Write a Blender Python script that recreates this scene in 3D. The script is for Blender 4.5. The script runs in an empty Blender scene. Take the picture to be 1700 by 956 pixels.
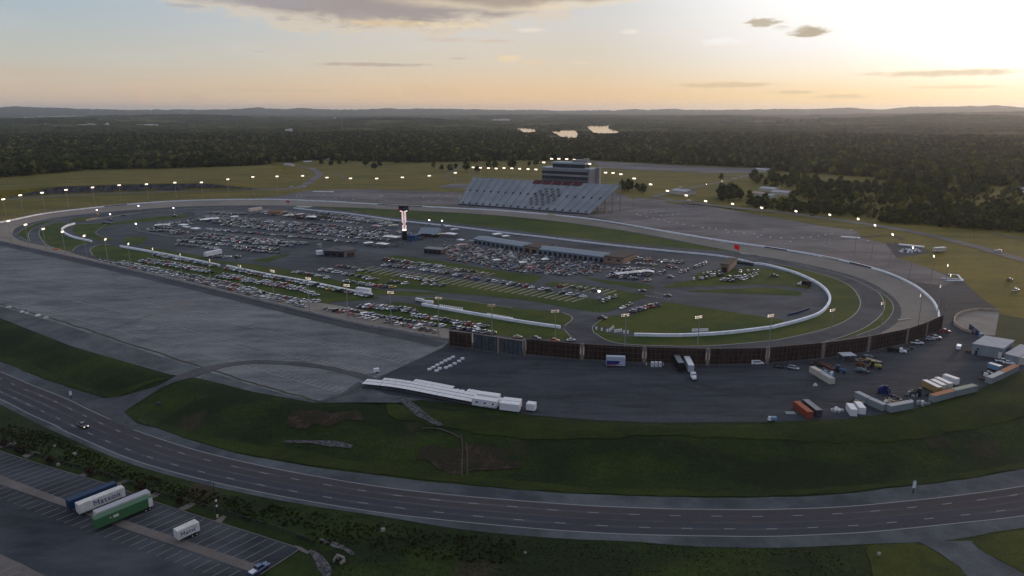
import bpy, bmesh, math, random
import numpy as np
from mathutils import Vector, Matrix
R = random.Random(7)
NPR = np.random.RandomState(5)
scene = bpy.context.scene
col = scene.collection
PI = math.pi
# ------------------------------------------------------------------ camera
F = 1149.0; CH = 112.0; PITCH = math.radians(14.35)
ZO, ZR = 2.4, -5.0            # ground outside the track / the road below the bank
cp, sp = math.cos(PITCH), math.sin(PITCH)
cam = bpy.data.cameras.new('camera'); camo = bpy.data.objects.new('camera', cam); col.objects.link(camo)
camo.location = (0, 0, CH); camo.rotation_euler = (PI/2 - PITCH, 0, 0)
cam.sensor_width = 36; cam.lens = 36*F/1700; cam.clip_end = 90000; cam.clip_start = 1
scene.camera = camo

def ray(px, py):
    a = (px-850)/F; b = -(py-478)/F
    return np.array((a, cp + b*sp, -sp + b*cp))
def P(px, py, z=0.0):
    d = ray(px, py); t = (z-CH)/d[2]
    return np.array((d[0]*t, d[1]*t, z))
def PX(x, y, z):
    dz = z-CH; zc = y*cp - dz*sp; yc = y*sp + dz*cp
    return (850+F*x/zc, 478-F*yc/zc, zc)
def Ps(l, z=0.0): return np.array([P(x, y, z) for x, y in l])

# ------------------------------------------------------------------ curves
def spline(pts, n, closed=False):
    """Catmull-Rom through pts, resampled to n points evenly by arc length"""
    p = np.asarray(pts, float)
    if closed: q = np.vstack([p[-1], p, p[0], p[1]])
    else: q = np.vstack([2*p[0]-p[1], p, 2*p[-1]-p[-2]])
    out = []
    for i in range(1, len(q)-2):
        a, b, c, d = q[i-1], q[i], q[i+1], q[i+2]
        for t in np.linspace(0, 1, 14, endpoint=False):
            out.append(.5*((2*b)+(c-a)*t+(2*a-5*b+4*c-d)*t*t+(3*b-a-3*c+d)*t**3))
    out.append(q[-2]); out = np.array(out)
    s = np.r_[0, np.cumsum(np.linalg.norm(np.diff(out, axis=0), axis=1))]
    u = np.linspace(0, s[-1], n, endpoint=not closed)
    return np.stack([np.interp(u, s, out[:, k]) for k in range(out.shape[1])], 1)
def plen(p): return float(np.linalg.norm(np.diff(np.asarray(p), axis=0), axis=1).sum())
def inside(poly, x, y):
    poly = np.asarray(poly); r = np.zeros(np.shape(x), bool); n = len(poly)
    for i in range(n):
        x1, y1 = poly[i][:2]; x2, y2 = poly[(i+1) % n][:2]
        if y1 == y2: continue
        c = ((y1 > y) != (y2 > y)) & (x < (x2-x1)*(y-y1)/(y2-y1)+x1)
        r ^= c
    return r
def pdist(line, x, y):
    line = np.asarray(line); best = np.full(np.shape(x), 1e18)
    for i in range(len(line)-1):
        ax, ay = line[i][:2]; bx, by = line[i+1][:2]; dx, dy = bx-ax, by-ay
        t = np.clip(((x-ax)*dx+(y-ay)*dy)/(dx*dx+dy*dy+1e-9), 0, 1)
        best = np.minimum(best, (x-ax-t*dx)**2+(y-ay-t*dy)**2)
    return np.sqrt(best)
def sstep(a, b, x):
    t = np.clip((x-a)/(b-a), 0, 1); return t*t*(3-2*t)
def vnoise(x, y, s, seed=0):
    """smooth value noise in [-1,1]"""
    rs = np.random.RandomState(seed).rand(256, 256)*2-1
    u, v = np.asarray(x)/s, np.asarray(y)/s
    i, j = np.floor(u).astype(int), np.floor(v).astype(int); f, g = u-i, v-j
    f, g = f*f*(3-2*f), g*g*(3-2*g)
    a = rs[i % 256, j % 256]; b = rs[(i+1) % 256, j % 256]; c = rs[i % 256, (j+1) % 256]; d = rs[(i+1) % 256, (j+1) % 256]
    return (a*(1-f)+b*f)*(1-g)+(c*(1-f)+d*f)*g

# ------------------------------------------------------------------ traced curves
OUT_PX = [(0,370),(25,365),(75,355),(141,347),(211,340),(301,334),(425,331.5),(525,334),(626,339.5),(676,342),(764,346.5),(850,351.5),
 (975,363.5),(1096,383.5),(1202,401),(1275,411.5),(1365,426.5),(1451,447),(1509,470),(1544,496),(1557,518),(1556,536),(1535,552),(1503,564),(1439,579),
 (1363,590),(1275,598),(1174,601),(1069,598),(968,592),(873,584),(827,579),(784,572),(746,565),(651,548),(576,534),(425,498),(301,468),
 (176,439.5),(100,423),(0,400.6),(-32,390),(-38,382),(-25,375.5)]
INN_PX = [(22,384),(27,378),(43,372),(93,361),(176,352),(301,343),(425,341),(523,342.5),(676,348.5),(850,359.5),(1026,381),(1222,418),(1275,427),
 (1350,441),(1426,461),(1465,480),(1490,500),(1497,520),(1487,538),(1455,556),(1400,569),(1275,582),(1174,586),(1069,584),(968,577),(873,566),
 (837,560),(746,547),(676,532),(600,514),(535,503),(425,481),(276,452),(161,431),(118,419.5),(95,412),(40,401),(21,391)]
OUT = spline(Ps(OUT_PX, ZO), 420, True)
INN = spline(Ps(INN_PX, 0), 900, True)
TOP_PX = [(-260,480),(-50,513),(0,528),(120,575),(285,622),(330,628),(420,650),(520,668),(600,660),(640,654),(700,662),(880,690),(1000,699),(1100,703),(1290,701),(1400,697),(1500,684),(1600,656),(1700,616),(1790,575),(1850,540)]
TOE_PX = [(-200,545),(-50,585),(0,600),(80,632),(180,664),(215,690),(300,725),(425,759),(640,791),(850,812),(1000,822),(1150,826),(1275,826),(1400,820),(1520,806),(1620,793),(1700,778),(1800,755),(1950,715)]
TOP = spline(Ps(TOP_PX, ZO), 60); TOE = spline(Ps(TOE_PX, ZR), 60)
def ext(c, far):
    return np.vstack([c[0]+[-far, far*.35, 0], c, c[-1]+[far, far*.5, 0]])
TOPX, TOEX = ext(TOP, 3000), ext(TOE, 3000)
LOW = np.vstack([TOEX, [[30000, -30000, 0], [-30000, -30000, 0]]])       # south of the toe
BELOW = np.vstack([TOPX, [[30000, -30000, 0], [-30000, -30000, 0]]])     # south of the top edge
CL_PX = [(-60,337),(0,329.5),(75,322.5),(150,319),(225,317),(300,315.5),(380,315),(440,314),(472,312)]
CLIFF = spline(Ps(CL_PX, ZO), 60)
PLAT = np.vstack([CLIFF, Ps([(490,303),(500,293),(485,283),(425,279)], ZO), [[-300, 1700, 0], [-2500, 2600, 0], [-3500, 1200, 0]]])
TROUGH = spline(Ps([(1126,490),(1140,488),(1180,490),(1250,493),(1317,497),(1352,503),(1348,511),(1308,523),(1250,514),(1180,503)], 0), 60, True)
LAKES = [[(855,211.5),(888,212),(889,216),(870,217),(856,213)], [(903,216),(955,216),(962,220),(945,223.5),(930,222),(915,219)], [(967,207.5),(1020,207),(1024,209.5),(1010,211),(1029,214.5),(1024,218.5),(1000,219.5),(985,217.5),(975,211)],
         [(1249,200.6),(1290,201),(1288,204),(1252,203.5)], [(35,194.5),(70,194),(72,196.6),(40,196.5)]]
LKC = []
for q in LAKES:
    w = Ps(q, 6.); c_ = w.mean(0); LKC.append((c_[0], c_[1], np.abs(w-c_).max()))
def hf(x, y):
    x = np.asarray(x, float); y = np.asarray(y, float)
    z = np.full(x.shape, ZO)
    r = np.hypot(x, y)
    far = sstep(1500, 5000, r)
    z = z + far*(14*vnoise(x, y, 1900, 1)+9*vnoise(x, y, 800, 2)) + sstep(5000, 9000, r)*30*np.maximum(0, vnoise(x, y, 3800, 3))
    for lx, ly, lr in LKC: z = z*sstep(lr*1.0, lr*1.0+1600, np.hypot(x-lx, y-ly))
    m = inside(PLAT, x, y) & (r < 2600)
    if m.any():
        d = pdist(CLIFF, x[m], y[m]); taper = sstep(CLIFF[-1][0]-10, CLIFF[-1][0]-120, x[m])
        z[m] += 8.5*taper*sstep(0, 7, d)*sstep(700, 250, d)
    nb = (y < 520)
    m = nb & inside(BELOW, x, y)
    if m.any():
        xx, yy = x[m], y[m]; low = inside(LOW, xx, yy)
        dt, db = pdist(TOPX, xx, yy), pdist(TOEX, xx, yy)
        t = dt/(dt+db+1e-6); t = t*t*(3-2*t)
        z[m] = np.where(low, ZR, ZO+(ZR-ZO)*t)
    m = (r < 1200)
    m &= inside(OUT, x, y)
    if m.any():
        xx, yy = x[m], y[m]; ii = inside(INN, xx, yy)
        do = pdist(np.vstack([OUT, OUT[:1]]), xx, yy); di = pdist(np.vstack([INN[::3], INN[:1]]), xx, yy)
        t = do/(do+di+1e-6)
        zz = np.where(ii, -.25, ZO*(1-t)-1.0*np.minimum(1, do/3)*np.minimum(1, di/3+.25))
        tr = inside(TROUGH, xx, yy)
        dd = pdist(np.vstack([TROUGH, TROUGH[:1]]), xx, yy)
        zz = np.where(tr, -.25-3.5*sstep(0, 14, dd), zz)
        z[m] = zz
    return z
def H(x, y): return float(hf(np.array([x]), np.array([y]))[0])
def G(px, py):
    z = ZO
    for _ in range(8):
        p = P(px, py, z); z = .4*z+.6*H(p[0], p[1])
    return P(px, py, z)

# ------------------------------------------------------------------ materials
def rgb(r, g=None, b=None):
    return (r, r if g is None else g, r if b is None else b, 1)
MATS = {}
def mat(name, c, rough=.8, metal=0, emit=None, es=0, spec=.3):
    if name in MATS: return MATS[name]
    m = bpy.data.materials.new(name); m.use_nodes = True
    b = m.node_tree.nodes['Principled BSDF']
    b.inputs['Base Color'].default_value = rgb(*c) if len(c) == 3 else c
    b.inputs['Roughness'].default_value = rough; b.inputs['Metallic'].default_value = metal
    b.inputs['Specular IOR Level'].default_value = spec
    if name.endswith('_car'): b.inputs['Coat Weight'].default_value = 1; b.inputs['Coat Roughness'].default_value = .12
    if emit is not None:
        b.inputs['Emission Color'].default_value = rgb(*emit); b.inputs['Emission Strength'].default_value = es
    MATS[name] = m
    return m
def noisy(name, c1, c2, scales=((.02, 1.),), stretch=(1, 1, 1), rot=0, rough=.9, contrast=(.35, .65), fine=None, spots=None, bump=0, spec=.2, third=None):
    """ground-like material: two colours mixed by several noises in world metres; optional fine grain and spots of a third colour"""
    m = bpy.data.materials.new(name); m.use_nodes = True; nt = m.node_tree; N = nt.nodes; L = nt.links
    b = N['Principled BSDF']; b.inputs['Roughness'].default_value = rough; b.inputs['Specular IOR Level'].default_value = spec
    contrast = (contrast[0]+.04, contrast[1]-.04)
    if name.startswith(('asphalt', 'road_', 'truck', 'gravel')): c1, c2 = [k*.76 for k in c1], [k*1.24 for k in c2]
    geo = N.new('ShaderNodeNewGeometry'); mp = N.new('ShaderNodeMapping')
    mp.inputs['Rotation'].default_value = (0, 0, rot); mp.inputs['Scale'].default_value = stretch
    L.new(geo.outputs['Position'], mp.inputs['Vector'])
    acc = None
    for s, w in scales:
        n = N.new('ShaderNodeTexNoise'); n.inputs['Scale'].default_value = s; n.inputs['Detail'].default_value = 5; n.inputs['Roughness'].default_value = .6
        L.new(mp.outputs[0], n.inputs['Vector'])
        k = N.new('ShaderNodeMath'); k.operation = 'MULTIPLY_ADD'; k.inputs[1].default_value = w
        L.new(n.outputs['Fac'], k.inputs[0])
        if acc: L.new(acc.outputs[0], k.inputs[2])
        else: k.inputs[2].default_value = 0
        acc = k
    tot = sum(w for _, w in scales)
    mr = N.new('ShaderNodeMapRange'); mr.inputs['From Min'].default_value = contrast[0]*tot; mr.inputs['From Max'].default_value = contrast[1]*tot
    L.new(acc.outputs[0], mr.inputs['Value'])
    mx = N.new('ShaderNodeMix'); mx.data_type = 'RGBA'; mx.inputs['A'].default_value = rgb(*c1); mx.inputs['B'].default_value = rgb(*c2)
    L.new(mr.outputs[0], mx.inputs['Factor']); out = mx.outputs['Result']
    if spots:
        sc, lo, hi, c3 = spots
        n = N.new('ShaderNodeTexNoise'); n.inputs['Scale'].default_value = sc; n.inputs['Detail'].default_value = 4
        L.new(geo.outputs['Position'], n.inputs['Vector'])
        r2 = N.new('ShaderNodeMapRange'); r2.inputs['From Min'].default_value = lo; r2.inputs['From Max'].default_value = hi
        L.new(n.outputs['Fac'], r2.inputs['Value'])
        m2 = N.new('ShaderNodeMix'); m2.data_type = 'RGBA'; m2.inputs['B'].default_value = rgb(*c3)
        L.new(out, m2.inputs['A']); L.new(r2.outputs[0], m2.inputs['Factor']); out = m2.outputs['Result']
    if fine:
        sc, amt = fine
        n = N.new('ShaderNodeTexNoise'); n.inputs['Scale'].default_value = sc; n.inputs['Detail'].default_value = 3; n.inputs['Roughness'].default_value = .7
        L.new(geo.outputs['Position'], n.inputs['Vector'])
        r3 = N.new('ShaderNodeMapRange'); r3.inputs['From Min'].default_value = .3; r3.inputs['From Max'].default_value = .7
        r3.inputs['To Min'].default_value = 1-amt; r3.inputs['To Max'].default_value = 1+amt
        L.new(n.outputs['Fac'], r3.inputs['Value'])
        m3 = N.new('ShaderNodeMix'); m3.data_type = 'RGBA'; m3.blend_type = 'MULTIPLY'; m3.inputs['Factor'].default_value = 1
        L.new(out, m3.inputs['A']); L.new(r3.outputs[0], m3.inputs['B']); out = m3.outputs['Result']
        if bump:
            bp = N.new('ShaderNodeBump'); bp.inputs['Strength'].default_value = bump; bp.inputs['Distance'].default_value = .5
            L.new(n.outputs['Fac'], bp.inputs['Height']); L.new(bp.outputs[0], b.inputs['Normal'])
    L.new(out, b.inputs['Base Color'])
    MATS[name] = m
    return m

# ------------------------------------------------------------------ mesh building
class MB:
    def __init__(s): s.v, s.f, s.m = [], [], []
    def add(s, vs, fs, mi=0):
        o = len(s.v); s.v += [tuple(map(float, q)) for q in vs]
        for f in fs: s.f.append([o+i for i in f]); s.m.append(mi)
        return s
    def box(s, c, d, rot=0, mi=0, taper=1.0, skip=()):
        """c = centre of the base, d = sizes, rot about z"""
        x, y, z = d[0]/2, d[1]/2, d[2]; ca, sa = math.cos(rot), math.sin(rot)
        vs = []
        for zz, k in ((0, 1), (z, taper)):
            for a, b in ((-x, -y), (x, -y), (x, y), (-x, y)):
                a, b = a*k, b*k
                vs.append((c[0]+a*ca-b*sa, c[1]+a*sa+b*ca, c[2]+zz))
        fs = [(3, 2, 1, 0), (4, 5, 6, 7), (0, 1, 5, 4), (1, 2, 6, 5), (2, 3, 7, 6), (3, 0, 4, 7)]
        return s.add(vs, [f for i, f in enumerate(fs) if i not in skip], mi)
    def tube(s, a, b, r, r2=None, n=6, mi=0):
        a, b = Vector(a), Vector(b); d = (b-a).normalized()
        u = d.orthogonal().normalized(); w = d.cross(u); r2 = r if r2 is None else r2
        vs = []
        for p, q in ((a, r), (b, r2)):
            for k in range(n):
                t = 2*PI*k/n; vs.append(p+u*(q*math.cos(t))+w*(q*math.sin(t)))
        fs = [(k, (k+1) % n, n+(k+1) % n, n+k) for k in range(n)]+[tuple(range(n-1, -1, -1)), tuple(range(n, 2*n))]
        return s.add(vs, fs, mi)
    def quad(s, a, b, c, d, mi=0): return s.add([a, b, c, d], [(0, 1, 2, 3)], mi)
    def strip(s, line, w, z=None, mi=0, off=0.0):
        """flat ribbon along a 3D line"""
        L = np.asarray(line); t = np.gradient(L[:, :2], axis=0); t /= np.linalg.norm(t, axis=1)[:, None]+1e-9
        n = np.stack([-t[:, 1], t[:, 0]], 1)
        a = L.copy(); b = L.copy(); a[:, :2] += n*(off+w/2); b[:, :2] += n*(off-w/2)
        if z is not None: a[:, 2] = z; b[:, 2] = z
        k = len(L)
        return s.add(list(a)+list(b), [(i, k+i, k+i+1, i+1) for i in range(k-1)], mi)
    def wallstrip(s, line, h, w, z=None, mi=0, bot=.3):
        L = np.asarray(line); t = np.gradient(L[:, :2], axis=0); t /= np.linalg.norm(t, axis=1)[:, None]+1e-9
        n = np.stack([-t[:, 1], t[:, 0]], 1); k = len(L)
        a = L.copy(); b = L.copy(); a[:, :2] += n*w/2; b[:, :2] -= n*w/2
        if z is not None: a[:, 2] = z; b[:, 2] = z
        a0, b0 = a.copy(), b.copy(); a0[:, 2] -= bot; b0[:, 2] -= bot; a1, b1 = a.copy(), b.copy(); a1[:, 2] += h; b1[:, 2] += h
        fs = []
        for i in range(k-1):
            fs += [(i, i+1, 2*k+i+1, 2*k+i), (k+i+1, k+i, 3*k+i, 3*k+i+1), (2*k+i, 2*k+i+1, 3*k+i+1, 3*k+i)]
        fs += [(0, 2*k, 3*k, k), (k-1, 2*k-1, 4*k-1, 3*k-1)]
        return s.add(list(a0)+list(b0)+list(a1)+list(b1), fs, mi)
    def mesh(s, name, mats):
        me = bpy.data.meshes.new(name); me.from_pydata(s.v, [], s.f)
        for m in (mats if isinstance(mats, (list, tuple)) else [mats]): me.materials.append(m)
        me.polygons.foreach_set('material_index', s.m); me.update()
        return me
    def build(s, name, mats, parent=None, loc=None):
        return link(name, s.mesh(name, mats), parent, loc)
def link(name, me, parent=None, loc=None, rz=0):
    o = bpy.data.objects.new(name, me); col.objects.link(o)
    if parent is not None: o.parent = parent
    if loc is not None: o.location = loc
    if rz: o.rotation_euler = (0, 0, rz)
    return o
def tag(o, label=None, cat=None, group=None, kind=None):
    if label: o['label'] = label
    if cat: o['category'] = cat
    if group: o['group'] = group
    if kind: o['kind'] = kind
    return o
def empty(name, loc, rz=0, label=None, cat=None, group=None):
    o = bpy.data.objects.new(name, None); o.empty_display_size = .5; col.objects.link(o)
    o.location = loc; o.rotation_euler = (0, 0, rz)
    return tag(o, label, cat, group)
def copy_tree(o, parent=None):
    c = o.copy(); col.objects.link(c)
    if parent is not None: c.parent = parent
    for ch in list(o.children): copy_tree(ch, c)
    return c
def smooth(me):
    me.polygons.foreach_set('use_smooth', [True]*len(me.polygons))
ORD = ['first','second','third','fourth','fifth','sixth','seventh','eighth','ninth','tenth','eleventh','twelfth']
def ordn(i):
    if i < 12: return ORD[i]
    n = i+1; s = 'th' if 10 <= n % 100 <= 20 else {1: 'st', 2: 'nd', 3: 'rd'}.get(n % 10, 'th')
    return f'{n}{s}'
def struct(name, mb_, m, parent=None):
    o = mb_.build(name, m, parent); o['kind'] = 'structure'; return o
def ragged(p, amp, seed, wl=6):
    p = np.array(p); c = vnoise(p[:, 0], p[:, 1], wl, seed); d = vnoise(p[:, 0], p[:, 1], wl, seed+9)
    p[:, 0] += amp*c; p[:, 1] += amp*d; return p
def sheet(mb_, px, z, lift, n=None, curved=True, rag=0, seed=3, mi=0):
    """flat polygon traced at ground height z, laid 'lift' above it"""
    w = Ps(px, z)
    if curved:
        per = plen(np.vstack([w, w[:1]])); w = spline(w, n or int(min(400, max(30, per/3))), True)
    if rag: w = ragged(w, rag, seed)
    w[:, 2] = z+lift
    if sum(w[i-1][0]*w[i][1]-w[i][0]*w[i-1][1] for i in range(len(w))) < 0: w = w[::-1]
    return mb_.add(list(w), [list(range(len(w)))], mi)
# ------------------------------------------------------------------ sky, sun, haze
SUN_AZ, SUN_EL = math.radians(42), math.radians(4)          # azimuth to the right of the view axis (+Y)
def make_world():
    w = bpy.data.worlds.new('World'); scene.world = w; w.use_nodes = True
    nt = w.node_tree; N, L = nt.nodes, nt.links; N.clear()
    out = N.new('ShaderNodeOutputWorld'); bg = N.new('ShaderNodeBackground'); L.new(bg.outputs[0], out.inputs[0])
    tc = N.new('ShaderNodeTexCoord'); sx = N.new('ShaderNodeSeparateXYZ'); L.new(tc.outputs['Generated'], sx.inputs[0])
    def m(op, a, b=None, c=None, clamp=False):
        n = N.new('ShaderNodeMath'); n.operation = op; n.use_clamp = clamp
        for i, v in enumerate((a, b, c)):
            if v is None: continue
            if isinstance(v, (int, float)): n.inputs[i].default_value = v
            else: L.new(v, n.inputs[i])
        return n.outputs[0]
    def mix(f, a, b, mode='MIX'):
        n = N.new('ShaderNodeMix'); n.data_type = 'RGBA'; n.blend_type = mode
        for k, v in (('Factor', f), ('A', a), ('B', b)):
            if isinstance(v, tuple): n.inputs[k].default_value = v
            elif isinstance(v, (int, float)): n.inputs[k].default_value = v
            else: L.new(v, n.inputs[k])
        return n.outputs['Result']
    def rng(v, a, b, c=0., d=1., smooth=True):
        n = N.new('ShaderNodeMapRange'); n.interpolation_type = 'SMOOTHSTEP' if smooth else 'LINEAR'
        L.new(v, n.inputs['Value'])
        for k, q in (('From Min', a), ('From Max', b), ('To Min', c), ('To Max', d)): n.inputs[k].default_value = q
        return n.outputs[0]
    x, y, z = sx.outputs
    D = 180/PI
    az = m('MULTIPLY', m('ARCTAN2', x, y), D)                  # degrees to the right of +Y
    el = m('MULTIPLY', m('ARCSINE', z), D)                     # degrees above the horizon
    def lin(c): return tuple(((v/255+.055)/1.055)**2.4 if v > 10 else v/255/12.92 for v in c)+(1,)
    def ramp(stops):
        n = N.new('ShaderNodeValToRGB'); L.new(m('DIVIDE', m('ADD', el, 2.), 92.), n.inputs[0])
        e = n.color_ramp.elements
        while len(e) < len(stops): e.new(.5)
        for q, (p, c) in zip(e, stops): q.position = (p+2)/92; q.color = c if len(c) == 4 else lin(c)
        return n.outputs[0]
    def sc(c, k): return tuple(v*k for v in lin(c)[:3])+(1,)
    Z = [(30, sc((180,186,204), SKY_K)), (60, sc((186,188,200), SKY_K*.85)), (90, sc((184,186,198), SKY_K*.8))]
    left = ramp([(-2,(206,182,162)), (0,(208,184,162)), (1.5,(208,188,164)), (3.4,(194,192,182)), (6.5,(172,186,194)), (14,(154,178,202))]+Z)
    cent = ramp([(-2,(240,196,150)), (0,(242,198,150)), (1.2,(236,200,154)), (3.6,(220,206,186)), (6.5,(212,208,204)), (11,(198,206,216))]+Z)
    righ = ramp([(-2,(252,212,140)), (0,(252,216,150)), (1.2,(247,220,168)), (2.6,(250,238,216)), (4.5,(250,248,247)), (9,sc((255,255,255),1.15))]+Z)
    hot = ramp([(-2,(252,220,165)), (0,(254,228,178)), (1.5,(255,244,220)), (3,sc((255,253,246),1.35)), (6,sc((255,254,252),1.9)), (11,sc((255,252,248),1.7)), (25,sc((235,235,235),1.2)), (60,sc((186,188,200),SKY_K*.85)), (90,sc((184,186,198),SKY_K*.8))])
    back = ramp([(-2,(120,125,140)), (0,(135,138,150)), (4,(150,150,165)), (10,(140,152,180)), (20,(130,152,190)), (30,sc((166,170,190),SKY_K*.9)), (60,sc((178,181,198),SKY_K*.85)), (90,sc((184,186,198),SKY_K*.8))])
    c = mix(rng(az, -38, 2), left, cent)
    c = mix(rng(az, 4, 26), c, righ)
    dsun = m('ABSOLUTE', m('SUBTRACT', az, 44.))
    c = mix(rng(dsun, 3, 22, 1, 0), c, hot)
    aaz = m('ABSOLUTE', az)
    c = mix(rng(aaz, 60, 120), c, back)
    # the Nishita atmosphere for the same sun, a small share of the light
    st = N.new('ShaderNodeTexSky'); st.sky_type = 'NISHITA'; st.sun_disc = False
    st.sun_elevation = SUN_EL; st.sun_rotation = SUN_AZ; st.altitude = 200
    c = mix(1., c, mix(1., st.outputs[0], (.006,)*3+(1,), 'MULTIPLY'), 'ADD')
    # clouds: soft ellipses in azimuth / elevation, torn by noise
    cv = N.new('ShaderNodeCombineXYZ'); L.new(az, cv.inputs[0]); L.new(m('MULTIPLY', el, 3.2), cv.inputs[1])
    def noise(scale, detail=6, rough=.6, dist=0.):
        n = N.new('ShaderNodeTexNoise'); n.inputs['Scale'].default_value = scale; n.inputs['Detail'].default_value = detail
        n.inputs['Roughness'].default_value = rough; n.inputs['Distortion'].default_value = dist
        L.new(cv.outputs[0], n.inputs['Vector']); return n.outputs['Fac']
    n1, n2 = noise(.22, 7, .62, .3), noise(.9, 5, .6)
    def azel(px, py):
        d = ray(px, py); d = d/np.linalg.norm(d); return math.degrees(math.atan2(d[0], d[1])), math.degrees(math.asin(d[2]))
    def cloud(c, px, py, wx, wy, col_, soft=.5, tear=1.2, amt=1., nn=n1, edge=None):
        a0, e0 = azel(px, py); a1, _ = azel(px+wx, py); _, e1 = azel(px, py-wy)
        d = m('SQRT', m('ADD', m('POWER', m('DIVIDE', m('SUBTRACT', az, a0), a1-a0), 2.), m('POWER', m('DIVIDE', m('SUBTRACT', el, e0), e1-e0), 2.)))
        d = m('MULTIPLY_ADD', m('SUBTRACT', nn, .5), tear*2, d)
        if edge: c = mix(rng(d, 1+soft*.3, 1+soft*1.3, amt*.6, 0), c, lin(edge) if max(edge) > 5 else edge+(1,))
        return mix(rng(d, 1-soft, 1+soft*.5, amt, 0), c, lin(col_))
    def shade(a, b): return a
    # the broad bank across the top
    c = cloud(c, 640, -30, 290, 74, (164,154,150), .28, .7, .96, n1, (226,206,178))
    c = cloud(c, 850, -16, 215, 26, (172,158,145), .35, .55, .9, n1, (240,222,190))
    c = cloud(c, 560, 8, 160, 20, (163,152,150), .6, .8, .7, n1)
    c = cloud(c, 440, 4, 110, 9, (165,160,164), .6, .9, .7, n1)
    c = cloud(c, 650, 38, 90, 6, (226,200,160), .7, 1.2, .7, n2)
    c = cloud(c, 760, 40, 60, 8, (240,222,190), .7, 1.4, .6, n2)
    # the two small dark ones at right
    c = cloud(c, 1342, 53, 33, 9, (186,172,148), .3, .95, .95, n2, (252,246,234))
    c = cloud(c, 1268, 37, 30, 7, (190,178,154), .35, 1.2, .9, n2, (253,248,238))
    c = cloud(c, 1300, 45, 16, 4, (204,192,170), .6, 1.3, .7, n2)
    c = cloud(c, 1300, 50, 30, 8, (255,252,246), .6, 1.2, .7, n2)
    c = cloud(c, 1200, 68, 36, 7, (252,248,244), .7, 1.4, .7, n2)
    # streaks
    for px, py, wx, wy, k, a in ((620,107,95,3.2,(186,168,156),.75),(740,66,40,4,(214,196,178),.7),(815,68,38,3,(216,196,176),.7),(845,97,20,7,(240,216,178),.75),(883,104,20,4,(236,208,176),.7),
        (762,97,18,2,(196,180,166),.6),(965,104,22,3,(240,220,186),.5),(880,50,28,4,(240,230,212),.6),(1045,52,18,4,(244,238,230),.6),(1140,50,22,3,(240,232,220),.5),(1205,141,80,5,(220,194,152),.75),(1570,121,150,6,(232,212,178),.85),
        (1320,153,36,3.4,(224,196,150),.7),(1400,160,48,4,(226,198,152),.6),(1590,144,90,3,(240,214,166),.5),(240,161,10,14,(226,192,160),.6),(232,140,22,4,(224,196,168),.5),(320,161,20,8,(214,182,156),.5),
        (700,152,32,12,(228,194,152),.5),(748,153,16,9,(230,196,152),.5),(430,85,16,1.6,(180,178,172),.5),(310,9,34,4,(166,170,178),.6),(470,32,14,2.4,(168,168,172),.5),(60,122,90,9,(206,186,166),.4),(470,150,130,3,(206,184,160),.35)):
        c = cloud(c, px, py, wx, wy, k, .6, .9, a, n2)
    # very faint veils overall
    v = noise(.12, 5, .6, .4)
    c = mix(rng(v, .5, .8, 0, .25), c, mix(.35, c, (1, .93, .86, 1)))
    L.new(c, bg.inputs['Color']); bg.inputs['Strength'].default_value = SKY_S
SKY_K, SKY_S = 1.08, 1.0
make_world()
sl = bpy.data.lights.new('sun', 'SUN'); so = bpy.data.objects.new('sun', sl); col.objects.link(so)
sl.energy = 1.5; sl.angle = math.radians(10); sl.color = (1, .64, .38)
sd = Vector((math.sin(SUN_AZ)*math.cos(SUN_EL), math.cos(SUN_AZ)*math.cos(SUN_EL), math.sin(SUN_EL)))
so.rotation_euler = (-sd).to_track_quat('-Z', 'Y').to_euler(); so.location = (300, 300, 400)
vs = scene.view_settings; vs.view_transform = 'Standard'; vs.look = 'None'; vs.exposure = 0; vs.gamma = 1; vs.use_curve_mapping = False
HAZE_D = 3.0e-5
if HAZE_D:
    hm = bpy.data.materials.new('haze'); hm.use_nodes = True; nt = hm.node_tree; nt.nodes.clear()
    o_ = nt.nodes.new('ShaderNodeOutputMaterial'); pv = nt.nodes.new('ShaderNodeVolumePrincipled')
    pv.inputs['Color'].default_value = (.80, .88, 1, 1); pv.inputs['Density'].default_value = HAZE_D; pv.inputs['Anisotropy'].default_value = .55
    nt.links.new(pv.outputs[0], o_.inputs['Volume'])
    hz = MB().box((0, 17000, -70), (70000, 50000, 420)).build('haze', hm); hz['kind'] = 'stuff'; hz['label'] = 'thin blue evening haze over the distant woods'; hz['category'] = 'haze'

# ------------------------------------------------------------------ ground materials
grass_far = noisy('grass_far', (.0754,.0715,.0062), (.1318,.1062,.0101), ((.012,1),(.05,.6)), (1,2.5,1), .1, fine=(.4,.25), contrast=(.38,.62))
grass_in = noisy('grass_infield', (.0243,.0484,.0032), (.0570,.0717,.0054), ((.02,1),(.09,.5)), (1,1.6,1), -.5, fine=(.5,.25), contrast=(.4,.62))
grass_bank = noisy('grass_bank', (.0086,.0179,.0020), (.0288,.0462,.0042), ((.03,1.1),(.011,1),(.3,.25)), (1,1.7,1), .1, fine=(1.1,.5), spots=(.043,.60,.74,(.042,.029,.019)), contrast=(.42,.66), bump=.4)  # tall rough grass, with the dimness of the near ground put into its colour
asph_lot = noisy('asphalt_lot', (.1049,.1157,.1266), (.1574,.1687,.1764), ((.012,.9),(.05,.7),(.22,.45)), (1,3.2,1), -.62, spots=(.022,.62,.76,(.16,.152,.146)), fine=(.8,.2), contrast=(.36,.66))
asph_dark = noisy('asphalt_dark', (.0323,.0378,.0471), (.0459,.0532,.0637), ((.015,.8),(.07,.8),(.3,.4)), (.5,3,1), .05, fine=(1.,.2), spots=(.03,.66,.74,(.045,.046,.05)), contrast=(.36,.66))
asph_in = noisy('asphalt_infield', (.0519,.0580,.0670), (.0745,.0818,.0904), ((.012,1),(.08,.5)), (1,2,1), -.5, fine=(1.2,.12), contrast=(.36,.66))
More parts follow.
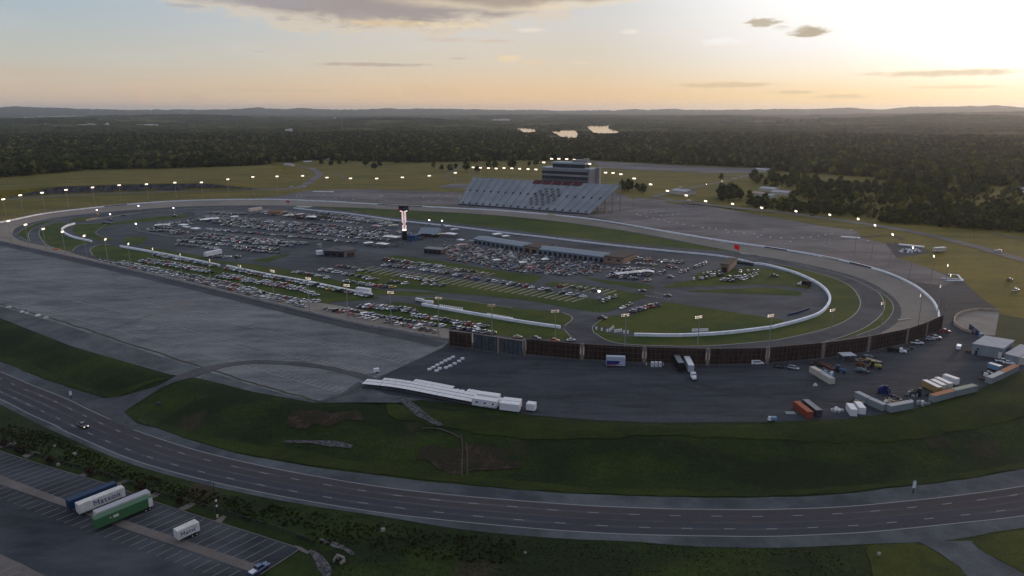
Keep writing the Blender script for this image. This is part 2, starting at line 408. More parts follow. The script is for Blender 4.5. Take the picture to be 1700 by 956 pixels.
asph_course = noisy('asphalt_course', (.0420,.0496,.0599), (.0560,.0640,.0752), ((.02,1),(.1,.5)), fine=(1.,.12))
asph_out = noisy('asphalt_outer', (.0998,.0973,.1035), (.1426,.1342,.1364), ((.01,1),(.05,.5)), (1,2,1), .5, fine=(1.,.12), contrast=(.36,.66))
conc_track = noisy('concrete_track', (.1845,.1683,.1470), (.2394,.2162,.1862), ((.02,1),(.1,.5)), fine=(.8,.1))
road_mat = noisy('road_asphalt', (.0506,.0552,.0674), (.0829,.0827,.0915), ((.012,1),(.05,.5),(.3,.25)), (1,5,1), -.1, fine=(1.6,.16), contrast=(.36,.66))
gravel_m = noisy('gravel', (.0572,.0683,.0782), (.0825,.0955,.1027), ((.03,1),(.15,.6)), fine=(2.2,.3), contrast=(.36,.66))
truck_m = noisy('truck_lot_asphalt', (.0330,.0386,.0475), (.0568,.0641,.0737), ((.018,1),(.07,.6)), (1,2.5,1), -.6, fine=(1.6,.15), spots=(.05,.68,.76,(.04,.04,.045)), contrast=(.36,.66))
conc_m = noisy('concrete', (.19,.175,.155), (.26,.24,.215), ((.08,1),(.5,.5)), fine=(2,.12))
conc_dk = noisy('concrete_apron', (.12,.108,.10), (.16,.145,.135), ((.08,1),(.5,.5)), fine=(2,.12))
dirt_m = noisy('dirt', (.0490,.0418,.0322), (.0805,.0684,.0546), ((.1,1),(.4,.6)), fine=(1.5,.2))
riprap_m = noisy('riprap', (.0350,.0350,.0371), (.1190,.1190,.1225), ((.9,1),(2.2,.8)), fine=(3,.35), contrast=(.42,.6))
white_line = mat('white_marking', (.31,.31,.31), .8)
faint_line = mat('faded_marking', (.20,.205,.215), .9)
dim_line = mat('worn_marking', (.30,.29,.28), .9)
water_m = mat('water', (.03,.04,.05), .06, 0, spec=.6)

# ------------------------------------------------------------------ ground: one sheet to the horizon
def axis(dense_a, dense_b, step, far_a, far_b, k=1.22):
    a = list(np.arange(dense_a, dense_b+.1, step)); s = step; lo = dense_a
    pre = []
    while lo > far_a: s *= k; lo -= s; pre.append(lo)
    s = step; hi = a[-1]; post = []
    while hi < far_b: s *= k; hi += s; post.append(hi)
    return np.array(pre[::-1]+a+post)
gx = axis(-640, 420, 3.4, -34000, 34000)
gy = np.r_[axis(110, 330, 1.8, -9000, 330)[:-1], axis(330, 960, 4.5, 330, 40000)]
gy = np.unique(gy.round(3))
XX, YY = np.meshgrid(gx, gy); ZZ = hf(XX, YY)
nx, ny = len(gx), len(gy)
me = bpy.data.meshes.new('ground')
vv = np.stack([XX.ravel(), YY.ravel(), ZZ.ravel()], 1)
ii = (np.arange(ny-1)[:, None]*nx+np.arange(nx-1)[None]).ravel()
ff = np.stack([ii, ii+1, ii+nx+1, ii+nx], 1)
me.from_pydata(vv.tolist(), [], ff.tolist()); smooth(me)
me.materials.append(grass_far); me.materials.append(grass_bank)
cy = (YY[:-1, :-1]+YY[1:, 1:]).ravel()/2; cx = (XX[:-1, :-1]+XX[1:, 1:]).ravel()/2
TOPL = TOPX.copy(); TOPL[:, 1] += 6
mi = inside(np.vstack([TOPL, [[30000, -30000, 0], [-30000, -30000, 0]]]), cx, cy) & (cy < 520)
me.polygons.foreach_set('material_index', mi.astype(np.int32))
go = link('ground', me); tag(go, 'grassy land running from the road out to the horizon', 'ground', kind='structure')
def zline(px, n, z=None, lift=.06):
    w = spline([G(*p) for p in px] if z is None else Ps(px, z), n)
    if z is None: w[:, 2] = hf(w[:, 0], w[:, 1])
    w[:, 2] += lift; return w
def drape(px1, px2, n, m, lift, z1=None, z2=None, rag=0, seed=1):
    """sheet between two traced edges, following the ground"""
    a = spline([G(*p) for p in px1] if z1 is None else Ps(px1, z1), n); b = spline([G(*p) for p in px2] if z2 is None else Ps(px2, z2), n)
    if rag: a, b = ragged(a, rag, seed), ragged(b, rag, seed+3)
    vs = []
    for t in np.linspace(0, 1, m): vs.append(a*(1-t)+b*t)
    vs = np.vstack(vs); vs[:, 2] = hf(vs[:, 0], vs[:, 1])+lift
    fs = [(j*n+i, j*n+i+1, (j+1)*n+i+1, (j+1)*n+i) for j in range(m-1) for i in range(n-1)]
    o = MB(); 
    # face up
    v0, v1, v2 = vs[0], vs[1], vs[n]
    if np.cross(v1-v0, v2-v0)[2] < 0: fs = [f[::-1] for f in fs]
    return o.add(list(vs), fs)

# --- track ring (banked)
d2 = ((OUT[:, None, :2]-INN[None, :, :2])**2).sum(2); idx = d2.argmin(1)
n = len(OUT); inn = INN[idx]
for _ in range(6): inn = (np.roll(inn, 1, 0)+inn*2+np.roll(inn, -1, 0))/4
b = MB(); vs = []
for t in (0, .33, .66, 1): vs += list(OUT*(1-t)+inn*t+[0, 0, .05])
b.add(vs, [(j*n+i, (j+1)*n+i, (j+1)*n+(i+1) % n, j*n+(i+1) % n) for j in range(3) for i in range(n)])
struct('race_track', b, conc_track)
b = MB(); b.add(list(INN[::2]+[0, 0, .0]), [list(range(len(INN[::2])))[::-1]])
me_in = struct('infield_pavement', b, asph_in)

# --- infield grass
G1 = [(1304,441),(1363,455),(1407,472),(1427,496),(1424,516),(1401,534),(1363,548),(1304,561.5),(1275,566),(1177,574),(1101,574),(1036,571),(1006,564),(988,553)]
SLIV = [(1451,482),(1460,486),(1475,497),(1482,510),(1477,525),(1457,542),(1421,556),(1385,564),(1407,555),(1442,539),(1465,519),(1467,500)]
GL1 = [(30.4,387),(35,382),(46.6,376),(63.5,370),(83,366),(97,364.3),(85,368.3),(68,374),(55,379.4),(48,386.5),(47,393.5),(49.4,400),(39.5,396.5),(32,392)]
GL2 = [(65,389),(66,382),(73,375.5),(90,370.5),(113,370),(107,377),(102,382),(104.5,388),(120,395.5),(152,401.5),(141,405),(127,410),(119,418),(99,414),(79,407),(70,399)]
GRASS = [
 [(523,343.4),(600,345.5),(676,349.4),(764,353.5),(850,360),(930,368.5),(1026,382),(1120,399.5),(1222,418),(1200,416.5),(1126,411),(1050,404.5),(1026,402.5),(900,388),(850,381.5),(752,370.5),(651,360.5),(580,350)],
 G1+[(986,545),(1020,555),(1053,558.5),(1126,559),(1202,555.5),(1275,547),(1333,533),(1363,521),(1378,502),(1375,486),(1348,465),(1304,447.5),(1257,438)],
 SLIV, GL1, GL2,
 [(151,416),(154,411),(169,405.5),(183,407),(200,411),(256,421),(313,432),(364,443),(379,444),(420,453),(505,469),(561,481),(617,491),(629,495),(590,499),(561,501),(533,503),(480,491),(425,480),(360,467),(300,455),(250,445),(183,432),(155,425)],
 [(202,402),(213,394),(230,392.5),(246,395),(240,400),(232,406)],
 [(240,409),(268,413),(341,427),(357,432),(420,439),(475,447),(540,460),(570,468),(600,473),(640,482),(690,484),(735,487),(690,491),(650,490),(627,489),(617,487),(561,476),(505,464),(440,453),(380,440),(366,438),(313,428),(256,417)],
 [(124,374),(141,372),(182,369.5),(240,362),(299,356),(312,357.5),(308,361),(256,367),(200,372),(183,375),(164,382),(159.5,386.5),(169,392),(193,396.4),(162,399.5),(148,395),(127,389),(120,382)],
 [(116,366.7),(123,362.5),(148,360),(141,366.7),(130,367.5)],
 [(420,432),(440,428),(476,421.5),(480,424),(460,430),(440,436)],
 [(640,427),(660,424),(700,429),(760,438),(828,449),(896,458),(893,464),(878,470),(850,466),(800,455),(740,446),(690,440),(640,432)],
 [(598,444),(640,450),(700,457),(800,470),(900,484),(985,496),(1000,499),(1010,487),(1020,483.5),(1060,487),(1074,492),(1040,505),(1005,518),(960,514),(880,500),(800,491),(740,486),(690,480),(650,478),(620,474),(590,468),(575,462),(588,455)],
 [(905,472),(930,468),(1000,478),(1040,484),(1030,487),(1000,487),(940,479)],
 [(965,458),(1010,466),(1060,470),(1085,475),(1080,480),(1040,476),(990,467)],
 [(1100,478),(1120,470),(1150,464),(1162,452),(1225,446),(1250,443),(1290,449),(1325,458),(1342,470),(1345,479),(1325,477),(1280,472),(1200,474),(1140,476)],
 [(1140,484),(1180,481),(1274,478),(1325,484),(1330,488),(1323,491),(1255,488.5),(1180,486)],
 [(986,539),(1011,525),(1046,523),(1070,515),(1096,508),(1101,501.5),(1150,508),(1275,527),(1300,532),(1290,538),(1200,549),(1126,553),(1053,552.5),(1020,545)],
 [(588,519),(640,505),(657,501),(699,508),(767,520),(880,539),(930,546),(951,563),(930,564),(850,559),(746,545),(690,532),(640,524)],
 [(683,495.6),(715,494),(760,498),(850,511),(920,517),(945,523),(950,530),(938,540),(880,534),(820,523),(760,512),(720,505),(700,500)],
]
b = MB()
for k, g in enumerate(GRASS): sheet(b, g, 0, .04+.001*k, rag=.5, seed=k+20, n=260 if k == 1 else None)
gi = struct('infield_grass', b, grass_in); gi['label'] = 'mown grass between the roads inside the track'; gi['category'] = 'grass'
# dark course surface loops at left and the dark grass of the tunnel cutting
b = MB()
b.strip(spline(Ps([(311,353),(300,364),(256,369),(215,374),(175,381),(168,388),(190,393.5),(215,394.5),(205,399),(160,404),(137,410),(128,417)], 0), 120), 9, .02)
b.strip(spline(Ps([(100,367),(125,369),(180,366.5),(250,358),(305,352),(318,355),(311,361)], 0), 90), 8, .022)
b.strip(spline(Ps([(1285,436),(1340,449),(1400,463),(1440,481),(1448,500),(1444,520),(1420,541),(1370,558),(1300,570),(1180,580)], 0), 140), 11, .024)
struct('infield_road', b, asph_course)
# --- white edge lines of the road course
b = MB()
def eline(px, w=.5, z=0, lift=.09, n=120, closed=False): b.strip(spline(Ps(px, z), n, closed), w, z+lift)
eline([(1275,435)]+G1, .55)
eline([(1304,433),(1354,446),(1404,459),(1451,481),(1467,500),(1465,519),(1442,540),(1407,556),(1363,569)], .5)
eline([(1460,485),(1476,496),(1483,510),(1478,525),(1458,543),(1422,557)], .4)
eline(GL2[12:]+GL2[:6], .5); eline(GL1[:7], .45); eline(GL1[6:], .45)
eline([(119,418),(127,410),(141,404.5),(160,402.5)], .5); eline([(155,425),(150,416),(154,411),(169,405),(183,407)], .5)
eline([(682,496),(715,494),(760,498),(850,511)], .4); eline([(935,519),(948,525),(949,531),(937,541)], .5); eline([(936,546),(951,563)], .4); eline([(986,553),(985,541),(1008,525)], .4)
eline([(182,369),(164,381),(159,386.5),(169,392.5),(193,396.8)], .4)
eline([(1013,377.7),(1071,388)], .9, lift=.1)
for q in ([(1224,417.5),(1232,421.5),(1258,423.5),(1240,420)], [(1250,421.5),(1262,425.5),(1275,426.5)], [(490,341.5),(497,344.5),(513,344.5),(521,342.2)]):
    sheet(b, q, 0, .1, curved=False)
b.strip(spline(Ps([(1490,533),(1512,530.5)], .2), 6), 1.2, 1.0)
ln = struct('track_marking', b, white_line)
# dashed crossing marks at the infield junction
b = MB()
for p, q, k in (((1073,490.5),(1110,497),7), ((1087,485.5),(1112,490),6)):
    for i in range(k):
        t = i/(k-1); b.strip(np.array([P(p[0]+(q[0]-p[0])*t-1.4, p[1]+(q[1]-p[1])*t-.3, .1), P(p[0]+(q[0]-p[0])*t+1.4, p[1]+(q[1]-p[1])*t+.2, .1)]), 1.1)
struct('junction_marking', b, dim_line)
# --- pale concrete parking pads in the striped lot
b = MB()
def pads(p, q, n_, du, w):
    for i in range(n_):
        t = i/(n_-1); x_, y_ = p[0]+(q[0]-p[0])*t, p[1]+(q[1]-p[1])*t
        b.strip(np.array([P(x_-du[0]/2, y_-du[1]/2, 0), P(x_+du[0]/2, y_+du[1]/2, 0)]), w, .075)
pads((668,434.5), (812,456), 17, (19,-5.4), 1.5)
pads((608,446.5), (962,497), 33, (27,-8.6), 1.7)
pads((932,474.5), (1012,485.5), 8, (22,-7), 1.8)
struct('parking_pad', b, noisy('pad_concrete', (.1960,.1890,.1418), (.2660,.2520,.1958), ((.2,1),), fine=(1.2,.12)))

# --- cutting for the infield tunnel
sheet(b := MB(), [(1126,490),(1140,488),(1180,490),(1250,493),(1317,497),(1308,523),(1250,514),(1180,503)], 0, 0)
g2 = GRASS  # the cutting itself is part of the ground: cover it with a draped dark grass and a concrete ramp
o = drape([(1128,490),(1180,489.7),(1250,492.7),(1316,497)], [(1128,490.5),(1180,503),(1250,514),(1306,523.5)], 60, 14, .12, 0, 0)
struct('cutting_slope', o, noisy('cutting_grass', (.0140,.0220,.0056), (.0300,.0360,.0084), ((.05,1),(.2,.5)), fine=(.7,.3)))
o = drape([(1317,497),(1353,502.5)], [(1309,523),(1346,512)], 14, 8, .14, 0, 0)
struct('tunnel_ramp', o, conc_dk)
# ------------------------------------------------------------------ outside the track: lots, roads
fence_px = [(-40,391),(0,401),(100,423.5),(176,440),(301,468.5),(425,498.5),(576,535),(651,549),(746,566.5)]
LOT_PX = fence_px+[(735,577),(700,595),(600,640),(592,646),(540,668),(520,668),(420,650),(330,628),(285,622),(120,575),(0,528),(-60,512),(-110,480),(-90,420)]
b = MB(); sheet(b, LOT_PX, ZO, .03, curved=False); struct('parking_lot', b, asph_lot)
# gravel strip along the lower edge of the lot and the pad by the carts
b = MB()
for q in ([(-60,500),(0,508),(90,535),(200,570),(300,603),(345,615),(325,626),(285,621.5),(120,574.5),(0,527.5),(-60,512)],
          [(345,618),(420,640),(480,657),(535,668),(520,668.5),(420,650.5),(330,628.5)], [(596,634),(640,655),(700,664),(660,669),(590,668),(520,669),(560,655)]):
    sheet(b, q, ZO, .06, curved=False, rag=.4)
struct('gravel_verge', b, gravel_m)
b = MB(); sheet(b, [(735,577),(746,567),(784,575),(873,587),(968,595),(1069,601),(1174,604),(1275,601),(1363,593),(1439,581),(1503,567),(1535,555),(1556,540),(1562,520),(1547,497),(1511,470.5),(1453,447.5),(1367,427),(1277,412),(1204,401.5),(1098,384),(977,364),(976,357),(1010,340),(1060,328),(1111,333),(1140,336.5),(1200,346.5),(1263,357.5),(1300,363),(1350,373),(1426,384),(1432,394),(1470,404),(1500,404),(1540,412),(1545,420),(1489,428.5),(1539,443.6),(1602,468.7),(1627,493),(1659,515),(1652,557),(1690,575),(1760,590),(1700,616),(1600,655),(1500,683),(1400,696),(1290,700),(1100,702),(1000,698),(880,689),(790,674),(700,664),(640,655),(600,650),(592,646),(600,640)], ZO, .04, curved=False)
struct('service_lot', b, asph_dark)
# paler outer lot beyond the far wall, pavement at left
b = MB()
sheet(b, [(978,359),(1010,340),(1060,328),(1111,333),(1140,336.5),(1200,346.5),(1263,357.5),(1300,363),(1350,373),(1426,384),(1432,394),(1470,404),(1489,428.5),(1539,443.6),(1590,466),(1565,475),(1520,468),(1453,445.5),(1367,425.5),(1277,410.5),(1204,400),(1098,382.5)], ZO, .08, curved=False)
sheet(b, [(425,330),(440,328),(472,324),(508,316.5),(560,314.5),(621,314),(648,316),(700,317),(769,319.5),(765,332),(760,342),(700,340),(626,336),(525,332)], ZO, .08, curved=False)
sheet(b, [(752,343),(850,351),(976,360.5),(1012,346),(1050,330),(1005,312),(900,306),(800,304),(778,312)], ZO, .05, curved=False)
struct('outer_lot', b, asph_out)
b = MB()
sheet(b, [(727,311),(748,305),(785,305),(790,309),(780,314)], ZO, .1, curved=False)
sheet(b, [(973,266.5),(1051,271),(1151,276),(1255,280),(1252,287),(1176,287),(1076,283),(996,279.5),(990,272)], ZO, .3, curved=False)
sheet(b, [(900,237.2),(985,238.6),(985,240.6),(905,240)], ZO, .3, curved=False)
struct('far_lot', b, asph_out)
# perimeter and country roads
b = MB(); RN = [0]
def road(px, w, lift=.16, z=None): RN[0] += 1; b.strip(zline(px, 160, z, lift+.02*RN[0]), w)
road([(-60,339),(0,332.5),(75,326.5),(176,321.5),(301,317.3),(425,314.8),(470,313.5),(500,310),(520,298),(530,290),(522,282),(505,277.5),(480,277)], 13)
road([(1085,326),(1111,331.5),(1140,334.5),(1200,343),(1275,350),(1360,361),(1460,375.5),(1540,390),(1614,408),(1660,421),(1720,438)], 12)
road([(1085,326),(1130,315.5),(1176,306),(1212,298.5),(1240,291.5),(1262,288)], 8)
road([(780,300),(760,298),(740,292),(752,284),(764,276)], 4); road([(556,287),(564,290),(571,297)], 4)
road([(1160,290.5),(1210,291),(1300,292)], 6)
road([(1440,303),(1500,304)], 5); road([(1640,385),(1665,391),(1720,402)], 4)
struct('perimeter_road', b, asph_out)
# lines of weeds and fading in the outer lot
b = MB()
for px in ([(1431,394),(1452,392),(1478,391),(1500,398)],): b.strip(zline(px, 20, ZO, .36), 5)
for px in ([(1100,343),(1060,345),(1010,352)],): b.strip(zline(px, 20, ZO, .40), 1.5)
struct('gravel_track', b, dirt_m)
b = MB()
sheet(b, [(1426,384),(1450,389),(1490,391),(1520,396),(1560,405),(1551,416),(1500,404),(1470,404),(1432,394)], ZO, .12, rag=.5)
sheet(b, [(1177,340.5),(1227,350),(1275,357.5),(1350,372),(1380,376),(1350,368),(1275,354.5),(1200,344.5),(1111,335),(1111,338)], ZO, .14, rag=.5)
g = struct('verge_grass', b, grass_far)
# dark grass slope right of the tunnel
b = MB(); sheet(b, [(1659,521),(1720,533),(1740,580),(1700,574),(1652,561)], ZO, .12, curved=False); struct('slope_grass', b, noisy('slope_grass', (.014,.030,.010), (.026,.042,.014), ((.05,1),), fine=(.8,.25)))
# tunnel forecourt
b = MB(); sheet(b, [(1583,540),(1586,526),(1600,519.5),(1621,516),(1659,517.6),(1652,557),(1632,557),(1612,552)], ZO, .10, curved=False); struct('tunnel_forecourt', b, conc_m)

# --- highway
SH_U = TOE_PX
WL_U = [(-120,575),(-60,595),(0,617),(54,640),(108,661),(160,686),(211,708.5),(228,716),(320,746),(425,771.5),(530,792),(636,809),(740,821),(850,830.5),(975,839.5),(1101,844.8),(1188,846),(1275,846.2),(1400,841.5),(1526,830),(1620,819),(1700,807),(1800,788),(1950,755)]
WL_L = [(-140,605),(-60,637),(0,663),(50,688),(95.5,708.5),(108,716),(208,759),(310,790),(425,816),(530,835.5),(633,851.5),(740,864),(850,874.5),(930,881),(1011,886),(1090,888.8),(1176,890.3),(1275,891),(1360,888),(1451,883),(1580,870),(1700,856.5),(1800,838),(1950,808)]
SH_L = [(-140,612),(-60,645),(0,671.5),(50,697),(90,716),(201,764),(310,797),(425,823),(530,842),(636,857.5),(750,876.5),(850,887.5),(950,895),(1050,899),(1151,907),(1275,909.5),(1360,907),(1425,904),(1471,902),(1526,900.5),(1614,897),(1640,885),(1700,876),(1800,858),(1950,828)]
def edge(px, n=260): return spline(Ps(px, ZR), n)
def between(e1, e2, t): return e1*(1-t)+e2*t
eSU, eWU, eWL, eSL = edge(SH_U), edge(WL_U), edge(WL_L), edge(SH_L)
def loft(a, c, lift, b):
    n = len(a); a = a.copy(); c = c.copy(); a[:, 2] = c[:, 2] = ZR+lift
    b.add(list(a)+list(c), [(i, n+i, n+i+1, i+1) for i in range(n-1)])
def match(a, c):
    """points of c nearest to those of a"""
    cc = spline(c, 1500); d = ((a[:, None, :2]-cc[None, :, :2])**2).sum(2); return cc[d.argmin(1)]
mSL = match(eSU, eSL)
b = MB(); loft(ragged(eSU, .35, 5), mSL, .05, b); struct('road_shoulder', b, gravel_m)
mWL = match(eWU, eWL)
b = MB(); loft(eWU, mWL, .09, b); struct('highway', b, road_mat)
for nm_, t_, w_, m_ in (('worn_lane', .13, 2.6, ((.049,.045,.050),(.064,.058,.063))), ('worn_lane', .385, 2.6, ((.047,.044,.050),(.062,.058,.063))), ('worn_lane', .62, 2.4, ((.040,.043,.054),(.055,.057,.068))), ('worn_lane', .87, 2.4, ((.036,.040,.052),(.052,.055,.068)))):
    b = MB(); b.strip(between(eWU, mWL, t_), w_, ZR+.105); struct(nm_, b, noisy(f'worn_{t_}', *m_, ((.02,1),(.2,.5)), (1,3,1), -.1, fine=(1.5,.15), contrast=(.3,.7)))
b = MB()
b.strip(eWU, .28, ZR+.13); b.strip(eWL, .28, ZR+.13)
def dashes(t, ln_, gap, w, ph=0):
    c = between(eWU, mWL, t); s = np.r_[0, np.cumsum(np.linalg.norm(np.diff(c, axis=0), axis=1))]; u = ph
    while u < s[-1]-ln_:
        k = np.linspace(u, u+ln_, 4); b.strip(np.stack([np.interp(k, s, c[:, i]) for i in range(3)], 1), w, ZR+.13); u += ln_+gap
dashes(.265, 3.2, 9.0, .24); dashes(.735, 3.2, 9.0, .24, 5)
struct('road_marking', b, white_line)
b = MB(); dashes(.5, 3.2, 9.0, .3, 2); struct('worn_road_marking', b, mat('very_worn', (.10,.085,.08), .9))
# driveway from the highway up to the lot (draped over the bank)
o = drape([(130,668),(175,662),(215,655),(270,637),(330,612),(380,603),(430,598),(520,604),(590,618),(660,640)],
          [(212,712),(205,690),(214,678),(250,655),(320,627),(370,611),(430,604),(520,610),(585,625),(640,650)], 90, 8, .17, rag=.35)
struct('driveway', o, noisy('driveway', (.052,.054,.062), (.085,.086,.094), ((.05,1),(.2,.6)), fine=(1.,.2)))
o = drape([(118,664),(160,666),(185,664)], [(225,716),(206,700),(203,688)], 30, 8, .14); struct('driveway_apron', o, gravel_m)
# junction road at lower right
b = MB(); sheet(b, [(1500,899),(1526,900),(1560,918),(1594,942),(1620,975),(1760,985),(1700,952),(1646,924),(1614,898)], ZR, .08, curved=False, rag=.2); struct('side_road', b, gravel_m)
# grass corner brighter
b = MB()
sheet(b, [(1614,900),(1650,889),(1700,880),(1790,866),(1790,960),(1730,965),(1700,951),(1646,924)], ZR, .11, rag=.3)
sheet(b, [(1440,908),(1480,903.5),(1524,902),(1556,918),(1592,942),(1600,965),(1500,990),(1460,985),(1445,935)], ZR, .11, rag=.4)
struct('roadside_grass', b, noisy('grass_roadside', (.0208,.0337,.0034), (.0480,.0592,.0054), ((.08,1),(.3,.5)), fine=(1.5,.4)))
# mown, brighter band along the top and the toe of the bank
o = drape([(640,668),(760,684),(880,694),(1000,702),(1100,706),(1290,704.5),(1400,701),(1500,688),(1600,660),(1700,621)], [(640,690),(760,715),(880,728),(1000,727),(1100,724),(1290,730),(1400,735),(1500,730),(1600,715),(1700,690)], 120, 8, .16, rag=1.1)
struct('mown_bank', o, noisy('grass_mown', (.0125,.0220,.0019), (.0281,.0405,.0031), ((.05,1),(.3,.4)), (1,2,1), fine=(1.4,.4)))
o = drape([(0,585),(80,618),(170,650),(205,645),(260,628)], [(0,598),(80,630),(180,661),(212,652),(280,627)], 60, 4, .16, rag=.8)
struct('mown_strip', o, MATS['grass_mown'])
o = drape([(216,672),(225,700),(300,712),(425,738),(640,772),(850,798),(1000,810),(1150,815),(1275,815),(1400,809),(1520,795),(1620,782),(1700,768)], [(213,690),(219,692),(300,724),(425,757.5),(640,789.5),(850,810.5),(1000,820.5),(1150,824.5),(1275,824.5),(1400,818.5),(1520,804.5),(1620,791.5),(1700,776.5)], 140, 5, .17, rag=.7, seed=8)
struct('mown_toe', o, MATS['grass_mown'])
# stone drains
o = drape([(668,660),(690,672),(712,690),(735,706)], [(655,660),(676,676),(700,694),(728,709)], 30, 5, .25, rag=.5); struct('stone_drain', o, riprap_m)
o = drape([(470,731),(500,730),(550,733),(585,740)], [(470,734),(500,736),(550,741),(583,745)], 30, 4, .22, rag=.6); struct('stone_bed', o, riprap_m)
# two worn tyre tracks down the bank and bare reddish earth patches
b = MB()
for px in ([(766,722),(768,745),(767,770),(767,790)], [(774,735),(776,755),(776,775),(776,789)]): b.strip(zline(px, 30, None, .28), .5)
b.strip(zline([(700,712),(725,712),(750,720),(764,728)], 30, None, .28), .7)
struct('tyre_track', b, dirt_m)
red = noisy('bare_earth', (.022,.020,.009), (.058,.036,.027), ((.22,1),(.9,.7)), fine=(1.8,.5), contrast=(.46,.64))
o = drape([(480,685),(520,682),(560,688),(600,690)], [(470,702),(520,712),(570,706),(605,700)], 40, 7, .2, rag=3); struct('bare_earth', o, red)
o = drape([(700,742),(750,738),(810,748),(860,760)], [(690,768),(750,778),(810,780),(870,776)], 44, 8, .2, rag=3, seed=4); struct('bare_earth', o, red)

# --- truck lot at lower left
b = MB(); CURB = [(-60,722),(0,748.6),(88,777),(186,806),(251,831),(361.5,867),(425,887),(498,910.5)]
sheet(b, CURB+[(432,954),(400,985),(300,1100),(-250,1100),(-200,720)], ZR, .05, curved=False); struct('truck_lot', b, truck_m)
b = MB(); sheet(b, [(-80,765),(0,789),(113,831.5),(201,861.6),(425,937),(440,942),(425,952),(400,944),(300,909),(201,876),(113,843),(0,804),(-80,779)], ZR, .09, curved=False)
sheet(b, [(-90,890),(0,920),(40,938),(78,958),(150,1000),(60,1060),(-200,1060)], ZR, .09, curved=False)
for q in ([(0,738),(27,733),(27,737),(0,744.5)], [(36,757),(52,750),(68,751),(55,755),(44,761)], [(131,789),(150,782),(160,782),(150,787),(140,792)], [(185,806),(205,797),(214,799),(200,804),(193,809)], [(242,826),(258,817),(268,818),(262,824),(250,829)], [(296,844),(315,835),(328,836),(318,842),(305,848)], [(356,865),(370,856),(376,858),(368,868)], [(488,905),(499,908),(515,917),(510,920),(495,913)]):
    sheet(b, q, ZR, .10, curved=False)
struct('concrete_strip', b, conc_dk)
b = MB(); cw = spline(Ps(CURB, ZR), 80); b.wallstrip(cw, .14, .3, bot=.1); b.wallstrip(spline(Ps([(498,911),(470,930),(432,954)], ZR), 20), .14, .3, bot=.1); struct('kerb', b, conc_dk)
b = MB()
bu = spline(Ps([(-60,771),(0,790),(113,832),(201,862),(425,938)], ZR), 400); cu = spline(Ps(CURB, ZR), 600)
V = P(198, 826, ZR)-P(125, 855, ZR); V /= np.linalg.norm(V)
s = np.r_[0, np.cumsum(np.linalg.norm(np.diff(bu, axis=0), axis=1))]; u = 2.
while u < s[-1]-1:
    p = np.array([np.interp(u, s, bu[:, i]) for i in range(3)])
    rel = cu-p; t = (rel[:, :2]@V[:2]); off = np.abs(rel[:, 0]*V[1]-rel[:, 1]*V[0]); k = off.argmin(); ln_ = t[k]-.6
    b.strip(np.array([p-V*8.5, p-V*3.6]), .14, ZR+.11)
    if ln_ > 2: b.strip(np.array([p, p+V*ln_]), .14, ZR+.11)
    u += 3.45
for i in range(7):
    p = P(-20+14*i, 922+6.5*i, ZR); b.strip(np.array([p-V*7, p-V*.2]), .13, ZR+.125)
struct('bay_marking', b, dim_line)
b = MB(); sheet(b, [(512,912),(525,916),(540,930),(550,945),(545,960),(532,950),(522,935)], ZR, .10, rag=.4); sheet(b, [(530,892),(545,896),(562,905),(590,918),(588,924),(570,915),(552,910)], ZR, .12, rag=.6); struct('stone_bed', b, riprap_m)
b = MB(); sheet(b, [(-60,728),(0,746),(88,774),(186,803),(251,828),(361,864),(425,884),(498,907),(515,912),(560,914),(530,893),(425,862),(361,843),(251,808),(186,783),(88,752),(0,722)], ZR, .04, rag=.3)
sheet(b, [(500,913),(472,931),(440,956),(460,985),(560,985),(545,960),(525,940),(512,920)], ZR, .05, rag=.3)
struct('kerb_grass', b, noisy('grass_kerb', (.0098,.0216,.0020), (.0224,.0378,.0037), ((.1,1),(.4,.5)), fine=(1.8,.4)))

# --- faint parking bays in the big lot
b = MB()
ax = P(620, 556, ZO)-P(120, 448, ZO); ax /= np.linalg.norm(ax); ay = np.array([-ax[1], ax[0], 0])
if ay[1] > 0: ay = -ay
o0 = P(120, 455, ZO); lotw = Ps(fence_px+[(735,577),(600,638),(540,664),(480,652),(345,607),(200,561),(90,525),(0,500),(-60,492)], ZO)
for j in range(9):
    for i in range(-12, 130):
        p = o0+ax*(i*3.1)+ay*(12+j*19.5)
        q = p+ay*5.2
        r_ = R.random()
        if r_ < .25 or not inside(lotw, np.array([p[0], q[0]]), np.array([p[1], q[1]])).all(): continue
        b.strip(np.array([p, q]), .24, ZO+.085)
    a0_ = o0+ax*(-40)+ay*(17+j*19.5); a1_ = o0+ax*390+ay*(17+j*19.5)
    k = np.array([a0_+(a1_-a0_)*t for t in np.linspace(0, 1, 80)]); ins = inside(lotw, k[:, 0], k[:, 1]); k = k[ins]
    if len(k) > 3: b.strip(k, .2, ZO+.085)
struct('bay_marking', b, mat('very_faint', (.34,.34,.35), .9))
b = MB()
for px in ([(0,505),(90,530),(200,566),(345,612),(420,636),(500,658),(540,668)], [(540,668),(570,655),(600,640)], [(400,500.5),(500,524),(600,549),(690,566)]): b.strip(ragged(zline(px, 80, ZO, .09), .8, 4), .9 if px[0][0] < 400 else .5)
struct('weed_line', b, noisy('weeds', (.03,.03,.018), (.06,.052,.03), ((.4,1),)))
b = MB(); b.strip(zline([(0,404),(100,426),(176,443),(301,472),(425,502),(576,538.5),(651,553),(735,572)], 200, ZO, .07), 7.5, off=-1); struct('lot_edge_strip', b, noisy('lot_edge', (.0540,.0561,.0640), (.0750,.0782,.0900), ((.06,1),), fine=(1.,.12)))

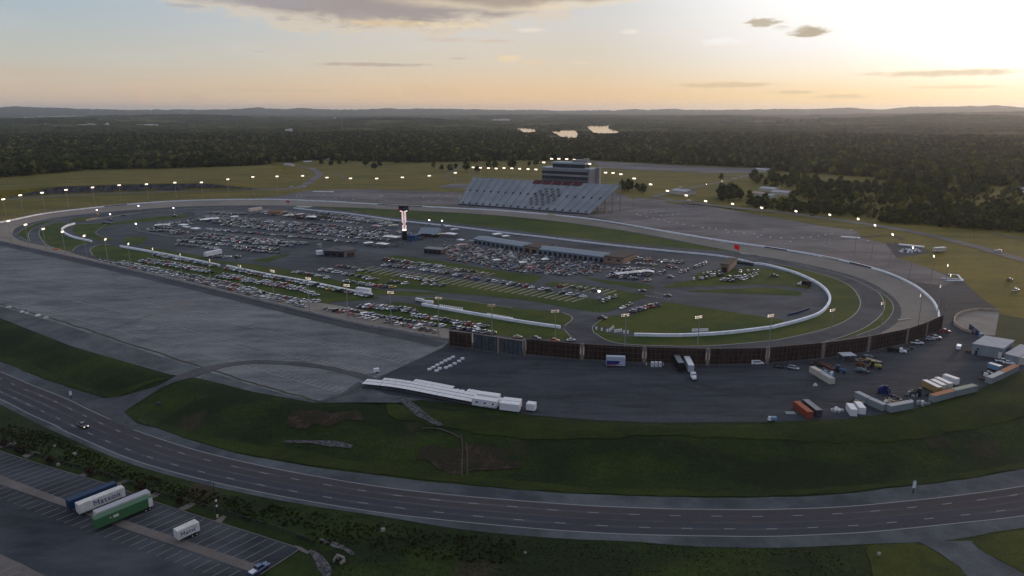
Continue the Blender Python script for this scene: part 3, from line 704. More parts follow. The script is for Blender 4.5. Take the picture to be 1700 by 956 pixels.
# tyre marks and patched seams
b = MB()
for k in range(46):
    x_, y_ = R.uniform(760, 1500), R.uniform(606, 684); p = P(x_, y_, ZO)
    if not inside(BELOW, np.array([p[0]]), np.array([p[1]+8]))[0]:
        a_ = R.gauss(0, .35); L_ = R.uniform(5, 26); c_ = R.gauss(0, .03); ln = []
        for i in range(14): ln.append(p.copy()); p = p+np.array([math.cos(a_), math.sin(a_), 0])*L_/13; a_ += c_
        for s_ in (0, 1.6): b.strip(np.array(ln), R.uniform(.18, .3), ZO+.075+.002*k, off=s_)
for x_, y_, w_ in ((893,606,3.2),(886,612,2.2),(1098,624,1.8),(1050,616,1.2),(1072,657,2.5),(1180,640,2.),(960,660,2.2),(1330,640,2.4),(1420,622,2.6),(835,640,2.)):
    q = [P(x_, y_, ZO)+np.array([math.cos(t)*w_*R.uniform(.5, 2.4), math.sin(t)*w_*R.uniform(.3, .9), 0]) for t in np.linspace(0, 6.28, 9)[:-1]]; w = spline(np.array(q), 30, True); w[:, 2] = ZO+.07; b.add(list(w), [list(range(30))])
struct('tyre_mark', b, mat('tyre_dark', (.024,.026,.032), .8))
b = MB()
for k in range(26):
    p = o0+ax*R.uniform(-60, 330)+ay*R.uniform(14, 150); ln = np.array([p+ax*t for t in np.linspace(0, R.uniform(15, 70), 20)])
    if inside(lotw, ln[:, 0], ln[:, 1]).all(): b.strip(ragged(ln, .5, k, 9), R.uniform(.25, .9), ZO+.07+.001*k)
struct('patched_seam', b, mat('seam_pale', (.20,.20,.205), .9))
b = MB()
for k in range(22):
    p = o0+ax*R.uniform(-60, 330)+ay*R.uniform(14, 150); ln = np.array([p+ay*t+ax*.2*t for t in np.linspace(0, R.uniform(8, 40), 20)])
    if inside(lotw, ln[:, 0], ln[:, 1]).all(): b.strip(ragged(ln, .6, k+50, 9), R.uniform(.2, .6), ZO+.065+.001*k)
struct('crack_seal', b, mat('seam_dark', (.05,.052,.06), .9))

# ------------------------------------------------------------------ rock cut at the far left
b = MB(); cl = spline(Ps(CL_PX, ZO), 200); vs, fs = [], []
for i, p in enumerate(cl):
    q = p+np.array([2., 8., 0]); top = H(q[0], q[1])+.4; j = 1.2*vnoise(p[0]*1., p[1]*3, 7, 4)+1.
    for t in (0, .3, .62, 1): vs.append((p[0]+.4*t, p[1]-2+4.6*t+j*(t*(1-t)*4)*vnoise(p[0], t*50., 5, 11), ZO-.3+(top-ZO+.3)*t))
for i in range(len(cl)-1):
    for t in range(3): fs.append((i*4+t, i*4+4+t, i*4+5+t, i*4+t+1))
b.add(vs, fs)
o = b.build('rock_cut', noisy('rock', (.040,.042,.048), (.105,.098,.095), ((.12,1),(.5,.8)), (1.6,1.6,.25), fine=(.8,.3), contrast=(.42,.6))); o['kind'] = 'structure'

# ------------------------------------------------------------------ lakes
LK = []
for q in LAKES:
    my = (min(a[1] for a in q)+max(a[1] for a in q))/2
    w = np.array([P(x_, y_, 12. if y_ > my else 1.5) for x_, y_ in q]); LK.append(w)
b = MB()
for w in LK:
    c_ = w.mean(0); v = c_+(w-c_)*1.0
    # carry the near shore on towards the viewer, under the trees
    v = np.array([p*(1.0 if p[1] > c_[1] else .93) for p in v]); v[:, 2] = 1.5
    if sum(v[i-1][0]*v[i][1]-v[i][0]*v[i-1][1] for i in range(len(v))) < 0: v = v[::-1]
    b.add(list(v), [list(range(len(v)))])
lk = struct('lake', b, water_m)
# ------------------------------------------------------------------ trees
def leafm(name, c1, c2):
    m = noisy(name, c1, c2, ((.25, 1), (1.1, .6)), rough=.9, contrast=(.38, .62), spec=.1)
    return m
def vary(m, lo, hi):
    """trees differ from one another: each tree's own random number lightens or darkens its leaf colour and shifts it to yellow"""
    nt = m.node_tree; N, L = nt.nodes, nt.links; bs = N['Principled BSDF']; src = bs.inputs['Base Color'].links[0].from_socket
    oi = N.new('ShaderNodeObjectInfo'); rp = N.new('ShaderNodeValToRGB'); L.new(oi.outputs['Random'], rp.inputs[0]); e = rp.color_ramp.elements
    e[0].color = (lo, lo, lo, 1); e[1].color = (hi*1.08, hi, hi*.72, 1); q = e.new(.7); q.color = (1, 1, .95, 1)
    mx = N.new('ShaderNodeMix'); mx.data_type = 'RGBA'; mx.blend_type = 'MULTIPLY'; mx.inputs['Factor'].default_value = 1
    L.new(src, mx.inputs['A']); L.new(rp.outputs[0], mx.inputs['B']); L.new(mx.outputs['Result'], bs.inputs['Base Color']); return m
LEAVES = [leafm('leaves_dark', (.017,.026,.009), (.055,.070,.022)), leafm('leaves_mid', (.028,.040,.011), (.088,.100,.028)), leafm('leaves_olive', (.040,.050,.013), (.110,.115,.030))]
[vary(m_, .75, 1.9) for m_ in LEAVES]
bark = mat('bark', (.05,.042,.036), .95)
FOREST_M = noisy('forest_leaves', (.020,.027,.011), (.135,.138,.052), ((.012, .6), (.07, .9), (.3, .5)), spots=(.0016,.60,.68,(.15,.135,.07)), rough=1, contrast=(.36, .64), spec=0)
vary(FOREST_M, .6, 2.2)
CANOPY_M = noisy('canopy_leaves', (.006,.009,.005), (.078,.082,.034), ((.012, .6), (.045, 1.), (.0035, .7)), spots=(.0014,.56,.64,(.12,.11,.06)), rough=1, contrast=(.38, .62), spec=0)  # darker than the tree leaves: shade between crowns is put into the colour
def crown_mesh(name, seed, h, r, nq, qs, m, base=.22, lobes=9):
    rr = random.Random(seed); b = MB(); L = []
    for i in range(lobes):
        a = rr.random()*2*PI; t = rr.random(); zz = h*(base+.12+(.75-base)*t); k = r*(.15+.5*math.sin(PI*min(1, .25+.7*t)))*rr.random()**.5*1.1
        L.append((k*math.cos(a), k*math.sin(a), zz, r*rr.uniform(.38, .62)*(1.1-.45*t)))
    L.append((0, 0, h*.8, r*.42)); L.append((0, 0, h*.5, r*.6))
    for i in range(nq):
        l = rr.choice(L); u = Vector((rr.gauss(0, 1), rr.gauss(0, 1), rr.gauss(.15, 1))).normalized(); d = l[3]*rr.uniform(.72, 1.08)
        c = Vector((l[0], l[1], l[2]))+Vector((u.x*d, u.y*d, u.z*d*.85))
        if c.z < h*base*.8: c.z = h*base*rr.uniform(.8, 1.2)
        n = (u+Vector((rr.gauss(0, .3), rr.gauss(0, .3), rr.gauss(.15, .3)))).normalized()
        a = n.orthogonal().normalized(); a = (Matrix.Rotation(rr.random()*6.28, 3, n) @ a); e = n.cross(a); q = qs*rr.uniform(.6, 1.25)
        b.add([c+a*q+n*(-.2*q), c+e*q*.9, c-a*q*.95+n*(-.25*q), c-e*q], [(0, 1, 2, 3)])
    return b.mesh(name, m)
def trunk_mesh(seed, h, r):
    rr = random.Random(seed); b = MB(); b.tube((0, 0, -.5), (0, 0, h*.45), r*.05+.12, r*.03+.08, 6)
    for i in range(5):
        a = rr.random()*6.28; z = h*rr.uniform(.2, .42); b.tube((0, 0, z), (r*.5*math.cos(a), r*.5*math.sin(a), z+h*.25), .14, .05, 5)
    b.tube((0, 0, h*.45), (.2, .1, h*.8), .16, .05, 5)
    return b.mesh('trunk', bark)
KINDS_ = []
for i in range(7):
    h = [12, 15, 13, 17, 14, 11, 16][i]; r = [5.6, 6.4, 6.2, 6.6, 5.2, 5.2, 5.6][i]
    KINDS_.append((crown_mesh('crown', i+1, h, r, 620, .85, LEAVES[[0, 1, 0, 1, 2, 0, 1][i]], base=[.2,.2,.15,.22,.25,.12,.2][i]), trunk_mesh(i+1, h, r), h, r))
ADJ = ['dark', 'tall green', 'broad dark', 'tall rounded', 'yellowish', 'low dark', 'slender green']
def tree(x, y, k, s, label, group, name='tree', z=None):
    e = empty(name, (x, y, H(x, y)-.1 if z is None else z), R.random()*6.28, label, 'tree', group); e.scale = (s, s, s*R.uniform(.9, 1.1))
    link('crown', KINDS_[k][0], e); link('trunk', KINDS_[k][1], e)
    return e
TREES = []
def scatter(poly, n, mind, label, group, smin=.8, smax=1.25, kinds=range(7)):
    w = Ps(poly, ZO); lo, hi = w.min(0), w.max(0); k = 0; tries = 0; loc = []
    while k < n and tries < n*60:
        tries += 1; x, y = R.uniform(lo[0], hi[0]), R.uniform(lo[1], hi[1])
        if not inside(w, np.array([x]), np.array([y]))[0]: continue
        if any((x-a)**2+(y-c)**2 < mind**2 for a, c in loc): continue
        loc.append((x, y)); q = R.choice(list(kinds)); TREES.append((x, y))
        tree(x, y, q, R.uniform(smin, smax), f'{ADJ[q]} tree {label}', group); k += 1
    return loc
scatter([(1192,334),(1243,336),(1246,330),(1205,322),(1192,326)], 14, 6.5, 'in the round clump left of the white barns', 'trees of the clump by the barns', .9, 1.35)
scatter([(1240,343),(1275,349),(1350,357),(1452,361),(1450,350),(1400,347),(1330,341),(1290,338),(1245,334)], 46, 7, 'in the strip along the far perimeter road', 'trees along the far perimeter road', .6, .95)
scatter([(1456,368.5),(1530,374),(1600,380),(1720,388),(1730,377),(1640,371),(1560,367),(1470,362)], 46, 6.5, 'in the dark hedge belt at the field edge', 'trees of the hedge belt', .55, .9, (0, 2, 5, 1))
scatter([(1310,328),(1370,336),(1420,339),(1560,347),(1585,340),(1600,325),(1560,315),(1500,312),(1440,309),(1380,310),(1320,314)], 74, 9, 'in the big grove behind the strip of trees', 'trees of the big grove')
scatter([(1470,356),(1560,362),(1640,367),(1720,374),(1720,350),(1660,352),(1600,345),(1520,350)], 46, 8, 'among the scrub between grove and hedge belt', 'trees of the scrub', .6, 1.05, (1, 2, 3, 4, 6))
scatter([(1600,330),(1640,322),(1640,312),(1590,312)], 12, 8, 'beside the lawn of the white houses', 'trees by the white houses')
scatter([(1650,326),(1720,338),(1720,328),(1670,320)], 10, 8, 'below the lawn of the white houses', 'trees by the white houses', .7, 1)
scatter([(1270,305),(1310,312),(1360,306),(1340,299),(1280,297)], 20, 9, 'behind the white barns', 'trees behind the barns')
scatter([(1240,302),(1262,306),(1268,298),(1246,295)], 8, 8, 'behind the white barns', 'trees behind the barns')
scatter([(1028,318),(1068,324),(1072,316),(1045,311),(1030,312)], 12, 6, 'at the right end of the grandstand', 'trees beside the grandstand', .8, 1.1)
# single trees on the far lawn
for i, (x_, y_, s) in enumerate([(534,273.5,1),(550,274.5,.9),(563,273.5,.9),(608,277,1.15),(622,281,1.25),(630,276,.9),(720,279,.8),(733,282.5,.95),(747,284,1.1),(757,281,1),(774,285,1.25),(792,285.5,1.1),(811,278.5,1.3),(822,281,1.1),(848,278,1.35),(853,278.5,1.3),(879,276.5,1),(890,276,1.05),(1197,298.5,.95),(80,290.5,1.0),(664,269.5,1),(690,270,1.1),(660,271,1.2),(575,271,1.1),(695,269,1.2),(810,271,1.2),(790,270,1.2)]):
    p = P(x_, y_, ZO); q = [0, 2, 5, 3, 0, 2, 1][i % 7]; TREES.append((p[0], p[1]))
    tree(p[0], p[1], q, s, f'single {ADJ[q]} tree on the far lawn, {ordn(i)} of those standing apart', 'single trees on the far lawn')

# ------------------------------------------------------------------ woods: tree instances to 3.4 km, then a canopy surface
EDGE_PX = [(-200,310),(-60,300),(0,296.5),(30,293.5),(67,291.5),(80,288.5),(110,287),(140,281.5),(225,280),(270,279.5),(302,282.5),(350,280.5),(425,277),(500,270.5),(545,266.5),(600,268),(700,269.5),(757,268.5),(850,267),(985,266),(1050,269.5),(1151,274.5),(1225,277.5),(1275,279.5),(1300,290),(1356,287),(1456,299),(1480,303),(1560,307),(1640,308),(1720,316),(1900,325)]
EW = Ps([(x_, y_+(8 if x_ < 300 else 4 if x_ < 430 else 0)) for x_, y_ in EDGE_PX], ZO); eaz = np.arctan2(EW[:, 0], EW[:, 1]); er = np.hypot(EW[:, 0], EW[:, 1])
def edge_r(az): return np.interp(az, eaz, er)
CLEAR = [Ps(q, ZO) for q in ([(1095,247),(1180,248),(1180,249.5),(1095,249)], [(1380,262),(1460,262.5),(1460,264.5),(1380,264)], [(60,258),(190,257),(190,258.8),(60,259.5)], [(700,243),(800,242.5),(800,244.3),(700,244.5)], [(1200,262),(1290,264),(1290,267),(1210,265)], [(1480,243),(1600,243),(1600,244.6),(1480,244.6)], [(1275,289),(1330,296),(1362,296),(1358,290),(1300,284.5)], [(1362,297),(1456,298.5),(1456,295),(1380,291)], [(900,236.6),(990,238),(990,241),(905,240.6)], [(1545,255),(1640,254),(1640,257),(1550,258)],
      [(500,271),(570,268.5),(568,266.5),(500,268)], [(1530,292),(1568,292),(1568,286.5),(1535,286.5)], [(395,277),(480,273),(480,271),(395,275)], [(1668,308),(1700,308),(1700,296),(1668,296)])]
def build_forest():
    rs = np.random.RandomState(3); pts = []; A0, A1 = math.radians(-44), math.radians(44)
    r = 1050.
    P_, S_ = [], []
    while r < 3600:
        step = 9.5 if r < 1900 else 11.5 if r < 2600 else 14
        n_ = int((A1-A0)*r/step); a = A0+(np.arange(n_)+rs.rand(n_))*(A1-A0)/n_; rr = r+(rs.rand(n_)-.5)*step*1.1
        k = rr > edge_r(a)+rs.rand(n_)*8
        P_.append(np.stack([rr[k]*np.sin(a[k]), rr[k]*np.cos(a[k])], 1)); r += step*.92
    q = np.vstack(P_)
    ok = np.ones(len(q), bool)
    for c_ in CLEAR: ok &= ~inside(c_, q[:, 0], q[:, 1])
    ok &= vnoise(q[:, 0], q[:, 1], 160, 8) > -.80
    for w in LK:
        c_ = w.mean(0); a_ = np.arctan2(q[:, 0], q[:, 1]); wa = np.arctan2(w[:, 0], w[:, 1]); rq = np.hypot(q[:, 0], q[:, 1]); ok &= ~((a_ > wa.min()) & (a_ < wa.max()) & (rq > np.hypot(w[:, 0], w[:, 1]).min()-350))
    q = q[ok]; z = hf(q[:, 0], q[:, 1])
    me = bpy.data.meshes.new('forest'); me.from_pydata(np.c_[q, z].tolist(), [], [])
    a = me.attributes.new('s', 'FLOAT', 'POINT')
    s = .75+.45*rs.rand(len(q))+.22*vnoise(q[:, 0], q[:, 1], 120, 9); a.data.foreach_set('value', s.astype(np.float32))
    a = me.attributes.new('rot', 'FLOAT', 'POINT'); a.data.foreach_set('value', (rs.rand(len(q))*6.28).astype(np.float32))
    o = link('forest', me); tag(o, 'dense dark woods stretching away behind the speedway', 'forest', kind='stuff')
    src = bpy.data.collections.new('forest_source')
    for i in range(5):
        h = [13, 16, 14, 18, 12][i]; m_ = crown_mesh('forest_crown', 40+i, h, [6.5, 6.6, 7.2, 6.8, 5.8][i], 190, 1.65, FOREST_M, base=.1, lobes=8)
        oo = bpy.data.objects.new('forest_crown', m_); src.objects.link(oo)
    ng = bpy.data.node_groups.new('forest', 'GeometryNodeTree')
    ng.interface.new_socket('Geometry', in_out='INPUT', socket_type='NodeSocketGeometry'); ng.interface.new_socket('Geometry', in_out='OUTPUT', socket_type='NodeSocketGeometry')
    N, L = ng.nodes, ng.links; gi_, go_ = N.new('NodeGroupInput'), N.new('NodeGroupOutput')
    ip = N.new('GeometryNodeInstanceOnPoints'); ci = N.new('GeometryNodeCollectionInfo'); ci.inputs['Collection'].default_value = src
    ci.inputs['Separate Children'].default_value = True; ci.inputs['Reset Children'].default_value = True; ip.inputs['Pick Instance'].default_value = True
    na = N.new('GeometryNodeInputNamedAttribute'); na.data_type = 'FLOAT'; na.inputs['Name'].default_value = 's'
    nr = N.new('GeometryNodeInputNamedAttribute'); nr.data_type = 'FLOAT'; nr.inputs['Name'].default_value = 'rot'
    cx_ = N.new('ShaderNodeCombineXYZ'); L.new(nr.outputs['Attribute'], cx_.inputs[2])
    L.new(gi_.outputs[0], ip.inputs['Points']); L.new(ci.outputs[0], ip.inputs['Instance']); L.new(cx_.outputs[0], ip.inputs['Rotation']); L.new(na.outputs['Attribute'], ip.inputs['Scale']); L.new(ip.outputs[0], go_.inputs[0])
    md = o.modifiers.new('trees', 'NODES'); md.node_group = ng
    print('forest trees', len(q))
build_forest()
def build_canopy():
    rs = np.random.RandomState(4)
    A = np.radians(np.arange(-46, 46.01, .11)); Rr = 3300*np.exp(np.linspace(0, math.log(26000/3300), 190))
    AA, RR = np.meshgrid(A, Rr); AA = AA+(rs.rand(*AA.shape)-.5)*.0012; RR = RR*(1+(rs.rand(*RR.shape)-.5)*.006)
    x, y = RR*np.sin(AA), RR*np.cos(AA)
    z = hf(x, y)+7+7*rs.rand(*x.shape)+9*vnoise(x, y, 60, 12)*sstep(3300, 4000, RR)
    # low wooded ridges
    def ridge(px, py, wx, wd, dist, hgt):
        a0 = math.atan((px-850)/F/cp); return hgt*np.exp(-((AA-a0)/(wx/F))**2-((RR-dist)/wd)**2)
    z += ridge(1530, 198, 130, 900, 8200, 70)+ridge(1290, 202, 120, 700, 7000, 42)+ridge(640, 206, 150, 700, 6500, 40)+ridge(150, 205, 110, 700, 6500, 34)+ridge(1640,190,180,1800,13000,85)+ridge(330,196,160,1300,9500,48)+ridge(880,196,150,1200,10500,52)+ridge(1180,198,90,900,9000,40)+ridge(1000,199,60,700,7600,24)
    for w in LK:
        c_ = w.mean(0); d = inside(w, x, y); r_ = np.hypot(c_[0], c_[1]); front = (np.abs(np.arctan2(x, y)-math.atan2(c_[0], c_[1])) < np.abs(w[:, 0]-c_[0]).max()/r_*1.15) & (np.hypot(x, y) < r_+100) & (np.hypot(x, y) > r_-1300)
        z = np.where(front, np.minimum(z, 3+5*rs.rand(*z.shape)), z); z = np.where(d, -6, z)
    nA, nR = len(A), len(Rr)
    ii = (np.arange(nR-1)[:, None]*nA+np.arange(nA-1)[None]).ravel()
    me = bpy.data.meshes.new('woodland'); me.from_pydata(np.stack([x.ravel(), y.ravel(), z.ravel()], 1).tolist(), [], np.stack([ii, ii+1, ii+nA+1, ii+nA], 1).tolist())
    me.materials.append(CANOPY_M); o = link('woodland', me); tag(o, 'far wooded country fading into haze below the hills', 'woods', kind='stuff')
    # hills along the horizon
    PROF = [(-100,181),(0,179.5),(40,179.8),(80,178.3),(115,179.8),(140,179.6),(180,181.6),(260,182.6),(330,182.3),(400,182.2),(440,180.6),(452,179.3),(470,181),(500,181.6),(524,179.8),(545,181.4),(580,182.3),(620,182),(645,180.8),(660,180.6),(676,181.8),(700,180.8),(745,181.4),(800,182),(850,183),(886,182.2),(920,184),(960,183),(990,183),(1010,183.4),(1036,181.4),(1060,183),(1095,181),(1120,182.6),(1170,182.8),(1230,182),(1275,181.8),(1330,181.4),(1372,179.6),(1395,181.4),(1430,182),(1470,178.8),(1520,178.6),(1570,177.8),(1600,177.2),(1620,177.8),(1640,179),(1700,180.2),(1800,178)]
    px = np.array([p[0] for p in PROF]); py = 184-(184-np.array([p[1] for p in PROF]))*1.3; az_ = np.arctan((px-850)/F/cp)
    A = np.radians(np.arange(-46, 46.01, .08)); el_ = np.arctan(np.tan(PITCH-0)-0)*0
    b_vs, n_ = [], len(A); D0 = 21000.
    pyv = np.interp(A, az_, py)+.55*vnoise(A*2600, A*0, 9, 31)+.35*vnoise(A*2600, A*0, 3.5, 32)
    for dd, k in ((-5200, 0), (-3000, .25), (-1400, .62), (0, 1), (1500, .6), (4000, 0)):
        dist = D0+dd+500*vnoise(A*400, A*0, 9, 21); xx, yy = dist*np.sin(A), dist*np.cos(A)
        # summit height so that its line of sight meets the traced skyline
        d = np.array([ray(850+F*math.tan(a)*cp, p) for a, p in zip(A, pyv)]); tz = CH+d[:, 2]/np.hypot(d[:, 0], d[:, 1])*D0
        b_vs.append(np.stack([xx, yy, 8+(tz-8)*k+(1-abs(k-.5))*14*vnoise(A*900, A*0+dd, 6, 22)*(0 if k in (0,) else .5)], 1))
    vs_ = np.vstack(b_vs); fs_ = [(j*n_+i, j*n_+i+1, (j+1)*n_+i+1, (j+1)*n_+i) for j in range(5) for i in range(n_-1)]
    b = MB(); b.add(list(vs_), fs_); o = struct('hills', b, FOREST_M)
build_canopy()
# ------------------------------------------------------------------ walls of the infield and the track
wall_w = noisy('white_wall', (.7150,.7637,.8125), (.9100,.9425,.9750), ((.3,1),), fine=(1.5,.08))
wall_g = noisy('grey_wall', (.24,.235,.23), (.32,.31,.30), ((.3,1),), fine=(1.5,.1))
steel = mat('galvanised_steel', (.34,.34,.35), .5, .3); dark_steel = mat('dark_steel', (.05,.05,.055), .6); black = mat('black', (.012,.012,.014), .7); rubber = mat('rubber', (.015,.015,.016), .9)
glass = mat('car_glass', (.018,.022,.028), .12, spec=.5); dark_glass = mat('dark_glass', (.02,.03,.045), .15, spec=.6)
white_p = mat('white_paint', (.70,.71,.72), .45); cream_p = mat('cream_paint', (.52,.48,.40), .6); grey_p = mat('grey_paint', (.22,.24,.25), .6); blue_p = mat('navy_paint', (.012,.030,.095), .5); orange_p = mat('rust_red_paint', (.26,.055,.028), .7)
green_p = mat('green_paint', (.045,.135,.055), .6); teal_roof = mat('blue_grey_roof', (.19,.235,.275), .6); tan_wall = mat('tan_block', (.27,.19,.13), .85); brown_roof = mat('brown_roof', (.075,.06,.052), .9); pale_roof = mat('pale_roof', (.36,.37,.40), .7)
red_p = mat('red_paint', (.42,.02,.02), .5); yellow_p = mat('yellow_paint', (.55,.36,.04), .5); wood_m = noisy('wood', (.17,.10,.055), (.30,.19,.11), ((1.,1),)); lightblue_p = mat('light_blue_paint', (.16,.28,.40), .5); redflag_m = mat('red_flag', (.90,.015,.03), .7); pale_grn = mat('pale_green_grey', (.25,.28,.25), .7)
lamp_m = mat('floodlight', (1,1,1), .5, emit=(1.0,.80,.62), es=3.6); lamp_n = mat('floodlight_near', (1,1,1), .5, emit=(1.0,.80,.62), es=2.0); lamp_cool = mat('work_light', (1,1,1), .5, emit=(.78,.70,1.0), es=7.0); led_m = mat('pylon_lamps', (1,1,1), .5, emit=(1.0,.74,.72), es=1.5)
head_m = mat('headlamp', (.9,.9,.85), .3, emit=(1,.88,.62), es=3.0); tail_m = mat('tail_lamp', (.3,.01,.01), .4)
warm_m = mat('warm_lamp', (1,1,1), .4, emit=(1,.72,.36), es=6.0)
for m_ in (head_m, warm_m, led_m): m_.cycles.emission_sampling = 'NONE'
def wall(px, h, w, name, label, z=0, m=wall_w, n=160, cat='wall', bot=.3):
    b = MB(); b.wallstrip(spline(Ps(px, z), n), h, w, bot=bot); o = b.build(name, m); tag(o, label, cat); return o
W1 = [(1255,438.5),(1275,441.5),(1304,449),(1325,456),(1348,466.5),(1362,475),(1374,487),(1377,502),(1363,520),(1333,532),(1290,543),(1275,546),(1202,554.5),(1126,558.5),(1053,557.5)]
W2 = [(488,346),(524,350),(576,355),(660,366.5),(752,376.5),(850,388.5),(900,394),(1000,406),(1100,416.5),(1180,424),(1220,430),(1255,439)]
W5 = [(200,410),(256.5,420),(313,431),(364.5,442)]; W6 = [(377,443),(440,456.5),(504.7,468),(561,480),(618,491)]; W7 = [(701,507),(767,519),(820,528),(880,538),(930,545)]
W4 = [(124,372),(112,375.5),(105,379.5),(103,383),(107,387.5),(120,394),(135.5,398),(152,401.5)]; W3 = [(142,367),(190,359.5),(240,353.5),(304,348.5),(355,346.5),(424,346.5)]; W8 = [(224,383),(241,386),(270,391),(304.5,395)]
wall(W1, 1.5, 1.3, 'barrier_wall', 'long curved white barrier wall round the right end of the infield')
wall(W2, 1.15, .8, 'pit_wall', 'straight white pit wall between pit road and front grass')
wall(W3, 1.1, .9, 'pit_wall', 'curving pale wall at the far left end of pit road', m=wall_g)
wall(W4, 1.5, 1.3, 'barrier_wall', 'short hooked white barrier wall at the far left infield')
wall(W5, 1.5, 1.2, 'barrier_wall', 'straight white barrier wall left of the infield gap')
wall(W6, 1.5, 1.2, 'barrier_wall', 'long white barrier wall with cars parked along it')
wall(W7, 1.5, 1.2, 'barrier_wall', 'white barrier wall nearest the billboards')
wall(W8, 1.0, .7, 'barrier_wall', 'low pale wall at the corner of the crowded car lot', m=wall_g)
# outer wall of the track with posts: white on the far side, grey on the near side
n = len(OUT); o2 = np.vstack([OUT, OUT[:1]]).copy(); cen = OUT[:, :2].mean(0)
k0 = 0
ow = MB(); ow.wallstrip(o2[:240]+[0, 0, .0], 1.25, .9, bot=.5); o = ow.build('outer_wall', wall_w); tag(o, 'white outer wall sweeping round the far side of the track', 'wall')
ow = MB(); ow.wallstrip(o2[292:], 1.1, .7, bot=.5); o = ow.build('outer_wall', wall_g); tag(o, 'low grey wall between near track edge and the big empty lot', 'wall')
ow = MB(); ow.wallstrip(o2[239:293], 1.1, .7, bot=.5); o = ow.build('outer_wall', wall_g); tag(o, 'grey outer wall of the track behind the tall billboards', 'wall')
# banner sections on the far wall
for i, (a, q, m_, lb) in enumerate([((175,343.8),(210,339.6),blue_p,'dark sponsor strip on the far left curve of the outer wall'), ((626,339.2),(700,342.8),blue_p,'dark sponsor strip on the wall left of the grandstand'), ((856,351.5),(868,352.5),yellow_p,'small yellow panel on the wall below the grandstand'), ((910,356.5),(925,358),yellow_p,'yellow panel on the wall right of the checkered seats'),
        ((1270,410.6),(1310,417),blue_p,'dark blue banner on the wall above the right curve'), ((1366,426.4),(1392,432),cream_p,'tan banner section on the right curve wall'), ((1411,436.2),(1447,445.3),black,'black banner section further along the right curve wall')]):
    A_ = np.argmin(np.linalg.norm(OUT-P(*a, ZO), axis=1)); B_ = np.argmin(np.linalg.norm(OUT-P(*q, ZO), axis=1))
    seg = OUT[min(A_, B_):max(A_, B_)+1]
    if len(seg) < 3: seg = spline(np.array([P(*a, ZO), P(*q, ZO)]), 4)
    b = MB(); b.wallstrip(seg, 1.0, 1.0, bot=-.16); o = b.build('wall_banner', m_); tag(o, lb, 'banner')
# catch fence of the near side: posts and wires in one see-through run
fm = bpy.data.materials.new('fence_mesh'); fm.use_nodes = True; nt = fm.node_tree; pb = nt.nodes['Principled BSDF']
pb.inputs['Base Color'].default_value = (.16,.155,.15,1); pb.inputs['Alpha'].default_value = .16; pb.inputs['Roughness'].default_value = .7
def mesh_fence(line, name, label, hgt, post_gap, group=None, lift=0, pr=.07, m=fm, pm_=None):
    L = np.asarray(line); s = np.r_[0, np.cumsum(np.linalg.norm(np.diff(L[:, :2], axis=0), axis=1))]
    e = empty(name, L[0], 0, label, 'fence'); L0 = L-L[0]
    b = MB()
    for i in range(len(L)-1):
        a, c = L0[i]+[0, 0, lift], L0[i+1]+[0, 0, lift]; b.quad(a, c, c+[0, 0, hgt], a+[0, 0, hgt])
    b.build('mesh', m, e)
    t = MB()
    for i in range(len(L)-1): t.tube(L0[i]+[0, 0, lift+hgt], L0[i+1]+[0, 0, lift+hgt], .05, n=4)
    t.build('top_rail', dark_steel, e)
    n_ = min(98, int(s[-1]/post_gap)); pm = None
    for i in range(n_+1):
        u = s[-1]*i/n_; p = [np.interp(u, s, L0[:, k]) for k in range(3)]
        if pm is None: pm = MB().tube((0, 0, -.3), (0, 0, hgt+lift+.1), pr, n=5).mesh('post', pm_ or steel)
        link('post', pm, e, p)
    return e
mesh_fence(OUT[293:420:2]+[0, 0, 0], 'catch_fence', 'tall wire catch fence along the near straight beside the big lot', 4.2, 5.6, lift=1.1)
mesh_fence(np.vstack([OUT[0:110:2]]), 'catch_fence', 'wire catch fence above the wall of the far left curve', 4.0, 7, lift=1.25, pr=.05)
# ------------------------------------------------------------------ billboards along the near wall
brown_b = noisy('billboard_back', (.0297,.0175,.0149), (.0607,.0351,.0270), ((.5,1),), (1,1,.2)); rib_m = mat('billboard_rib', (.105,.08,.068), .8); greyb = noisy('billboard_grey', (.06,.075,.09), (.10,.115,.13), ((.4,1),)); pil_m = noisy('pilaster', (.20,.165,.14), (.27,.23,.20), ((.6,1),))
BB = [((746,574.5),(784,579),0),((786,579.5),(826,586),1),((829,586.5),(868,592.5),1),((873,589),(963,597.5),0),((969,597.5),(1066,603),0),((1072,603),(1171,606),0),((1177,606),(1270,604.5),0),((1276,603.5),(1362,595.5),0),((1367,595),(1438,584.5),2),((1443,583.5),(1502,571),0),((1506,570),(1535,559.5),0),((1537,558.5),(1562,546.5),0)]
BN = ['leftmost brown billboard back beside the near cars','grey gridded billboard back, left one of the pair','grey gridded billboard back, right one of the pair','wide brown billboard back right of the grey pair','brown billboard back behind the graphic banner trailer','brown billboard back behind the two parked trailers','brown billboard back with a white car before it','brown billboard back behind the silver car','white framed brown billboard back behind the open tent','brown billboard back behind the white cab truck','short brown billboard back behind the white pickup','last brown billboard back at the right track corner']
BH = 7.6
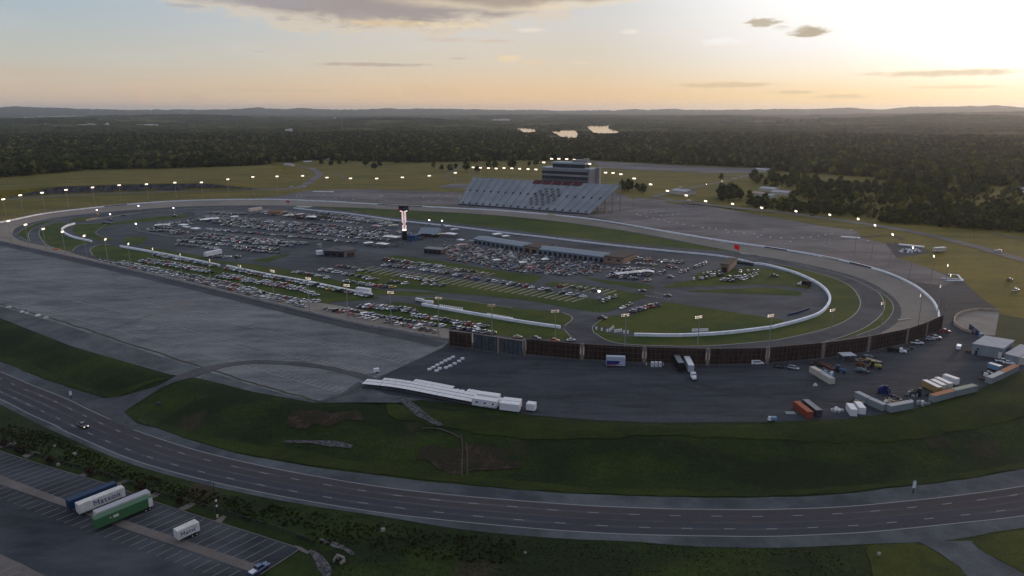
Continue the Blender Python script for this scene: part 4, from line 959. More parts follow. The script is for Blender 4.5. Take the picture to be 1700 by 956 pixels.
for (a, q, kind), lb in zip(BB, BN):
    A_, B_ = P(*a, ZO), P(*q, ZO); c = (A_+B_)/2; v = B_-A_; ln_ = np.linalg.norm(v); rz = math.atan2(v[1], v[0])
    e = empty('billboard', c, rz, lb, 'billboard', 'billboards along the near track wall')
    x0 = -ln_/2; hh = BH
    MB().box((0, 0, .5), (ln_-.3, .18, hh-.5)).build('panel', greyb if kind == 1 else brown_b, e)
    rb = MB(); nr_ = max(3, int(ln_/2.0))
    for i in range(nr_+1): rb.box((x0+.3+(ln_-.6)*i/nr_, -.28, 0), (.13, .3, hh-.15))
    rb.build('ribs', rib_m if kind != 1 else dark_steel, e)
    g = MB()
    for t in ((.28, .62, .9) if kind != 1 else (.2, .4, .6, .8, .97)): g.box((0, -.47, hh*t-.06), (ln_-.4, .1, .14))
    g.build('rails', rib_m if kind != 1 else dark_steel, e)
    if kind == 2: g = MB(); g.box((0, -.1, hh), (ln_, .4, .35)); g.box((x0+.1, -.1, 0), (.35, .4, hh)); g.box((-x0-.1, -.1, 0), (.35, .4, hh)); g.build('white_frame', pil_m, e)
    else: MB().box((0, 0, hh), (ln_-.3, .35, .15)).build('cap', rib_m, e)
for i in range(len(BB)-1):
    c = (P(*BB[i][1], ZO)+P(*BB[i+1][0], ZO))/2; v = P(*BB[i][1], ZO)-P(*BB[i][0], ZO); rz = math.atan2(v[1], v[0])
    if i in (0,): continue
    o = MB().box((0, 0, -.2), (.95, .7, BH+.4)).box((0, 0, BH+.2), (1.15, .9, .25)).build('pillar', pil_m, None, c); o.rotation_euler = (0, 0, rz)
    tag(o, f'pale pillar between billboards, {ordn(i-1)} of those along the near wall', 'pillar', 'pillars between the billboards')

# ------------------------------------------------------------------ floodlights
POLES = [((5,330),(10,358)),((34.7,324),(38,352)),((70,319),(74,347)),((110,314.7),(113.5,343)),((153,311),(157,336.5)),((198.5,307.7),(201,332)),((244,305),(246,330)),((290,303.4),(293,328.5)),((335,302),(337,328)),((378,297),(381,328)),((420,293),(422.6,328)),
 ((459.7,293),(462.7,328.5)),((501.6,292),(505,329)),((542,294.6),(545,331)),((581,296),(583.8,331)),((624.7,296.4),(627,333)),((668,294),(669.5,336)),((712,291),(714,338)),((756,287),(757,339)),
 ((1052.6,296.5),(1050.6,353)),((1078,306.4),(1078,356)),((1106.8,316),(1106,362)),((1136.8,324),(1137,370)),((1170,333),(1169,378)),((1214,338),(1213,386)),((1263,345.4),(1261,392)),((1317.7,351),(1317,402)),((1377.5,355.6),(1372,412)),((1422.5,362.7),(1418,424)),((1450,372.5),(1446,432)),((1482.5,389.8),(1476,440)),((1515,410),(1510,458)),((1548.6,424),(1544,475)),((1569.5,439.5),(1566,496)),((1574,456),(1571,512))]
NEAR = [((1559,473),(1556,520)),((1523.4,489),(1521,560)),((1461,502),(1458,576)),((1377.5,515.6),(1375,590)),((1275,523),(1274,601)),((1158.5,525.4),(1156,604)),((1038,522),(1036,600)),((922,515),(921,592)),((817.7,507),(817,580)),((727,495.8),(729,562)),((648,484.8),(650,547)),((576,472.7),(578,533)),((511.7,462),(514.7,519.5)),((452,450.5),(455.6,504.5)),((397.7,439.6),(401,491)),((348,431),(351,479.5)),((300,421),(303,468)),((255,412.6),(258,457.5)),((214,405.5),(218,448)),((175.8,398),(180,439)),((141,391),(145,432)),((105,385),(109,424)),((74,379),(77,416)),((44.5,372.8),(48,410)),((17.6,367),(20,405))]
pole_mats = mat('pole_steel', (.30,.29,.27), .6, .2)
inw = Vector((-20, 560, 0))
def flood_head(near):
    b = MB(); fr = MB()
    # local: lamps look along +x; bank lies along y
    for r_ in range(2):
        fr.box((0, 0, -.35-r_*1.15), (.16, 5.4, .14))
        for k in range(6):
            y_ = -2.25+k*.9; z_ = -.55-r_*1.15
            b.box((.3, y_, z_-.4), (.42, .56, .62)); fr.box((.12, y_, z_+.24), (.9, .62, .07)); fr.box((.02, y_, z_-.35), (.12, .5, .5))
    return b.mesh('lamps', lamp_n if near else lamp_m), fr.mesh('lamp_frame', dark_steel)
HEADS = (flood_head(False), flood_head(True))
def flood(hpx, bpx, near, i, label, zb=ZO, r0=.26, lab2=None, group=None):
    base = G(*bpx) if zb is None else P(*bpx, zb); zc = PX(*base)[2]
    # the height that brings the head to its place above the base
    h = 5.
    for h_ in np.arange(4, 48, .2):
        if PX(base[0], base[1], base[2]+h_)[1] <= hpx[1]: h = h_; break
    d = inw-Vector(base); rz = math.atan2(d.y, d.x)
    e = empty('floodlight_pole', base, rz, label, 'floodlight', group)
    key = round(h)
    if (key, r0) not in PCACHE: PCACHE[(key, r0)] = MB().tube((0, 0, -.3), (0, 0, key), r0, r0*.5, 7).tube((0, 0, -.3), (0, 0, .5), r0*1.8, r0*1.7, 7).mesh('pole', pole_mats)
    link('pole', PCACHE[(key, r0)], e); a, f = HEADS[1 if near else 0]
    for o_ in (link('lamps', a, e, (.2, 0, key+.6)), link('lamp_frame', f, e, (.2, 0, key+.6))): o_.scale = (.7, .72, .66)
    return e
PCACHE = {}
for i, (h, q) in enumerate(POLES):
    flood(h, q, False, i, f'lit floodlight pole outside the far wall, {ordn(i)} counted from the left' if i < 19 else f'lit floodlight pole beyond the right wall, {ordn(i-19)} counted from the grandstand', group='floodlights outside the far wall')
for i, (h, q) in enumerate(NEAR):
    flood(h, q, True, i, f'floodlight pole with back to us on the near edge, {ordn(i)} from the right', group='floodlights along the near edge')
STAND = [(785.7,277),(798,277.6),(811,278),(824,278.6),(837,279),(850,279.5),(863,280),(877,280.5),(890,281),(994,285),(1005.6,286),(1018,286.7),(1031,288)]

# ------------------------------------------------------------------ grandstand
FL, FR, BL, BR = P(757.5, 340.5, ZO), P(975, 357.5, ZO), None, None
u_ = (FR-FL); u_ /= np.linalg.norm(u_); nn_ = np.array([-u_[1], u_[0], 0]); nn_ = nn_ if nn_[1] > 0 else -nn_
FL, FR = FL+nn_*4, FR+nn_*4
def at_plane(px, py, p0):
    """where the ray through a pixel meets the vertical plane through p0 along u_"""
    d = ray(px, py); t = np.dot(p0-np.array([0, 0, CH]), nn_)/np.dot(d, nn_); return np.array([0, 0, CH])+d*t
BL, BR = at_plane(786, 293.5, FL+nn_*38), at_plane(1031, 306, FL+nn_*38)
FZ = 3.2
gs = empty('grandstand', (FL+FR)/2, 0, 'long silver grandstand with red top blocks and checkered seats', 'grandstand'); g0 = (FL+FR)/2
def gp(s, t):
    a = FL+[0, 0, FZ-ZO]; b_ = FR+[0, 0, FZ-ZO]; lo = a*(1-s)+b_*s; hi = BL*(1-s)+BR*s; return lo*(1-t)+hi*t-g0
alu = noisy('aluminium_seats', (.3300,.3630,.3850), (.3960,.4290,.4510), ((.06,1),), fine=(.5,.05)); aisle_m = mat('aisle', (.17,.18,.19), .9); redseat = mat('red_seats', (.085,.013,.022), .8); darkseat = mat('dark_seats', (.10,.11,.12), .8)
b = MB(); NR_, NS_ = 40, 44; vs, fs = [], []
for j in range(NR_):
    t0, t1 = j/NR_, (j+1)/NR_
    for zt in (0, 1):
        for i in range(NS_+1):
            s = i/NS_; p = gp(s, t0 if zt == 0 else t1); q = gp(s, t0); vs.append((p[0], p[1], q[2]+.0))
    o_ = j*2*(NS_+1)
    for i in range(NS_):
        fs.append((o_+i, o_+i+1, o_+NS_+2+i, o_+NS_+1+i))
        if j < NR_-1: fs.append((o_+NS_+1+i, o_+NS_+2+i, o_+2*(NS_+1)+i+1, o_+2*(NS_+1)+i))
b.add(vs, fs); b.build('seating', alu, gs)
def patch(s0, t0, s1, t1, lift=.35, b=None, skew=0):
    b = b or MB(); n_ = 8; up = np.array([0, -.35, .95])*lift
    for k in range(n_):
        a = t0+(t1-t0)*k/n_; c = t0+(t1-t0)*(k+1)/n_; b.quad(gp(s0, a)+up, gp(s1, a)+up, gp(s1, c)+up, gp(s0, c)+up)
    return b
for i in range(18):
    s = (i+.6)/18.2
    patch(s-.0015, .02, s+.0015, .99, .6).build('aisle', aisle_m, gs)
for i in range(18):
    s = (i+.6)/18.2; vm_ = mat('stair_opening', (.035,.036,.04), .9); patch(s-.007, .03, s+.007, .075, .75).build('stair_opening', vm_, gs); patch(s-.006, .47, s+.006, .525, .75).build('stair_opening', vm_, gs)
for i in range(5):
    s0 = .445+i*.0665; patch(s0, .86, s0+.058, .985, .7).build('red_block', redseat, gs)
ck = MB(); rr = random.Random(4)
for j in range(7):
    for i in range(9):
        if (i+j) % 2: continue
        s = .50+i*.021+.004*j*(1 if j < 4 else .6); t = .14+j*.088
        if abs(i-4)+abs(j-3) > 5.6: continue
        patch(s, t, s+.019, t+.07, .62, ck)
ck.build('checkered_seats', darkseat, gs)
# rails, rear wall and the steel under the stand
fr = MB()
for i in range(23):
    s = i/22
    for t in (.25, .5, .75, 1):
        p = gp(s, t); fr.tube((p[0], p[1], p[2]-.4), (p[0], p[1], ZO-g0[2]), .38, n=5)
    a, q = gp(s, .03), gp(s, .99); fr.tube(a-[0, 0, .9], q-[0, 0, .9], .25, n=4); q2 = gp(s, 1); lo = gp(s, .5); fr.tube((lo[0], lo[1], ZO-g0[2]), (q2[0], q2[1], q2[2]-4), .18, n=4)
for t in (.5, .75, 1):
    for hz in (.33, .66):
        p, q = gp(0, t), gp(1, t); z_ = (p[2])*hz; fr.tube((p[0], p[1], z_), (q[0], q[1], z_), .18, n=4)
fr.build('steel_frame', mat('stand_frame', (.22,.185,.16), .7), gs)
b = MB(); 
for s in (1.0, 0.0):
    for t0_, t1_ in ((.0, .5), (.5, 1.)): b.tube(gp(s, t0_)+[0, 0, .8], gp(s, t1_)+[0, 0, .8], .12, n=4)
b.tube(gp(0, 1)+[0, 0, 1.1], gp(1, 1)+[0, 0, 1.1], .12, n=4); b.build('railing', steel, gs)
b = MB(); p, q = gp(0, 0), gp(1, 0); b.quad(np.array([p[0], p[1], ZO-g0[2]]), np.array([q[0], q[1], ZO-g0[2]]), q+[0, 0, .9], p+[0, 0, .9]); b.build('front_wall', mat('stand_front', (.06,.065,.075), .8), gs)
# press box tower behind the stand
c0 = at_plane(900, 303, FL+nn_*41); c1 = at_plane(979.5, 303, FL+nn_*41); c0[2] = c1[2] = ZO
W_ = np.linalg.norm(c1-c0); rz = math.atan2(u_[1], u_[0]); mid = (c0+c1)/2
def zat(py): return at_plane(940, py, FL+nn_*41)[2]-ZO
pbx = empty('press_tower', mid, rz, 'tall press tower with dark glass bands behind the grandstand', 'tower')
hT, hM, hB = zat(280.5), zat(272.5), zat(302)
D_ = 22.
pw = noisy('tower_wall', (.2652,.2496,.2418), (.3276,.3120,.2964), ((.1,1),)); pl = mat('tower_fascia', (.32,.36,.39), .6)
MB().box((0, D_/2, 0), (W_, D_, hT)).build('body', pw, pbx)
k = (hT-hB)
b = MB(); b.box((-1.2, -.15, hB+k*.60), (W_*.955, .5, k*.22)); b.box((-1.2, -.15, hB+k*.20), (W_*.955, .5, k*.24)); b.build('window_band', dark_glass, pbx)
MB().box((-1.2, -.1, hB-1), (W_*.96, .5, k*.17+1)).build('lower_glazing', mat('lower_glazing', (.06,.075,.09), .3), pbx)
MB().box((0, D_/2-.4, hT), (W_+1, D_+1.2, 1.2)).build('roof', pl, pbx)
b = MB(); b.box((W_*.05-1, D_/2-1, hT+1.2), (W_*.66, D_*.7, hM-hT-1.2)); b.build('upper_storey', dark_glass, pbx)
MB().box((W_*.05-1, D_/2-1.2, hM), (W_*.70, D_*.78, 2.0)).build('upper_roof', pl, pbx)
b = MB(); b.box((W_*.22, D_*.5, hM+2.0), (W_*.28, D_*.4, 3.0)); b.box((W_*.33, D_*.55, hM+2.), (5, 5, 4.5)); b.build('roof_plant', pw, pbx)
MB().box((W_/2+2.2, D_*.86, 0), (4.2, 5, hT+1.8)).build('stair_tower', pw, pbx)
b = MB()
for i in range(5): b.box((W_/2+.02, 2.5+i*4, 4), (.3, 1.6, hT-7))
b.build('side_windows', mat('side_window', (.25,.23,.22), .5), pbx)
for i, (x_, y_) in enumerate(STAND):
    p = at_plane(x_, y_, FL+nn_*62); e = empty('floodlight_pole', (p[0], p[1], ZO), math.atan2(-nn_[1], -nn_[0]), f'floodlight mast behind the grandstand top edge, {ordn(i)} from the left' , 'floodlight', 'floodlights behind the grandstand')
    h = round(p[2]-ZO)
    if (h, .2) not in PCACHE: PCACHE[(h, .2)] = MB().tube((0, 0, -.3), (0, 0, h), .24, .14, 6).mesh('pole', pole_mats)
    link('pole', PCACHE[(h, .2)], e); a, f = HEADS[0]; [setattr(o_, 'scale', (.7, .72, .66)) for o_ in (link('lamps', a, e, (.2, 0, h+.5)), link('lamp_frame', f, e, (.2, 0, h+.5)))]
for i, (x_, y_) in enumerate([(903,269),(916,263),(928,263),(941,263.5),(953.6,264.5),(966,265.4),(979,271.6)]):
    p = at_plane(x_, y_, FL+nn_*52); zb = ZO+hT+1.2 if i in (0, 6) else ZO+hM+2
    e = empty('roof_floodlight', (p[0], p[1], zb), math.atan2(-nn_[1], -nn_[0]), f'floodlight on the press tower roof, {ordn(i)} from the left', 'floodlight', 'floodlights on the press tower roof')
    h = max(1., p[2]-zb); MB().tube((0, 0, -.1), (0, 0, h), .2, .14, 6).build('pole', pole_mats, e); a, f = HEADS[0]; [setattr(o_, 'scale', (.7, .72, .66)) for o_ in (link('lamps', a, e, (.2, 0, h+.5)), link('lamp_frame', f, e, (.2, 0, h+.5)))]

# ------------------------------------------------------------------ scoring pylon
p = P(672, 398, 0); e = empty('scoring_pylon', p, math.atan2(-p[1], -p[0])+PI/2, 'tall scoring pylon with columns of pinkish lights', 'pylon')
zc = PX(*p)[2]; hp = 55*zc/F/cp; w_ = 4.4
MB().box((0, 0, 0), (w_, 3.2, hp*.27)).build('base', black, e)
MB().box((0, .3, hp*.27), (w_*.98, 2.4, hp*.60)).build('column', mat('pylon_column', (.10,.06,.06), .6), e)
b = MB(); nrow = 17
for r_ in range(nrow):
    z_ = hp*.275+hp*.585*r_/nrow
    for x_ in (-1.55, -.72, .72, 1.55): 
        if r_ in (5, 6) and abs(x_) > 1: continue
        b.box((x_, -1.05, z_), (.56, .3, hp*.585/nrow*.5))
for x_ in (-2.5, 2.5): b.box((x_, -1., hp*.84), (1.5, .3, 1.2))
b.box((0, -1.05, hp*.275), (3.6, .32, 1.6)); b.build('lights', led_m, e)
b = MB(); b.box((0, 0, hp*.87), (9.4, 6.2, .8)); b.box((0, 0, hp*.9), (8.6, 5.6, hp*.1)); b.build('crown_box', black, e)
b = MB(); b.box((-3.2, -2.9, hp*.885), (2.2, .2, 1.6)); b.build('crown_sign', red_p, e); MB().box((1.6, -2.9, hp*.9), (5, .2, 1.8)).build('crown_screen', mat('dim_screen', (.05,.07,.12), .4), e)
# ------------------------------------------------------------------ flags
def flag(base, top, m, fw, fh, label):
    p = P(*base, 0); h = (base[1]-top[1])*PX(*p)[2]/F/cp; e = empty('flag', p, 0, label, 'flag')
    MB().tube((0, 0, 0), (0, 0, h), .14, .09, 6).build('pole', steel, e)
    b = MB(); vs, fs = [], []; n_ = 8
    for i in range(n_+1):
        x_ = fw*i/n_; y_ = .35*math.sin(i*.9); 
        for z_ in (h-.1-x_*.25, h-fh-x_*.5): vs.append((x_, y_, z_))
    for i in range(n_): fs.append((2*i, 2*i+1, 2*i+3, 2*i+2))
    b.add(vs, fs); o = b.build('cloth', m, e); sm = o.modifiers.new('thick', 'SOLIDIFY'); sm.thickness = .04; return e
flag((1217,434), (1217.5,405.5), redflag_m, 4.2, 3.2, 'bright red flag on a pole near the tan infield building')
flag((476.5,352), (476.5,332.5), mat('pink_flag', (.45,.10,.09), .7), 3.4, 2.6, 'small faded red flag on a pole by the far pit road')

# ------------------------------------------------------------------ buildings
def obox(pts, zs, b, mi=0):
    """box on 4 base points with heights zs"""
    lo = [tuple(p) for p in pts]; hi = [(p[0], p[1], p[2]+zs) for p in pts]
    if sum(pts[i-1][0]*pts[i][1]-pts[i][0]*pts[i-1][1] for i in range(4)) < 0: lo, hi = lo[::-1], hi[::-1]
    return b.add(lo+hi, [(3, 2, 1, 0), (4, 5, 6, 7)]+[(i, (i+1) % 4, 4+(i+1) % 4, 4+i) for i in range(4)], mi)
def building(name, label, a, q, depth, h, wall_m, roof_m, z=0, doors=0, door_m=black, roof_t=.5, over=.5, windows=0, cat='building', gable=0, group=None, stripe=None):
    """front face from pixel a to pixel q at ground z, running back 'depth' metres"""
    A_, B_ = P(*a, z), P(*q, z); v = B_-A_; ln_ = np.linalg.norm(v); rz = math.atan2(v[1], v[0]); e = empty(name, (A_+B_)/2, rz, label, cat, group)
    MB().box((0, depth/2, -.2), (ln_, depth, h+.2)).build('wall', wall_m, e)
    r_ = MB()
    if gable:
        L_, d_ = ln_/2+over, depth/2+over; cy_ = depth/2
        r_.add([(-L_, cy_-d_, h), (L_, cy_-d_, h), (L_, cy_+d_, h), (-L_, cy_+d_, h), (-L_, cy_, h+gable), (L_, cy_, h+gable)], [(0, 1, 5, 4), (2, 3, 4, 5), (1, 2, 5), (3, 0, 4), (3, 2, 1, 0)])
    else: r_.box((0, depth/2, h), (ln_+2*over, depth+2*over, roof_t))
    r_.build('roof', roof_m, e)
    if doors:
        for i in range(doors):
            x_ = -ln_/2+ln_*(i+.5)/doors; w_ = ln_/doors*.62; MB().box((x_, -.04, 0), (w_, .16, h*.68)).build('door', door_m, e)
    if windows:
        for i in range(windows): MB().box((-ln_/2+ln_*(i+.5)/windows, -.03, h*.45), (ln_/windows*.4, .12, h*.25)).build('window', dark_glass, e)
    return e, ln_
slate_b = mat('garage_blue', (.17,.21,.25), .6)
e, l_ = building('garage', 'long blue roofed garage row, the left one', (786,404), (869,417.5), 16, 4.2, slate_b, teal_roof, doors=11, gable=1.5)
e, l_ = building('garage', 'long blue roofed garage row, the right one', (893,421.5), (1003,435.5), 16, 4.2, slate_b, teal_roof, doors=13, gable=1.5)
building('garage_block', 'brown roofed block between the two garage rows', (869.5,417.5), (892.5,421.5), 20, 4.6, tan_wall, brown_roof, doors=2)
building('garage_block', 'tan brown roofed block at the right end of the garages', (1003.5,435.5), (1034,439.5), 26, 4.8, tan_wall, brown_roof, windows=2)
e, l_ = building('care_building', 'tan low building with flat grey roof in the mid infield', (572,427), (592,424.5), 20, 4.6, tan_wall, mat('flat_grey_roof', (.10,.10,.105), .9), doors=1, door_m=brown_roof)
e, l_ = building('canopy_building', 'dark open canopy building beside the tan infield building', (538,425), (571,427), 18, 4.2, dark_steel, mat('flat_grey_roof', (.10,.10,.105), .9), doors=3)
building('shelter', 'small shelter with pale roof near the pylon plaza', (704,420), (732,422.5), 8, 3.6, dark_steel, mat('shelter_roof', (.20,.20,.205), .8), doors=4)
building('pavilion', 'blue grey hip roofed pavilion behind the pylon', (699,392.5), (722,393.5), 16, 3.2, dark_steel, teal_roof, gable=4, over=2.5)
building('pylon_hut', 'deep blue hut at the foot of the pylon', (676,399.5), (689,400.5), 8, 4.5, mat('deep_blue', (.02,.06,.15), .6), mat('deep_blue', (.02,.06,.15), .6))
building('shed', 'orange brown roofed shed at the far left of the car lot', (445,357), (465,357), 12, 3.2, tan_wall, mat('rust_roof', (.22,.10,.055), .8), gable=1.6)
building('media_building', 'tan flat roofed building near the right end of pit road', (1195.5,450.5), (1209,452), 26, 5.2, tan_wall, brown_roof, doors=1)
# service buildings beyond the right corner
def quadbuild(name, label, fl, fr, br, h, wm, rm, z=ZO, cat='building'):
    A_, B_, C_ = P(*fl, z), P(*fr, z), P(*br, z); D4 = A_+(C_-B_); e = empty(name, A_, 0, label, cat); pts = [p-A_ for p in (A_, B_, C_, D4)]
    b = MB(); obox(pts, h, b); b.build('wall', wm, e); cc = sum(pts)/4; b = MB(); obox([cc+(p-cc)*1.03+[0, 0, h] for p in pts], .3, b); b.build('roof', rm, e); return e, pts
seam = noisy('seam_roof', (.36,.37,.40), (.42,.43,.455), ((.2,1),)); ribw = noisy('ribbed_wall', (.21,.245,.255), (.27,.30,.31), ((.6,1),), (1,1,.1))
e, pts = quadbuild('warehouse', 'pale grey metal warehouse at the tunnel forecourt', (1612,587.5), (1662.5,596), (1681,582), 4.9, ribw, seam)
b = MB(); a, q = pts[0], pts[1]; v = (q-a)/np.linalg.norm(q-a); n2 = np.array([v[1], -v[0], 0]); 
for t, w_, h_ in ((.16, 1.0, 2.1), (.93, 1.3, 3.1)): MB().box(a+(q-a)*t+n2*.05, (w_, .14, h_), math.atan2(v[1], v[0])).build('door', white_p if t > .5 else black, e)
MB().box(a+(q-a)*.2+n2*.25+[0, 0, 2.6], (.9, .5, .8), math.atan2(v[1], v[0])).build('vent_unit', dark_steel, e)
MB().box(pts[1]+(pts[2]-pts[1])*.5+[.1, 0, 0], (.2, 7, 3.4), math.atan2((pts[2]-pts[1])[1], (pts[2]-pts[1])[0])-PI/2).build('roller_door', dark_steel, e)
e, pts = quadbuild('store_shed', 'second grey metal shed right of the warehouse', (1666,600), (1690,606), (1715,590), 3.6, ribw, seam)
e, pts = quadbuild('box_unit', 'small cream box against the second metal shed', (1688,605.5), (1700,606), (1706,599), 3.2, cream_p, cream_p)
# tunnel portal with dark graphic wall and emblem, curved retaining wall
A_, B_ = P(1608.5, 549, ZO), P(1633, 560, ZO); v = B_-A_; ln_ = np.linalg.norm(v); e = empty('tunnel_portal', (A_+B_)/2, math.atan2(v[1], v[0]), 'dark blue tunnel portal wall with a round white emblem', 'tunnel portal')
MB().add([(-ln_/2, .3, 0), (ln_/2, .3, 0), (ln_/2, .3, 1.2), (-ln_/2, .3, 3.6), (-ln_/2, -.3, 0), (ln_/2, -.3, 0), (ln_/2, -.3, 1.2), (-ln_/2, -.3, 3.6)], [(0, 1, 2, 3), (7, 6, 5, 4), (3, 2, 6, 7), (1, 5, 6, 2), (0, 3, 7, 4)]).build('wall', blue_p, e)
b = MB(); 
for r0_, r1_ in ((.85, 1.15), (.28, .5)):
    for k in range(20):
        t0_, t1_ = 2*PI*k/20, 2*PI*(k+1)/20; b.quad((-1.3+r0_*math.cos(t0_), -.33, 1.35+r0_*math.sin(t0_)), (-1.3+r1_*math.cos(t0_), -.33, 1.35+r1_*math.sin(t0_)), (-1.3+r1_*math.cos(t1_), -.33, 1.35+r1_*math.sin(t1_)), (-1.3+r0_*math.cos(t1_), -.33, 1.35+r0_*math.sin(t1_)))
for k in range(3):
    t0_ = PI/2+k*2*PI/3; b.quad((-1.3+.4*math.cos(t0_), -.335, 1.35+.4*math.sin(t0_)), (-1.3+.95*math.cos(t0_-.14), -.335, 1.35+.95*math.sin(t0_-.14)), (-1.3+.95*math.cos(t0_), -.335, 1.35+.95*math.sin(t0_)), (-1.3+.95*math.cos(t0_+.14), -.335, 1.35+.95*math.sin(t0_+.14)))
b.build('emblem', mat('emblem_grey', (.35,.36,.38), .6), e)
MB().box((ln_/2-1, -1.0, 0), (1.6, 1.2, 1.9)).build('white_booth', lightblue_p, e)
wall([(1612,553),(1600,549),(1590,543),(1584,536),(1586,528),(1592,523),(1602,519),(1621,516),(1640,516),(1659,517.5)], 1.5, .6, 'retaining_wall', 'curved pale retaining wall round the tunnel forecourt', ZO, noisy('lit_wall', (.34,.27,.20), (.42,.34,.26), ((.3,1),)), 60)  # pale wall, with the warm light on it mixed into its colour
# dark front of the infield tunnel
wall([(1308,524.5),(1326,519.5),(1343,513.5)], 1.2, .6, 'tunnel_wall', 'dark low wall at the mouth of the infield tunnel', -.2, blue_p, 12)
wall([(1222,437),(1236,439),(1250,441.5)], 2.2, 2.4, 'barrier_block', 'dark block at the right end of the pit wall', 0, mat('dark_teal', (.03,.05,.06), .7), 10)
wall([(1563,462.5),(1580,463),(1600,464.5)], .5, .5, 'curb_wall', 'white edging at the back of the ramp outside the right curve', ZO, wall_w, 10)
b = MB(); rect = Ps([(1567,465.5),(1594,465.8),(1600,464.8),(1592,457.8),(1586,456.8)], ZO)
b.wallstrip(Ps([(1570,466),(1598,466.5),(1590,457),(1572,455.5)], ZO), .55, 1.1, bot=.1); o = b.build('pit_edging', wall_w); tag(o, 'white rectangular edging on the grass outside the right curve', 'edging')
# far barns, houses and sheds
FAR = [('barn','long white roofed barn, nearest the round tree clump',(1260,317),(1286,319),18,4,pale_roof),('barn','white roofed barn at the left end of the grove',(1280,323),(1308,325),16,4,pale_roof),('barn','small pale barn left of the white barns',(1246,325),(1264,328),14,4.5,mat('rust_pale',(.36,.27,.22),.8)),('barn','low white shed in front of the barns',(1254,331.5),(1268,333),10,3,pale_roof),
       ('barn','white barn with low roof behind the front shed',(1266,327),(1282,329),10,3.2,pale_roof),('barn','white roofed barn behind the right grove',(1537,293.5),(1564,293),20,4.5,white_p),('warehouse','long white roofed warehouse by the far road',(1113,321.5),(1138,324.5),22,5,pale_roof),('warehouse','white building at the end of the far asphalt lot',(1252,284.5),(1272,286),20,4.5,pale_roof),
       ('shed','white shed in the woods left of the road bend',(536,266.5),(547,266.5),12,4,white_p),('shed','pale low building among the trees left of the road',(470,276),(482,276.5),14,4,pale_roof),('shed','pale roof among trees at the left wood edge',(371,279.5),(383,279.5),16,4,pale_roof),('shed','white roof at the back of the far lawn',(505,271),(518,270.5),12,3,pale_roof)]
for nm, lb, a, q, dp, h, rm in FAR: building(nm, lb, a, q, dp, h, cream_p, rm, z=ZO, gable=1.8, over=.6)
for i, (a, q, h) in enumerate([((1672,306),(1683,307.5),6),((1685,307),(1695,308.5),6.5),((1662,302),(1668,303),5),((1694,318),(1704,320),5),((1690,309.5),(1696,310.5),4)]):
    building('house', f'white gabled house beyond the lawn at far right, {ordn(i)} from the left', a, q, 10, h, white_p, mat('slate_roof', (.30,.32,.36), .8), z=ZO, gable=3.2, over=.5, windows=3, group='white houses at far right')
# distant white works and tower on the left horizon
for i, (a, w_, h, dp) in enumerate([((100,193.6),64,14,60),((150,191.5),6,60,40),((215,194),40,16,60),((250,194.5),30,20,60),((285,195),22,16,60),((320,196),30,12,60),((165,206),12,30,40),((178,209),6,20,30),((145,209),26,14,40),((70,208.5),30,12,40),((40,195.7),30,10,60),((555,198),5,20,30),((683,199.5),6,12,30),((480,217),12,10,40),((925,196.5),22,12,60),((832,199),30,12,50),((1330,187.8),20,16,60),((1000,194),26,12,60),((240,208),40,8,40)]):
    p = P(a[0], a[1], 14); s_ = PX(*p)[2]/F
    o = MB().box((0, 0, -6), (w_*s_, dp, h*.8+6)).box((w_*s_*.2, 0, h*.8-.01), (w_*s_*.4, dp*.7, h*.3)).build('distant_building', mat('distant_pale', (.60,.56,.52), .7), None, p); o.rotation_euler = (0, 0, -math.atan2(p[0], p[1]))
    tag(o, f'pale distant building in the hazy woods, {ordn(i)} of the scattered works', 'building', 'pale distant buildings')
p = P(568.5, 218, 10); e = empty('radio_mast', p, 0, 'thin pale radio mast standing above the far woods', 'mast'); MB().tube((0, 0, -5), (0, 0, 62), .7, .3, 5).build('pole', steel, e); MB().tube((0, 0, 60), (0, 0, 63), 1.0, 1.0, 6).build('antenna', white_p, e)
# ------------------------------------------------------------------ vehicles
def loftbody(b, st, mi=0):
    """closed hull through stations (x, zbottom, ztop, halfwidth)"""
    vs, fs = [], []
    for x, z0, z1, w in st:
        zm = z0+(z1-z0)*.62
        vs += [(x, -w*.93, z0), (x, -w, zm), (x, -w*.86, z1), (x, w*.86, z1), (x, w, zm), (x, w*.93, z0)]
    for i in range(len(st)-1):
        for k in range(6): fs.append((i*6+k, i*6+(k+1) % 6, i*6+6+(k+1) % 6, i*6+6+k))
    fs += [tuple(range(5, -1, -1)), tuple(range((len(st)-1)*6, len(st)*6))]; fs = [f[::-1] for f in fs]
    b.add(vs, fs, mi)
def cabin(b, x0, x1, t0, t1, zb, zt, wb, wt, roof=0, gl=1):
    vs = [(x0, -wb, zb), (x1, -wb, zb), (x1, wb, zb), (x0, wb, zb), (t0, -wt, zt), (t1, -wt, zt), (t1, wt, zt), (t0, wt, zt)]
    b.add(vs, [(0, 1, 5, 4), (1, 2, 6, 5), (2, 3, 7, 6), (3, 0, 4, 7)], gl); e = .03
    b.add([(t0-.02, -wt-e, zt), (t1+.02, -wt-e, zt), (t1+.02, wt+e, zt), (t0-.02, wt+e, zt), (t0+.1, -wt+.1, zt+.07), (t1-.1, -wt+.1, zt+.07), (t1-.1, wt-.1, zt+.07), (t0+.1, wt-.1, zt+.07)], [(4, 5, 6, 7), (0, 1, 5, 4), (1, 2, 6, 5), (2, 3, 7, 6), (3, 0, 4, 7)], roof)
    for a, c in ((0, 4), (1, 5), (2, 6), (3, 7)): b.tube(vs[a], vs[c], .045, n=4, mi=roof)
def wheels(b, xs, w, r=.33, mi=2):
    for x in xs:
        for s in (-1, 1): b.tube((x, s*(w-.22), r), (x, s*(w+.01), r), r, n=9, mi=mi)
